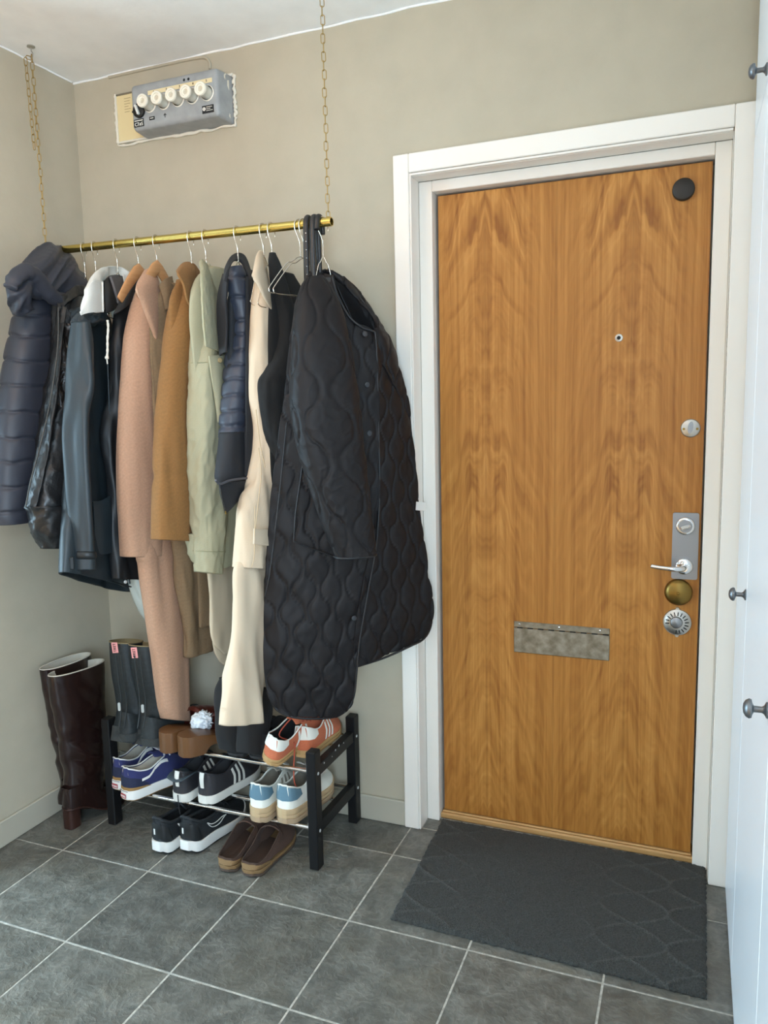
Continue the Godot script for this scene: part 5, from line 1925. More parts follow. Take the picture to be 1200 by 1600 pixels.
func quilted_coat() -> void:
	var e := e_of(-0.694)               # towards the room along the shoulders
	var n := Vector3.UP.cross(e).normalized()
	var x := 1.064
	var P := Vector3(x, 0, ROD_Z)
	hanger(x, e, false, "twisted steel wire hanger inside the long quilted coat", 0.09, 0.03, 0.08)
	var t := thing("quilted_coat", "long black quilted coat with onion stitching and snap buttons", "coat")
	var m := cloth(rgb(29, 26, 27), 0.55, "weave", 90.0, 0.2)
	m.metallic_specular = 0.35
	var bind := mat(rgb(25, 25, 27), 0.5)
	var at := func(u: float, v: float, o: float) -> Vector3: return pp(u, v, P + n * o, n)
	var quilt := func(_u, _v, p):
		var s: float = (p - P).dot(e)
		var wob := 0.004 * noise.get_noise_2d(s * 12.0, p.y * 12.0)
		var crk := noise.get_noise_3d(p.x * 30.0, p.y * 30.0, p.z * 30.0)
		return onion(s + wob + 0.3, p.y + wob, 0.038, 0.128, 0.0125, 0.0042) + 0.0009 * crk + 0.0035 * noise.get_noise_2d(s * 7.0, p.y * 7.0)
	# panels: rows of [left u, left v, right u, right v, left offset, middle offset, right offset]
	var panel := func(rows: Array, cols: int, back := 0.0) -> Array:
		var net_ := []
		for q in rows:
			var r := []
			for c in cols:
				var f := float(c) / (cols - 1)
				var l0 := 2.0 * (f - 0.5) * (f - 1.0)
				var l1 := 4.0 * f * (1.0 - f)
				var l2 := 2.0 * f * (f - 0.5)
				var o: float = q[4] * l0 + (q[5] - back) * l1 + (q[6] - back * float(q[6] > 0.02)) * l2
				r.append(at.call(lerpf(q[0], q[2], f), lerpf(q[1], q[3], f), o))
			net_.append(r)
		return net_
	# buttoned front, from the side seam to the placket
	var left := [
		[486, 424, 521, 430, -0.005, 0.012, 0.02],
		[470, 452, 532, 470, 0.0, 0.03, 0.045],
		[460, 490, 552, 505, -0.01, 0.045, 0.06],
		[453, 540, 584, 522, -0.02, 0.055, 0.07],
		[444, 620, 590, 610, -0.025, 0.06, 0.075],
		[434, 690, 592, 690, -0.025, 0.06, 0.075],
		[424, 770, 593, 770, -0.025, 0.06, 0.075],
		[418, 850, 588, 850, -0.025, 0.058, 0.072],
		[414, 930, 574, 930, -0.025, 0.055, 0.07],
		[412, 1000, 562, 1000, -0.022, 0.052, 0.066],
		[413, 1050, 557, 1050, -0.018, 0.05, 0.062],
		[418, 1082, 554, 1084, -0.012, 0.048, 0.058],
		[430, 1106, 545, 1106, -0.004, 0.045, 0.052],
		[452, 1119, 524, 1119, 0.01, 0.042, 0.045]]
	part(sheet(panel.call(left, 7, 0.02), 14, 16, 0.009, quilt), "front_left", m, t)
	var right := [
		[588, 512, 598, 520, 0.05, 0.045, 0.03],
		[587, 560, 618, 566, 0.055, 0.04, 0.0],
		[589, 620, 636, 620, 0.056, 0.042, -0.004],
		[590, 700, 645, 700, 0.056, 0.042, -0.004],
		[588, 770, 652, 770, 0.056, 0.042, -0.004],
		[580, 840, 660, 840, 0.056, 0.042, -0.004],
		[566, 910, 669, 900, 0.056, 0.042, -0.004],
		[556, 970, 675, 945, 0.052, 0.04, -0.004],
		[552, 1010, 672, 978, 0.048, 0.038, -0.004],
		[553, 1043, 655, 1002, 0.046, 0.034, 0.0]]
	part(sheet(panel.call(right, 6, 0.012), 12, 18, 0.009, quilt), "front_right", m, t)
	# right shoulder
	part(sheet(panel.call([
		[512, 420, 548, 444, -0.012, -0.005, -0.015],
		[540, 448, 585, 492, -0.005, 0.01, -0.015],
		[566, 474, 612, 540, 0.018, 0.02, -0.012],
		[586, 506, 627, 590, 0.04, 0.03, -0.005],
		[592, 560, 637, 640, 0.045, 0.03, -0.01]], 6), 10, 12, 0.009, quilt), "shoulder", m, t)
	# back, closing the coat behind both fronts
	var back := [
		[488, 422, 520, 422, -0.015, -0.03, -0.02],
		[468, 455, 560, 455, -0.02, -0.06, -0.025],
		[456, 520, 602, 522, -0.025, -0.06, -0.015],
		[446, 620, 636, 620, -0.028, -0.05, -0.012],
		[430, 740, 649, 740, -0.028, -0.05, -0.012],
		[418, 860, 663, 860, -0.028, -0.05, -0.012],
		[414, 960, 673, 950, -0.026, -0.045, -0.01],
		[430, 1010, 655, 996, -0.02, -0.04, -0.005]]
	part(sheet(panel.call(back, 7), 10, 16, 0.009, quilt), "back", m, t)
	# dark lining seen through the neck
	part(sheet(panel.call([
		[518, 424, 556, 452, -0.025, -0.03, -0.02],
		[528, 452, 590, 500, -0.03, -0.035, -0.02],
		[550, 500, 606, 545, -0.02, -0.025, -0.015]], 5), 6, 8, 0.004), "lining", cloth(rgb(24, 23, 25), 0.5, "weave", 90.0, 0.2), t)
	# near sleeve in front
	var rows := sleeve_rows([[478, 434, 504, 430, 0.02, 0.05], [468, 452, 524, 462, 0.035, 0.065], [460, 490, 536, 496, 0.045, 0.083], [456, 540, 547, 545, 0.052, 0.098], [454, 600, 556, 602, 0.054, 0.108], [456, 655, 563, 660, 0.053, 0.115], [468, 710, 569, 716, 0.051, 0.12], [486, 770, 576, 774, 0.047, 0.125], [504, 820, 581, 822, 0.043, 0.128], [518, 855, 584.5, 852, 0.039, 0.13], [524, 871, 586, 865, 0.037, 0.131]], P, e)
	var sq := func(u, s, p):
		var crk := noise.get_noise_3d(p.x * 30.0, p.y * 30.0, p.z * 30.0)
		var crease := maxf(0.0, 1.0 - absf(noise.get_noise_3d(p.x * 20.0 + 7.0, p.y * 14.0 + p.z * 10.0, p.z * 20.0)) * 4.0) * 0.0018
		return onion(u * 0.36 + 0.2, s + 0.02, 0.051, 0.19, 0.017, 0.0042) + 0.0007 * crk + crease * minf(1.0, s * 3.0)
	part(cloth_tube(rows, 110, 0.0045, sq), "sleeve", m, t)
	var lo: Array = rows[-1]
	var ring := PackedVector3Array()
	for k in 48:
		var g := TAU * k / 48.0
		ring.append(lo[0] + lo[1] * 1.02 * signf(cos(g)) * pow(absf(cos(g)), 0.85) + lo[2] * 1.02 * signf(sin(g)) * pow(absf(sin(g)), 0.85))
	part(tube(ring, 0.0035, 8, true), "cuff_binding", bind, t)
	# bindings
	var path := func(pts: Array, o: float) -> PackedVector3Array:
		var r := []
		for q in pts:
			var off: float = q[2] if q.size() > 2 else o
			r.append(at.call(q[0], q[1], off - 0.02 if off > 0.04 else off))
		return smooth_path(r, 6)
	part(tube(path.call([[519, 432, 0.02], [527, 460, 0.05], [545, 494, 0.064], [566, 512, 0.072], [581, 517, 0.076], [587, 528, 0.078], [590, 600], [592, 690], [593, 770], [588, 850], [574, 930, 0.074], [562, 1000, 0.07], [557, 1050, 0.066], [553, 1086, 0.06], [543, 1108, 0.054], [522, 1120, 0.047], [486, 1123, 0.046], [452, 1119, 0.012], [430, 1106, -0.002], [418, 1082, -0.012]], 0.079), 0.0035, 8), "front_binding", bind, t)
	part(tube(path.call([[553, 1043, 0.048], [600, 1028, 0.042], [640, 1010, 0.02], [662, 998, 0.0], [673, 978, -0.012], [675, 945, -0.018]], 0.05), 0.0035, 8), "hem_binding", bind, t)
	part(tube(path.call([[520, 424, -0.01], [556, 458, 0.0], [584, 494, 0.03], [588, 512, 0.05]], 0.0), 0.003, 8), "neck_binding", bind, t)
	# pocket welt and side slit
	part(tube(path.call([[479, 650], [472, 730], [462, 800], [459, 846]], 0.075), 0.0022, 6), "pocket_seam", bind, t)
	part(tube(path.call([[459, 846], [482, 855], [504, 863], [528, 872]], 0.076), 0.0026, 6), "pocket_welt", bind, t)
	part(tube(path.call([[448, 660, 0.03], [440, 740, 0.03], [430, 830, 0.025], [421, 900, 0.012], [414, 932, 0.0]], 0.03), 0.0018, 6), "side_seam", bind, t)
	# snap buttons
	for q in [[570, 522, 0.08], [573.5, 601, 0.083], [577, 677, 0.083], [553, 966, 0.077]]:
		button(at.call(q[0], q[1], q[2] - 0.019), n, 0.0085, mat(rgb(58, 58, 60), 0.35, 0.4), t, "snap_button")
	# hang tag poking out by the casing, and neck label
	part(moved(box(Vector3(0.028, 0.026, 0.0015), 0.0004), Transform3D(Basis(Vector3.UP, 0.25) * Basis(Vector3(0, 0, 1), -0.08), at.call(657, 791, 0.02))), "side_label", mat(rgb(214, 208, 200), 0.8), t)
	part(moved(box(Vector3(0.03, 0.012, 0.001), 0.0003), Transform3D(Basis(Vector3.UP, 0.6), at.call(512, 437, 0.015))), "neck_label", mat(rgb(60, 58, 56), 0.8), t)

# ==================================================================== shoe rack
func build_rack() -> void:
	var x0 := 0.2337
	var x1 := 1.0237
	var z0 := 0.0157
	var z1 := 0.3357
	var t := thing("shoe_rack", "black wooden two-shelf shoe rack with chrome tubes", "shoe rack", Vector3.ZERO)
	var m: StandardMaterial3D = M.black_wood
	var pw := 0.031
	var pd := 0.038
	for x in [x0, x1 - pw]:
		for z in [z0, z1 - pd]:
			var h := 0.37
			part(box_at(Vector3(x, 0, z), Vector3(x + pw, h, z + pd), 0.0025), "post", m, t)
		for y in [0.285, 0.105]:
			part(box_at(Vector3(x + 0.003, y, z0 + pd), Vector3(x + pw - 0.003, y + 0.036, z1 - pd), 0.002), "side_rail", m, t)
	for y in [0.303, 0.123]:
		for z in [0.317, 0.228, 0.135, 0.045]:
			part(turned([[0.0, 0.0], [0.0065, 0.0], [0.0065, x1 - x0 - pw * 2 + 0.004], [0.0, x1 - x0 - pw * 2 + 0.004]], 16, Vector3(x0 + pw - 0.002, y, z), Vector3(1, 0, 0)), "tube", M.chrome, t)
	var cap := mat(rgb(190, 190, 188), 0.5)
	for y in [0.300, 0.120]:
		for z in [z1 - pd * 0.5, z0 + pd * 0.5]:
			part(turned([[0.0, 0.0012], [0.0045, 0.001], [0.005, 0.0], [0.0, 0.0]], 14, Vector3(x1, y, z), Vector3(1, 0, 0)), "bolt_head", cap, t)
	# chips in the paint of the top rail
	for q in [[0.27, 0.312, 0.0028], [0.19, 0.318, 0.0032], [0.165, 0.322, 0.004], [0.13, 0.316, 0.0025], [0.215, 0.308, 0.002]]:
		part(moved(prism(disc_poly(q[2], 7), 0.0005), Transform3D(Basis(Vector3.UP, PI * 0.5), Vector3(x1 - 0.003, q[1], q[0]))), "paint_chip", cap, t)

# ==================================================================== shoes
const SHELF_TOP := 0.3095
const SHELF_LOW := 0.1295

func curve(pts: Array, s: float) -> float:
	var n := pts.size()
	if s <= pts[0][0]:
		return pts[0][1]
	for i in n - 1:
		if s <= pts[i + 1][0]:
			var f: float = (s - pts[i][0]) / (pts[i + 1][0] - pts[i][0])
			var a: float = pts[maxi(i - 1, 0)][1]
			var b: float = pts[i][1]
			var c: float = pts[i + 1][1]
			var d: float = pts[mini(i + 2, n - 1)][1]
			var r := cubic_interpolate(b, c, a, d, f)
			return clampf(r, minf(b, c) - 0.1 * absf(c - b), maxf(b, c) + 0.1 * absf(c - b))
	return pts[n - 1][1]

# a last: length, half widths, height of the top edge, collar half width, sole top and sole bottom along the foot
func last(L: float, at: Transform3D, side: float, o := {}) -> Dictionary:
	var d := {
		"L": L, "xf": at, "side": side,
		"w": [[0.0, 0.0], [0.006, 0.012], [0.02, 0.0205], [0.05, 0.028], [0.1, 0.0325], [0.2, 0.034], [0.36, 0.0345], [0.55, 0.0425], [0.7, 0.0475], [0.82, 0.044], [0.91, 0.035], [0.96, 0.024], [0.985, 0.014], [1.0, 0.0]],
		"h": [[0.0, 0.074], [0.05, 0.071], [0.15, 0.058], [0.28, 0.053], [0.42, 0.066], [0.52, 0.07], [0.62, 0.056], [0.75, 0.036], [0.88, 0.026], [0.96, 0.018], [1.0, 0.01]],
		"c": [[0.0, 0.0], [0.012, 0.009], [0.04, 0.02], [0.1, 0.027], [0.25, 0.029], [0.42, 0.026], [0.52, 0.02], [0.65, 0.018], [0.8, 0.018], [0.93, 0.012], [1.0, 0.0]],
		"y0": [[0.0, 0.03], [0.3, 0.026], [0.6, 0.022], [0.85, 0.024], [1.0, 0.034]],
		"yb": [[0.0, 0.006], [0.06, 0.0], [0.6, 0.0], [0.8, 0.002], [1.0, 0.02]],
		"open": 0.46, "crown": 0.012, "deep": 0.9, "lip": 0.0025, "bulge": 0.05}
	d.merge(o, true)
	return d

func spine(d: Dictionary, s: float) -> Vector3:
	return Vector3(d.side * 0.007 * sin(PI * clampf(s * 1.1, 0, 1)), 0, -d.L * s)

# signed s: left wall below zero, right wall above; q from the sole to the top edge
func wall_pt(d: Dictionary, sg: float, q: float) -> Vector3:
	var s := absf(sg)
	var k := signf(sg) if sg != 0.0 else 1.0
	var w := curve(d.w, s)
	var c := curve(d.c, s)
	var h := curve(d.h, s)
	var x := lerpf(w * (1.0 + d.bulge * sin(PI * q)), minf(c, w), pow(maxf(q, 0.0), 1.9))
	return d.xf * (spine(d, s) + Vector3(k * x, curve(d.y0, s) - 0.002 + h * q, -0.006 * q if s < 0.02 else 0.0))

# r from -1 to 1 across the top: throat and lining where open, vamp where closed
func top_pt(d: Dictionary, s: float, r: float, closed: bool) -> Vector3:
	var c := minf(curve(d.c, s), curve(d.w, s))
	var h := curve(d.h, s)
	var y := curve(d.y0, s) - 0.002 + h
	if closed:
		y += d.crown * (1.0 - r * r) * minf(1.0, (1.0 - s) * 8.0)
	else:
		y -= h * d.deep * (1.0 - pow(absf(r), 5.0)) * smoothstep(0.0, 0.05, s)
	return d.xf * (spine(d, s) + Vector3(c * r, y, -0.006 if s < 0.02 else 0.0))

func stations(a: float, b: float, n: int) -> PackedFloat32Array:
	var r := PackedFloat32Array()
	for k in n + 1:
		var f := float(k) / n
		r.append(lerpf(a, b, f))
	return r

func shoe_sts() -> PackedFloat32Array:
	var r := PackedFloat32Array()
	for k in 61:
		r.append(0.5 - 0.5 * cos(PI * k / 60.0))
	return r

func upper_mesh(d: Dictionary) -> ArrayMesh:
	var list := []
	var st := shoe_sts()
	for side in [-1.0, 1.0]:
		var p := PackedVector3Array()
		for s in st:
			for q in 13:
				p.append(wall_pt(d, maxf(s, 1e-5) * side, q / 12.0))
		list.append(grid(p, 13))
	var p2 := PackedVector3Array()
	for s in stations(d.open, 1.0, 36):
		for r in 15:
			p2.append(top_pt(d, s, -1.0 + r / 7.0, true))
	list.append(grid(p2, 15))
	return merged(list)

func lining_mesh(d: Dictionary) -> ArrayMesh:
	var list := []
	var p := PackedVector3Array()
	for s in stations(0.001, d.open + 0.12, 40):
		for r in 25:
			p.append(top_pt(d, s, -0.985 + r * 1.97 / 24.0, false) - d.xf.basis.y * 0.001)
	list.append(grid(p, 25))
	return merged(list)

# layer of the sole between two heights (fractions of the sole), grown by lip
func sole_mesh(d: Dictionary, f0: float, f1: float, lip: float, s1 := 1.0, top_grow := 0.0) -> ArrayMesh:
	var p := PackedVector3Array()
	var st := shoe_sts()
	for s0 in st:
		var s: float = s0 * s1
		var yb := curve(d.yb, s)
		var yt := curve(d.y0, s)
		var ya := lerpf(yb, yt, f0)
		var yc := lerpf(yb, yt, f1) + top_grow
		var w := curve(d.w, s)
		var end := smoothstep(0.0, 0.03, s) * smoothstep(0.0, 0.03, s1 - s)
		w = w + lip * (0.3 + 0.7 * end) if w > 0.001 else lip * 0.3
		var zo := 0.0
		if s < 0.015:
			zo = lip
		elif s > 0.985:
			zo = -lip
		for q in [[-0.96, yc], [-1.0, yc - 0.0015], [-1.0, (ya + yc) * 0.5], [-0.985, ya + 0.0015], [-0.94, ya], [0.0, ya], [0.94, ya], [0.985, ya + 0.0015], [1.0, (ya + yc) * 0.5], [1.0, yc - 0.0015], [0.96, yc], [0.0, yc]]:
			p.append(d.xf * (spine(d, s) + Vector3(q[0] * w, q[1], zo)))
	# close the two ends
	var a := PackedVector3Array()
	for k in 12:
		a.append((p[0] + p[4]) * 0.5 * 0.5 + (p[6] + p[10]) * 0.25)
	var b := PackedVector3Array()
	var n := p.size() - 12
	for k in 12:
		b.append((p[n] + p[n + 4]) * 0.25 + (p[n + 6] + p[n + 10]) * 0.25)
	a.append_array(p)
	a.append_array(b)
	return grid(a, 12, true)

# patch on the side walls between two lines of [signed s, q]
func overlay(d: Dictionary, la: Array, lb: Array, raise := 0.0014, nu := 14, nv := 6) -> ArrayMesh:
	var rows := []
	for j in nv + 1:
		var g := float(j) / nv
		var row := []
		for i in nu + 1:
			var f := float(i) / nu * (la.size() - 1)
			var k := mini(int(f), la.size() - 2)
			var a := Vector2(la[k][0], la[k][1]).lerp(Vector2(la[k + 1][0], la[k + 1][1]), f - k)
			var b := Vector2(lb[k][0], lb[k][1]).lerp(Vector2(lb[k + 1][0], lb[k + 1][1]), f - k)
			var c := a.lerp(b, g)
			var p := wall_pt(d, c.x, c.y)
			var o: Vector3 = d.xf * (spine(d, absf(c.x)) + Vector3(0, curve(d.y0, absf(c.x)) + 0.012, -0.02 if absf(c.x) < 0.1 else 0.0))
			var dir := p - o
			dir.y *= 0.2
			row.append(p + dir.normalized() * raise)
		rows.append(row)
	return sheet(rows, 1, 1, 0.0012)

func collar_path(d: Dictionary, s_end: float, raise := 0.0005) -> PackedVector3Array:
	var p := PackedVector3Array()
	for k in 61:
		var s := -s_end + 2.0 * s_end * k / 60.0
		if absf(s) < 0.001:
			s = 0.001
		p.append(wall_pt(d, s, 1.0) + d.xf.basis.y * raise)
	return p

func laces(d: Dictionary, m: Material, parent: Node3D, rows: int, r := 0.0022, bow := true) -> void:
	for k in rows:
		var sa: float = d.open + 0.02 + 0.042 * k
		var pts := []
		for q in 7:
			var f := -1.0 + q / 3.0
			pts.append(top_pt(d, sa + 0.02 * f * (1 if k % 2 == 0 else -1), f, true) + d.xf.basis.y * (0.0025 + 0.002 * (1.0 - f * f)))
		part(tube(smooth_path(pts, 3), r, 7, false, d.xf.basis.y, 0.6), "lace", m, parent)
	if bow:
		for k in [-1.0, 1.0]:
			var c: Vector3 = top_pt(d, d.open + 0.02, 0.0, true) + d.xf.basis.y * 0.006
			var b: Basis = d.xf.basis
			var pts := [c, c + b * Vector3(0.018 * k, 0.009, 0.006), c + b * Vector3(0.034 * k, 0.003, -0.002), c + b * Vector3(0.03 * k, -0.004, -0.012), c + b * Vector3(0.012 * k, 0.001, -0.008), c]
			part(tube(smooth_path(pts, 5), r * 0.95, 6), "lace_bow", m, parent)
			var tail := [c, c + b * Vector3(0.014 * k, 0.002, -0.014), c + b * Vector3(0.024 * k, -0.01, -0.028)]
			part(tube(smooth_path(tail, 5), r * 0.95, 6), "lace_end", m, parent)

func tongue(d: Dictionary, m: Material, parent: Node3D, up := 0.022) -> void:
	var rows := []
	for q in [[0.16, 0.003, 0.8], [0.06, 0.004, 0.9], [0.0, 0.007, 0.95], [-0.05, 0.013, 0.95], [-0.09, up, 0.8]]:
		var row := []
		for k in 5:
			var f := -1.0 + k * 0.5
			row.append(top_pt(d, d.open + q[0], f * q[2] * 0.85, true) + d.xf.basis * Vector3(0, q[1] - 0.004 * f * f, 0))
		rows.append(row)
	part(sheet(rows, 4, 4, 0.005), "tongue", m, parent)

func shoe_xf(p: Vector3, yaw: float, pitch := 0.0, roll := 0.0) -> Transform3D:
	return Transform3D(Basis(Vector3.UP, deg_to_rad(yaw)) * Basis(Vector3.RIGHT, deg_to_rad(pitch)) * Basis(Vector3.BACK, deg_to_rad(roll)), p)

func foot_name(k: int) -> String:
	return "left-foot" if k == 0 else "right-foot"

func build_shoes() -> void:
	skate_shoes()
	striped_shoes()
	blue_heel_shoes()
	orange_shoes()
	running_shoes()
	mules()
	clogs()
	rubber_boots()
	suede_boots()
	tall_boots()

func suede(c: Color) -> StandardMaterial3D:
	return cloth(c, 0.92, "felt", 40.0, 0.5, 0.2)

func leather(c: Color, rough := 0.42) -> StandardMaterial3D:
	var m := mat(c, rough)
	triplanar(m, 18.0)
	m.normal_enabled = true
	m.normal_texture = tex["leather"]
	m.normal_scale = 0.25
	return m

func skate_shoes() -> void:
	var blue := suede(rgb(50, 55, 104))
	var navy := suede(rgb(36, 43, 70))
	var white := mat(rgb(232, 230, 224), 0.5)
	var gum := mat(rgb(150, 114, 66), 0.55)
	var lin := cloth(rgb(196, 188, 172), 0.9, "weave", 90.0, 0.3)
	var red := mat(rgb(168, 34, 44), 0.45)
	for k in 2:
		var xf: Transform3D = [shoe_xf(Vector3(0.2785, SHELF_LOW, 0.336), -7.0), shoe_xf(Vector3(0.352, SHELF_LOW, 0.381), -15.0)][k]
		var d := last(0.285, xf, -1.0 + 2.0 * k, {"y0": [[0.0, 0.036], [0.5, 0.034], [0.85, 0.033], [1.0, 0.036]], "yb": [[0.0, 0.003], [0.04, 0.0], [0.9, 0.0], [1.0, 0.006]]})
		var t := thing("skate_sneaker", foot_name(k) + " blue suede skate sneaker with white side wave and red heel label", "shoe", Vector3.ZERO, "pair of blue skate sneakers")
		part(sole_mesh(d, 0.0, 0.08, 0.002), "outsole", gum, t)
		part(sole_mesh(d, 0.08, 1.0, 0.003), "midsole", white, t)
		part(upper_mesh(d), "upper", blue, t)
		part(lining_mesh(d), "lining", lin, t)
		part(overlay(d, [[-0.27, 0.02], [-0.1, 0.02], [0.001, 0.02], [0.1, 0.02], [0.27, 0.02]], [[-0.2, 0.13], [-0.1, 0.16], [0.001, 0.16], [0.1, 0.16], [0.2, 0.13]], 0.0022, 24), "gum_stripe", gum, t)
		part(overlay(d, [[-0.24, 0.16], [-0.1, 0.17], [0.001, 0.17], [0.1, 0.17], [0.24, 0.16]], [[-0.14, 0.55], [-0.08, 0.6], [0.001, 0.6], [0.08, 0.6], [0.14, 0.55]], 0.0016, 24), "heel_counter", navy, t)
		for sd in [-1.0, 1.0]:
			part(overlay(d, [[0.15 * sd, 0.42], [0.24 * sd, 0.5], [0.33 * sd, 0.78], [0.42 * sd, 0.84], [0.52 * sd, 0.74]], [[0.155 * sd, 0.56], [0.25 * sd, 0.66], [0.33 * sd, 0.92], [0.42 * sd, 0.97], [0.52 * sd, 0.88]], 0.0018, 20), "side_wave", white, t)
		part(tube(collar_path(d, d.open + 0.03), 0.0023, 8), "collar_piping", white, t)
		tongue(d, blue, t, 0.018)
		laces(d, cloth(rgb(206, 206, 210), 0.9, "weave", 120.0, 0.3), t, 4, 0.0028)
		# red heel label with a pale mark
		part(moved(prism(round_rect(0.026, 0.014, 0.002), 0.0012), xf * Transform3D(Basis.IDENTITY, Vector3(0, 0.017, 0.0032))), "heel_label", red, t)
		part(moved(lettering("VANS", 0.0075, 0.0006), xf * Transform3D(Basis.IDENTITY, Vector3(0, 0.0165, 0.0046))), "label_text", white, t)
		part(tube(PackedVector3Array([xf * Vector3(-0.02, 0.0335, 0.0005), xf * Vector3(0.0, 0.0335, 0.003), xf * Vector3(0.02, 0.0335, 0.0005)]), 0.0009, 6), "foxing_line", navy, t)

func striped_shoes() -> void:
	var blk := leather(rgb(44, 43, 47), 0.55)
	var white := mat(rgb(222, 219, 210), 0.55)
	var lin := cloth(rgb(58, 58, 60), 0.9, "weave", 90.0, 0.3)
	for k in 2:
		var xf: Transform3D = [shoe_xf(Vector3(0.526, SHELF_LOW, 0.335), -4.0), shoe_xf(Vector3(0.608, SHELF_LOW, 0.318), -6.0)][k]
		var d := last(0.28, xf, -1.0 + 2.0 * k, {"y0": [[0.0, 0.03], [0.5, 0.028], [0.85, 0.027], [1.0, 0.032]], "yb": [[0.0, 0.004], [0.05, 0.0], [0.85, 0.0], [1.0, 0.01]]})
		var t := thing("striped_sneaker", foot_name(k) + " black sneaker with three pale stripes and white heel loop", "shoe", Vector3.ZERO, "pair of black striped sneakers")
		part(sole_mesh(d, 0.0, 1.0, 0.0032), "sole", white, t)
		part(upper_mesh(d), "upper", blk, t)
		part(lining_mesh(d), "lining", lin, t)
		for sd in [-1.0, 1.0]:
			for j in 3:
				var s0: float = (0.37 + 0.072 * j) * sd
				part(overlay(d, [[s0, 0.05], [s0 + 0.01 * sd, 0.5], [s0 - 0.01 * sd, 0.9]], [[s0 + 0.032 * sd, 0.05], [s0 + 0.042 * sd, 0.5], [s0 + 0.02 * sd, 0.9]], 0.0016, 8, 3), "stripe", white, t)
		part(tube(collar_path(d, d.open + 0.02), 0.0032, 8), "collar_padding", blk, t)
		# heel loop and small heel mark
		var a := wall_pt(d, 0.001, 0.98)
		part(sheet([[a + xf.basis * Vector3(-0.009, 0.004, 0.002), a + xf.basis * Vector3(0.0, 0.005, 0.003), a + xf.basis * Vector3(0.009, 0.004, 0.002)], [a + xf.basis * Vector3(-0.0085, -0.016, 0.006), a + xf.basis * Vector3(0, -0.016, 0.008), a + xf.basis * Vector3(0.0085, -0.016, 0.006)], [a + xf.basis * Vector3(-0.007, -0.046, 0.004), a + xf.basis * Vector3(0, -0.046, 0.006), a + xf.basis * Vector3(0.007, -0.046, 0.004)]], 4, 6, 0.002), "heel_loop", white, t)
		tongue(d, blk, t, 0.02)
		laces(d, mat(rgb(36, 36, 38), 0.8), t, 4, 0.0026, k == 0)
		if k == 0:
			# loose insole pulled up over the heel
			var up := mat(rgb(66, 76, 82), 0.85)
			var rows := []
			for q in [[0.012, 0.078, 0.03], [-0.012, 0.082, 0.036], [-0.045, 0.08, 0.034], [-0.075, 0.072, 0.026]]:
				rows.append([xf * Vector3(-q[2], q[1] + 0.006, q[0]), xf * Vector3(0, q[1] - 0.002, q[0]), xf * Vector3(q[2], q[1] + 0.006, q[0])])
			part(sheet(rows, 8, 5, 0.004), "insole", up, t)
			# slipped lace dangling in front
			part(tube(smooth_path([xf * Vector3(0.006, 0.03, 0.006), xf * Vector3(0.008, 0.0, 0.007), xf * Vector3(0.01, -0.035, 0.004)], 5), 0.0017, 6), "lace_end", mat(rgb(30, 30, 32), 0.8), t)

func blue_heel_shoes() -> void:
	var cream := leather(rgb(228, 226, 214), 0.5)
	var blue := leather(rgb(92, 122, 137), 0.5)
	var gum := mat(rgb(188, 160, 122), 0.6)
	var gum2 := mat(rgb(168, 142, 112), 0.6)
	var grey := suede(rgb(150, 144, 132))
	var lin := cloth(rgb(138, 130, 116), 0.9, "weave", 90.0, 0.3)
	for k in 2:
		var xf: Transform3D = [shoe_xf(Vector3(0.828, SHELF_LOW, 0.357), -6.0), shoe_xf(Vector3(0.908, SHELF_LOW, 0.336), -5.0)][k]
		var d := last(0.265, xf, -1.0 + 2.0 * k, {"y0": [[0.0, 0.048], [0.5, 0.046], [0.85, 0.044], [1.0, 0.05]], "yb": [[0.0, 0.004], [0.05, 0.0], [0.85, 0.001], [1.0, 0.012]]})
		var t := thing("platform_sneaker", foot_name(k) + " white platform sneaker with pale blue heel tab and gum sole", "shoe", Vector3.ZERO, "pair of white platform sneakers")
		part(sole_mesh(d, 0.0, 0.36, 0.004), "outsole", gum2, t)
		part(sole_mesh(d, 0.36, 0.62, 0.0034), "midsole", gum, t)
		part(sole_mesh(d, 0.62, 1.0, 0.004), "foxing", gum, t)
		part(upper_mesh(d), "upper", cream, t)
		part(lining_mesh(d), "lining", lin, t)
		part(overlay(d, [[-0.2, 0.62], [-0.1, 0.42], [0.001, 0.36], [0.1, 0.42], [0.2, 0.62]], [[-0.19, 0.95], [-0.1, 0.95], [0.001, 0.95], [0.1, 0.95], [0.19, 0.95]], 0.0018, 24), "heel_tab", blue, t)
		part(tube(collar_path(d, d.open + 0.03), 0.0024, 8), "collar_piping", cream, t)
		for sd in [-1.0, 1.0]:
			for j in 3:
				var s0: float = (0.36 + 0.066 * j) * sd
				part(overlay(d, [[s0, 0.1], [s0 + 0.02 * sd, 0.5], [s0 + 0.03 * sd, 0.86]], [[s0 + 0.026 * sd, 0.1], [s0 + 0.046 * sd, 0.5], [s0 + 0.056 * sd, 0.86]], 0.0016, 8, 3), "stripe", grey, t)
		tongue(d, grey, t, 0.016)
		laces(d, cloth(rgb(212, 208, 196), 0.9, "weave", 120.0, 0.3), t, 5, 0.0026)

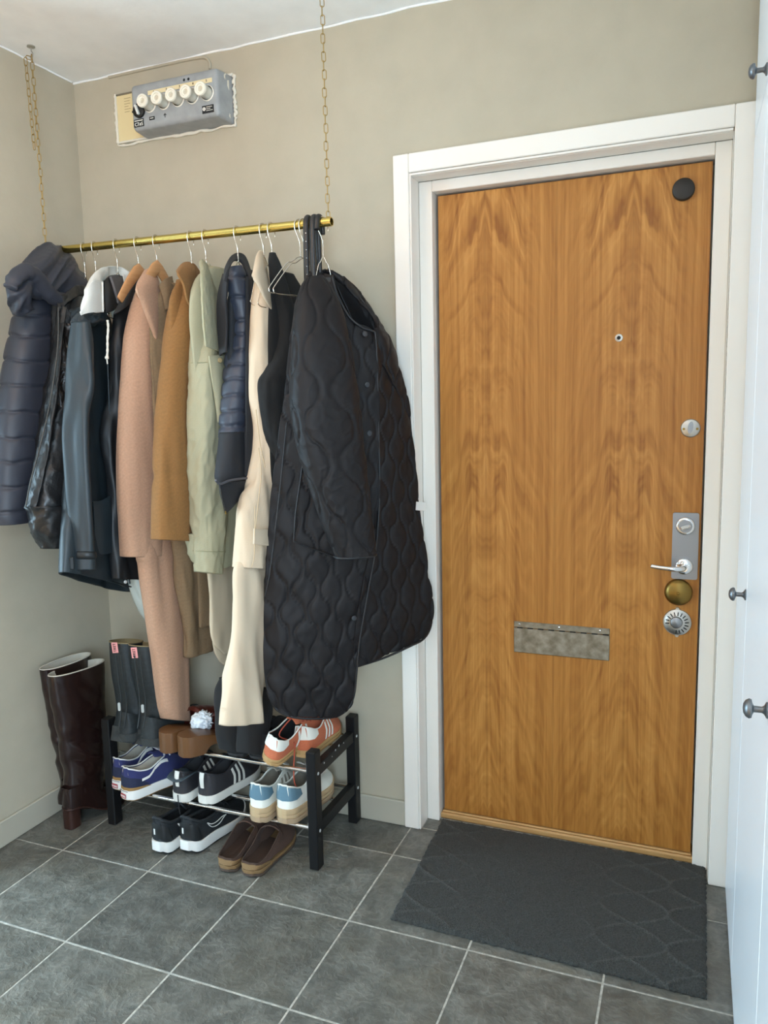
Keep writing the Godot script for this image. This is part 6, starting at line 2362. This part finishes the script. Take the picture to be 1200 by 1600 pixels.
func orange_shoes() -> void:
	var org := suede(rgb(206, 112, 76))
	var white := leather(rgb(236, 232, 220), 0.5)
	var gum := mat(rgb(184, 146, 96), 0.6)
	var lin := cloth(rgb(30, 28, 28), 0.9, "weave", 90.0, 0.3)
	var lace := mat(rgb(170, 74, 52), 0.8)
	for k in 2:
		var xf: Transform3D = [shoe_xf(Vector3(0.872, SHELF_TOP + 0.012, 0.352), -12.0, 7.0, -20.0), shoe_xf(Vector3(0.938, SHELF_TOP, 0.262), 3.0)][k]
		var d := last(0.26, xf, -1.0 + 2.0 * k, {"y0": [[0.0, 0.026], [0.5, 0.024], [0.85, 0.022], [1.0, 0.028]], "yb": [[0.0, 0.004], [0.05, 0.0], [0.85, 0.001], [1.0, 0.01]]})
		var t := thing("orange_sneaker", foot_name(k) + " orange suede sneaker with white heel tab on a gum sole", "shoe", Vector3.ZERO, "pair of orange sneakers")
		part(sole_mesh(d, 0.0, 0.5, 0.003), "outsole", gum, t)
		part(sole_mesh(d, 0.5, 1.0, 0.0026), "foxing", gum, t)
		part(upper_mesh(d), "upper", org, t)
		part(lining_mesh(d), "lining", lin, t)
		part(overlay(d, [[-0.2, 0.7], [-0.1, 0.5], [0.001, 0.46], [0.1, 0.5], [0.2, 0.7]], [[-0.2, 0.97], [-0.1, 0.97], [0.001, 1.0], [0.1, 0.97], [0.2, 0.97]], 0.0018, 24), "heel_tab", white, t)
		part(tube(collar_path(d, d.open), 0.0022, 8), "collar_piping", white, t)
		for sd in [-1.0, 1.0]:
			for j in 3:
				var s0: float = (0.35 + 0.07 * j) * sd
				part(overlay(d, [[s0, 0.1], [s0 + 0.035 * sd, 0.5], [s0 + 0.03 * sd, 0.9]], [[s0 + 0.03 * sd, 0.1], [s0 + 0.065 * sd, 0.5], [s0 + 0.06 * sd, 0.9]], 0.0016, 8, 3), "stripe", white, t)
		tongue(d, org, t, 0.016)
		laces(d, lace, t, 5, 0.0024, k == 1)
		if k == 0:
			var c := top_pt(d, d.open + 0.04, -0.3, true)
			part(tube(smooth_path([c, c + Vector3(0.006, 0.012, 0.02), px(436, 1148, 0.90), px(459, 1160, 0.93), px(460, 1178, 0.935), px(459, 1200, 0.94), px(461, 1225, 0.935), px(472, 1243, 0.93)], 6), 0.0021, 7), "loose_lace", lace, t)

func running_shoes() -> void:
	var blk := cloth(rgb(30, 33, 36), 0.75, "weave", 70.0, 0.6)
	var dk := mat(rgb(24, 26, 27), 0.5)
	var white := mat(rgb(226, 224, 218), 0.5)
	var lin := cloth(rgb(20, 20, 22), 0.9, "weave", 90.0, 0.3)
	for k in 2:
		var xf: Transform3D = [shoe_xf(Vector3(0.512, 0.0, 0.432), -7.0), shoe_xf(Vector3(0.592, 0.0, 0.398), -4.0)][k]
		var d := last(0.29, xf, -1.0 + 2.0 * k, {
			"y0": [[0.0, 0.046], [0.05, 0.04], [0.12, 0.035], [0.3, 0.036], [0.6, 0.03], [0.85, 0.028], [1.0, 0.042]],
			"yb": [[0.0, 0.014], [0.05, 0.004], [0.12, 0.0], [0.75, 0.0], [0.9, 0.008], [1.0, 0.026]],
			"h": [[0.0, 0.076], [0.05, 0.075], [0.15, 0.062], [0.28, 0.055], [0.42, 0.056], [0.52, 0.06], [0.62, 0.05], [0.75, 0.036], [0.88, 0.026], [0.96, 0.018], [1.0, 0.01]]})
		var t := thing("running_shoe", foot_name(k) + " black running shoe with thick white flared midsole", "shoe", Vector3.ZERO, "pair of black running shoes")
		part(sole_mesh(d, 0.0, 0.16, 0.002), "outsole", dk, t)
		part(sole_mesh(d, 0.16, 1.0, 0.0055, 1.0, 0.004), "midsole", white, t)
		part(upper_mesh(d), "upper", blk, t)
		part(lining_mesh(d), "lining", lin, t)
		part(tube(collar_path(d, d.open + 0.02), 0.0055, 10), "collar_padding", blk, t)
		part(overlay(d, [[-0.13, 0.12], [-0.06, 0.16], [0.001, 0.2], [0.06, 0.16], [0.13, 0.12]], [[-0.1, 0.7], [-0.05, 0.76], [0.001, 0.78], [0.05, 0.76], [0.1, 0.7]], 0.002, 20), "heel_counter", dk, t)
		part(moved(box(Vector3(0.006, 0.019, 0.002), 0.0008), xf * Transform3D(Basis.IDENTITY, Vector3(0, 0.083, 0.0062))), "heel_tab", white, t)
		# swoosh-shaped outline on the outer side
		var sd := 1.0
		var sw := []
		for q in [[0.3, 0.62], [0.36, 0.56], [0.44, 0.42], [0.52, 0.38], [0.6, 0.5], [0.655, 0.82], [0.6, 0.66], [0.53, 0.58], [0.46, 0.6], [0.38, 0.64], [0.3, 0.62]]:
			sw.append(wall_pt(d, (0.92 - q[0]) * 0.86 * sd, q[1]) + d.xf.basis * Vector3(0.002 * sd, 0, 0))
		part(tube(smooth_path(sw, 4), 0.0014, 6), "side_mark", white, t)
		tongue(d, blk, t, 0.026)
		laces(d, mat(rgb(26, 26, 28), 0.85), t, 5, 0.0026)

func mules() -> void:
	var brown := suede(rgb(84, 60, 48))
	var cork := mat(rgb(160, 128, 86), 0.85)
	triplanar(cork, 30.0)
	cork.albedo_texture = tinted(seamless(71, 0.12, 4, 256), Color(0.55, 0.5, 0.45), Color(1, 1, 1))
	var bed := suede(rgb(66, 46, 34))
	var rub := mat(rgb(74, 60, 50), 0.8)
	for k in 2:
		var xf: Transform3D = [shoe_xf(Vector3(0.762, 0.0, 0.437), -2.0), shoe_xf(Vector3(0.842, 0.0, 0.434), 2.0)][k]
		var d := last(0.265, xf, -1.0 + 2.0 * k, {
			"h": [[0.0, 0.012], [0.1, 0.014], [0.2, 0.021], [0.3, 0.031], [0.42, 0.048], [0.5, 0.056], [0.62, 0.055], [0.75, 0.044], [0.88, 0.034], [0.96, 0.022], [1.0, 0.01]],
			"c": [[0.0, 0.0], [0.006, 0.011], [0.02, 0.0195], [0.05, 0.0275], [0.1, 0.0318], [0.2, 0.0333], [0.34, 0.0332], [0.45, 0.033], [0.55, 0.029], [0.7, 0.027], [0.85, 0.022], [0.95, 0.012], [1.0, 0.0]],
			"y0": [[0.0, 0.032], [0.3, 0.028], [0.6, 0.026], [1.0, 0.032]], "open": 0.5, "deep": 0.97})
		var t := thing("leather_mule", foot_name(k) + " brown suede mule with cork rim and open heel", "shoe", Vector3.ZERO, "pair of brown mules")
		part(sole_mesh(d, 0.0, 0.3, 0.003), "outsole", rub, t)
		part(sole_mesh(d, 0.3, 0.7, 0.003), "cork_sole", cork, t)
		part(overlay(d, [[-0.3, -0.3], [-0.12, -0.3], [0.001, -0.3], [0.12, -0.3], [0.3, -0.3]], [[-0.24, 0.0], [-0.12, 0.45], [0.001, 0.8], [0.12, 0.45], [0.24, 0.0]], 0.0022, 26), "cork_rim", cork, t)
		part(upper_mesh(d), "upper", brown, t)
		# footbed, hollowed
		var p := PackedVector3Array()
		for s in stations(0.012, 0.7, 40):
			var w := curve(d.w, s) * 0.93
			for r in 13:
				var f := -1.0 + r / 6.0
				p.append(xf * (spine(d, s) + Vector3(w * f, curve(d.y0, s) + 0.002 - 0.009 * (1.0 - pow(absf(f), 3.0)) * smoothstep(0.0, 0.08, s), 0)))
		part(grid(p, 13), "footbed", bed, t)
		# cut edge of the upper and its lining
		var e := PackedVector3Array()
		for q in 25:
			var f := -1.0 + q / 12.0
			e.append(top_pt(d, 0.5, f, true) + xf.basis.y * 0.001)
		part(tube(collar_path(d, 0.5), 0.0022, 8), "rim_edge", cork if false else bed, t)
		part(tube(e, 0.0024, 8), "throat_edge", brown, t)
		for sd in [-1.0, 1.0]:
			var a := wall_pt(d, 0.42 * sd, 0.6)
			var b := wall_pt(d, 0.58 * sd, 0.8)
			part(tube(smooth_path([a, (a + b) * 0.5 + xf.basis.y * 0.012 + xf.basis.x * 0.004 * sd, top_pt(d, 0.56, 0.2 * sd, true) + xf.basis.y * 0.006], 6), 0.0018, 6), "lace", bed, t)

func clogs() -> void:
	var wood := leather(rgb(100, 66, 37), 0.4)
	var red := leather(rgb(70, 24, 18), 0.32)
	for k in 2:
		var xf: Transform3D = [shoe_xf(Vector3(0.508, SHELF_TOP, 0.368), -14.0), shoe_xf(Vector3(0.578, SHELF_TOP, 0.372), -24.0)][k]
		var d := last(0.25, xf, -1.0 + 2.0 * k, {
			"h": [[0.0, 0.004], [0.3, 0.004], [0.45, 0.02], [0.54, 0.06], [0.7, 0.056], [0.85, 0.044], [0.95, 0.03], [1.0, 0.012]],
			"c": [[0.0, 0.0], [0.006, 0.011], [0.02, 0.0195], [0.05, 0.0265], [0.1, 0.031], [0.3, 0.033], [0.5, 0.03], [0.7, 0.03], [0.85, 0.026], [0.95, 0.014], [1.0, 0.0]],
			"y0": [[0.0, 0.066], [0.2, 0.064], [0.4, 0.05], [0.6, 0.032], [0.85, 0.03], [1.0, 0.036]],
			"yb": [[0.0, 0.0], [0.24, 0.0], [0.3, 0.018], [0.4, 0.022], [0.5, 0.004], [0.85, 0.0], [1.0, 0.014]], "open": 0.52})
		var t := thing("wooden_clog", foot_name(k) + " brown block-heeled clog with dark red studded leather upper", "shoe", Vector3.ZERO, "pair of studded clogs")
		part(sole_mesh(d, 0.0, 1.0, 0.004), "wooden_sole", wood, t)
		var list := []
		for side in [-1.0, 1.0]:
			var p := PackedVector3Array()
			for s in stations(0.5, 1.0, 30):
				for q in 9:
					p.append(wall_pt(d, s * side, q / 8.0))
			list.append(grid(p, 9))
		var p2 := PackedVector3Array()
		for s in stations(0.5, 1.0, 30):
			for r in 15:
				p2.append(top_pt(d, s, -1.0 + r / 7.0, true))
		list.append(grid(p2, 15))
		part(merged(list), "upper", red, t)
		for sd in [-1.0, 1.0]:
			for j in 7:
				var c := wall_pt(d, (0.54 + 0.06 * j) * sd, 0.1)
				part(turned([[0.0, 0.002], [0.0022, 0.0014], [0.003, 0.0]], 10, c, xf.basis.x * sd), "stud", M.chrome, t)
	# crumpled tissue stuffed in one clog
	var ts := thing("tissue_paper", "crumpled white tissue paper stuffed in a clog", "paper")
	var q0 := py(316, 1127, SHELF_TOP + 0.065)
	var ball := PackedVector3Array()
	for j in 23:
		var a := PI * j / 22.0
		for i in 36:
			var b := TAU * i / 36.0
			var dir := Vector3(sin(a) * cos(b), cos(a), sin(a) * sin(b))
			var r := 0.036 * (1.0 + 0.5 * (0.5 - absf(noise.get_noise_3d(dir.x * 2.2, dir.y * 2.2 + 5.0, dir.z * 2.2))) + 0.14 * noise.get_noise_3d(dir.x * 7.0, dir.y * 7.0, dir.z * 7.0))
			ball.append(q0 + dir * r * Vector3(0.85, 0.8, 0.95))
	part(grid(ball, 36, true), "crumple", mat(rgb(226, 232, 236), 0.7), ts)

# boot shaft from seen edges, plus a foot pointing at the wall
func boot(t: Node3D, rows: Array, P: Vector3, e: Vector3, m: Material, lining: Material, bump, foot: Dictionary, seg := 48) -> void:
	var rr := sleeve_rows(rows, P, e)
	part(cloth_tube(rr, seg, 0.008, bump, false, false, 0.9), "shaft", m, t)
	# inside of the shaft, open at the top
	var inn := []
	for k in 2:
		var s := 0.95 - 0.16 * k
		inn.append([rr[k][0] - Vector3(0, 0.001, 0), rr[k][1] * s, rr[k][2] * s])
	part(cloth_tube(inn, seg, 0.01, null, false, false, 0.9), "lining", lining, t)
	var top: Array = rr[0]
	var ring := PackedVector3Array()
	for k in 48:
		var g := TAU * k / 48.0
		ring.append(top[0] + top[1] * 0.98 * signf(cos(g)) * pow(absf(cos(g)), 0.9) + top[2] * 0.98 * signf(sin(g)) * pow(absf(sin(g)), 0.9))
	part(tube(ring, 0.0022, 6, true), "top_edge", lining, t)
	if not foot.is_empty():
		part(upper_mesh(foot), "foot", m, t)

func rubber_boots() -> void:
	var m := mat(rgb(44, 50, 52), 0.6)
	triplanar(m, 8.0)
	m.albedo_texture = tinted(seamless(81, 0.03, 5, 256), Color(0.75, 0.75, 0.75), Color(1, 1, 1))
	var dusty := mat(rgb(74, 77, 76), 0.9)
	triplanar(dusty, 25.0)
	dusty.albedo_texture = tinted(seamless(82, 0.06, 5, 256), Color(0.5, 0.5, 0.5), Color(1, 1, 1))
	var lin := cloth(rgb(150, 132, 96), 0.9, "weave", 60.0, 0.4)
	var pink := mat(rgb(222, 146, 142), 0.7)
	var grey := mat(rgb(168, 170, 166), 0.6)
	var specs := [
		[[[171, 1006, 222, 998, 0.05], [172, 1030, 222, 1024, 0.05], [175, 1060, 222, 1056, 0.05], [180, 1090, 222, 1088, 0.05], [182, 1112, 220, 1112, 0.047], [178, 1135, 220, 1136, 0.044], [176, 1150, 221, 1152, 0.043]], 0.315, [0.335, 0.352]],
		[[[201, 1010, 254, 1004, 0.05], [203, 1035, 254, 1030, 0.05], [208, 1065, 254, 1062, 0.05], [214, 1095, 254, 1094, 0.05], [217, 1116, 252, 1116, 0.047], [215, 1140, 252, 1142, 0.044], [213.5, 1156, 252, 1158, 0.043]], 0.40, [0.43, 0.358]]]
	for k in 2:
		var sp: Array = specs[k]
		var P := Vector3(sp[1], 0, 0)
		var e := e_of(0.0)
		var xf := shoe_xf(Vector3(sp[2][0], SHELF_TOP, sp[2][1]), -4.0)
		var foot := last(0.27, xf, -1.0 + 2.0 * k, {"open": 0.3})
		var t := thing("rubber_boot", foot_name(k) + " dark rubber boot with pink pull tab and dusty toe", "boot", Vector3.ZERO, "pair of rubber boots")
		boot(t, sp[0], P, e, m, lin, null, foot)
		part(sole_mesh(foot, 0.0, 1.0, 0.003), "sole", dusty, t)
		# dusty heel cup
		var rr := sleeve_rows([sp[0][5], [sp[0][6][0], sp[0][6][1] + 1, sp[0][6][2], sp[0][6][3] + 1, 0.045], [sp[0][6][0] - 1, sp[0][6][1] + 8, sp[0][6][2], sp[0][6][3] + 8, 0.044]], P, e)
		for q in rr:
			q[1] *= 1.05
			q[2] *= 1.08
		part(cloth_tube(rr, 40, 0.006, null, false, false), "heel_cup", dusty, t)
		# back ribs
		for j in 2:
			var u0: float = [[182, 190], [211, 220]][k][j]
			part(tube(line_px([[u0 - 1, 1024], [u0 + 3, 1060], [u0 + 7, 1090], [u0 + 7, 1115], [u0 + 4, 1138]], sp[1] + 0.045), 0.0022, 6), "rib", m, t)
		# pink tab with lettering
		var a := px([179.5, 210][k], [1012, 1020][k], sp[1] + 0.035)
		var turn := Basis(Vector3.UP, 0.25) * Basis(Vector3(0, 0, 1), 0.08)
		part(moved(box(Vector3(0.02, 0.034, 0.002), 0.0006), Transform3D(turn, a)), "pull_tab", pink, t)
		part(moved(lettering("TRET", 0.009, 0.0006), Transform3D(turn * Basis(Vector3(0, 0, 1), PI * 0.5), a + Vector3(0.0, 0, 0.0014))), "tab_text", M.ink, t)
		part(moved(prism(round_rect(0.009, 0.027, 0.004), 0.002), Transform3D(Basis(Vector3.UP, 0.3), px([186.5, 223][k], [1104, 1107][k], sp[1] + 0.052))), "reflector", grey, t)

func suede_boots() -> void:
	var m := suede(rgb(26, 25, 25))
	var lin := mat(rgb(30, 29, 29), 0.8)
	var rub := mat(rgb(34, 33, 33), 0.7)
	var specs := [
		[[[343, 1062, 378, 1058, 0.03], [336, 1078, 384, 1076, 0.04], [335, 1100, 388, 1098, 0.045], [336, 1130, 388, 1130, 0.045], [338, 1155, 384, 1156, 0.042], [342, 1172, 380, 1174, 0.04]], 0.72, [0.735, 0.325]],
		[[[376, 1078, 420, 1074, 0.035], [372, 1094, 424, 1092, 0.042], [371, 1115, 424, 1114, 0.045], [370, 1140, 420, 1140, 0.045], [369, 1160, 414, 1162, 0.042], [370, 1176, 410, 1178, 0.04]], 0.79, [0.81, 0.32]]]
	for k in 2:
		var sp: Array = specs[k]
		var xf := shoe_xf(Vector3(sp[2][0], SHELF_TOP, sp[2][1]), -4.0)
		var foot := last(0.26, xf, -1.0 + 2.0 * k, {"open": 0.3, "y0": [[0.0, 0.014], [1.0, 0.014]]})
		var t := thing("ankle_boot", foot_name(k) + " black suede ankle boot below the trench coat", "boot", Vector3.ZERO, "pair of black suede boots")
		boot(t, sp[0], Vector3(sp[1], 0, 0), e_of(0.0), m, lin, drape(0.004, 14.0, 9.0, 3.0 * k), foot, 40)
		part(sole_mesh(foot, 0.0, 1.0, 0.003), "sole", rub, t)
		part(overlay(foot, [[-0.2, 0.05], [-0.1, 0.05], [0.001, 0.05], [0.1, 0.05], [0.2, 0.05]], [[-0.2, 0.45], [-0.1, 0.5], [0.001, 0.52], [0.1, 0.5], [0.2, 0.45]], 0.002, 20), "heel_counter", m, t)

func tall_boots() -> void:
	var m := leather(rgb(36, 22, 19), 0.22)
	m.normal_scale = 0.1
	var lin := mat(rgb(206, 198, 182), 0.8)
	var heel := mat(rgb(52, 30, 24), 0.35)
	var slouch := func(_u, s, p):
		var mid := exp(-pow((s - 0.3) / 0.16, 2.0))
		var a := noise.get_noise_3d(p.x * 10.0 + 3.0, p.y * 13.0 - p.z * 8.0, p.z * 5.0)
		var b := noise.get_noise_3d(p.x * 20.0, p.y * 26.0 - p.z * 14.0, p.z * 9.0 + 8.0)
		return (0.0045 * a + 0.0015 * b) * (0.25 + 1.1 * mid)
	var specs := [
		[[[62, 1048, 141, 1019, 0.038], [65, 1070, 143, 1046, 0.04], [72, 1110, 143, 1092, 0.042], [82, 1160, 143, 1146, 0.043], [91, 1205, 142, 1196, 0.043], [94, 1228, 142, 1222, 0.042], [91, 1245, 144, 1240, 0.041], [92, 1258, 146, 1254, 0.04]], 0.065, Vector3(0.092, 0, 0.375)],
		[[[75, 1058, 162, 1029, 0.04], [77, 1080, 163, 1055, 0.042], [83, 1120, 163, 1102, 0.044], [91, 1165, 163, 1152, 0.045], [98, 1205, 162, 1198, 0.045], [100, 1232, 162, 1230, 0.044], [101, 1250, 164, 1246, 0.043], [102, 1262, 166, 1258, 0.042]], 0.125, Vector3(0.128, 0, 0.415)]]
	for k in 2:
		var sp: Array = specs[k]
		var t := thing("tall_boot", foot_name(k) + " dark brown leather knee boot with pale lining standing by the skirting board", "boot", Vector3.ZERO, "pair of tall brown boots")
		var xf := shoe_xf(sp[2], -5.0)
		var foot := last(0.26, xf, -1.0 + 2.0 * k, {"w": [[0.0, 0.0], [0.006, 0.009], [0.02, 0.016], [0.05, 0.022], [0.1, 0.026], [0.3, 0.028], [0.55, 0.036], [0.7, 0.04], [0.82, 0.036], [0.91, 0.026], [0.96, 0.017], [1.0, 0.0]], "open": 0.3, "y0": [[0.0, 0.075], [0.2, 0.068], [0.45, 0.03], [0.7, 0.01], [1.0, 0.012]], "yb": [[0.0, 0.068], [0.2, 0.062], [0.45, 0.024], [0.68, 0.0], [0.9, 0.0], [1.0, 0.004]], "h": [[0.0, 0.07], [0.3, 0.08], [0.45, 0.075], [0.6, 0.06], [0.75, 0.046], [0.88, 0.034], [0.96, 0.02], [1.0, 0.01]]})
		boot(t, sp[0], Vector3(sp[1], 0, 0), e_of(0.0), m, lin, slouch, foot, 56)
		part(sole_mesh(foot, 0.0, 1.0, 0.002), "sole", heel, t)
		var hr := []
		for q in [[0.078, 0.024, 0.026], [0.05, 0.023, 0.025], [0.002, 0.022, 0.024]]:
			hr.append([xf * Vector3(0, q[0], -0.028), xf.basis.x * q[1], xf.basis.z * q[2]])
		part(cloth_tube(hr, 28, 0.01, null, false, true, 0.6), "block_heel", heel, t)
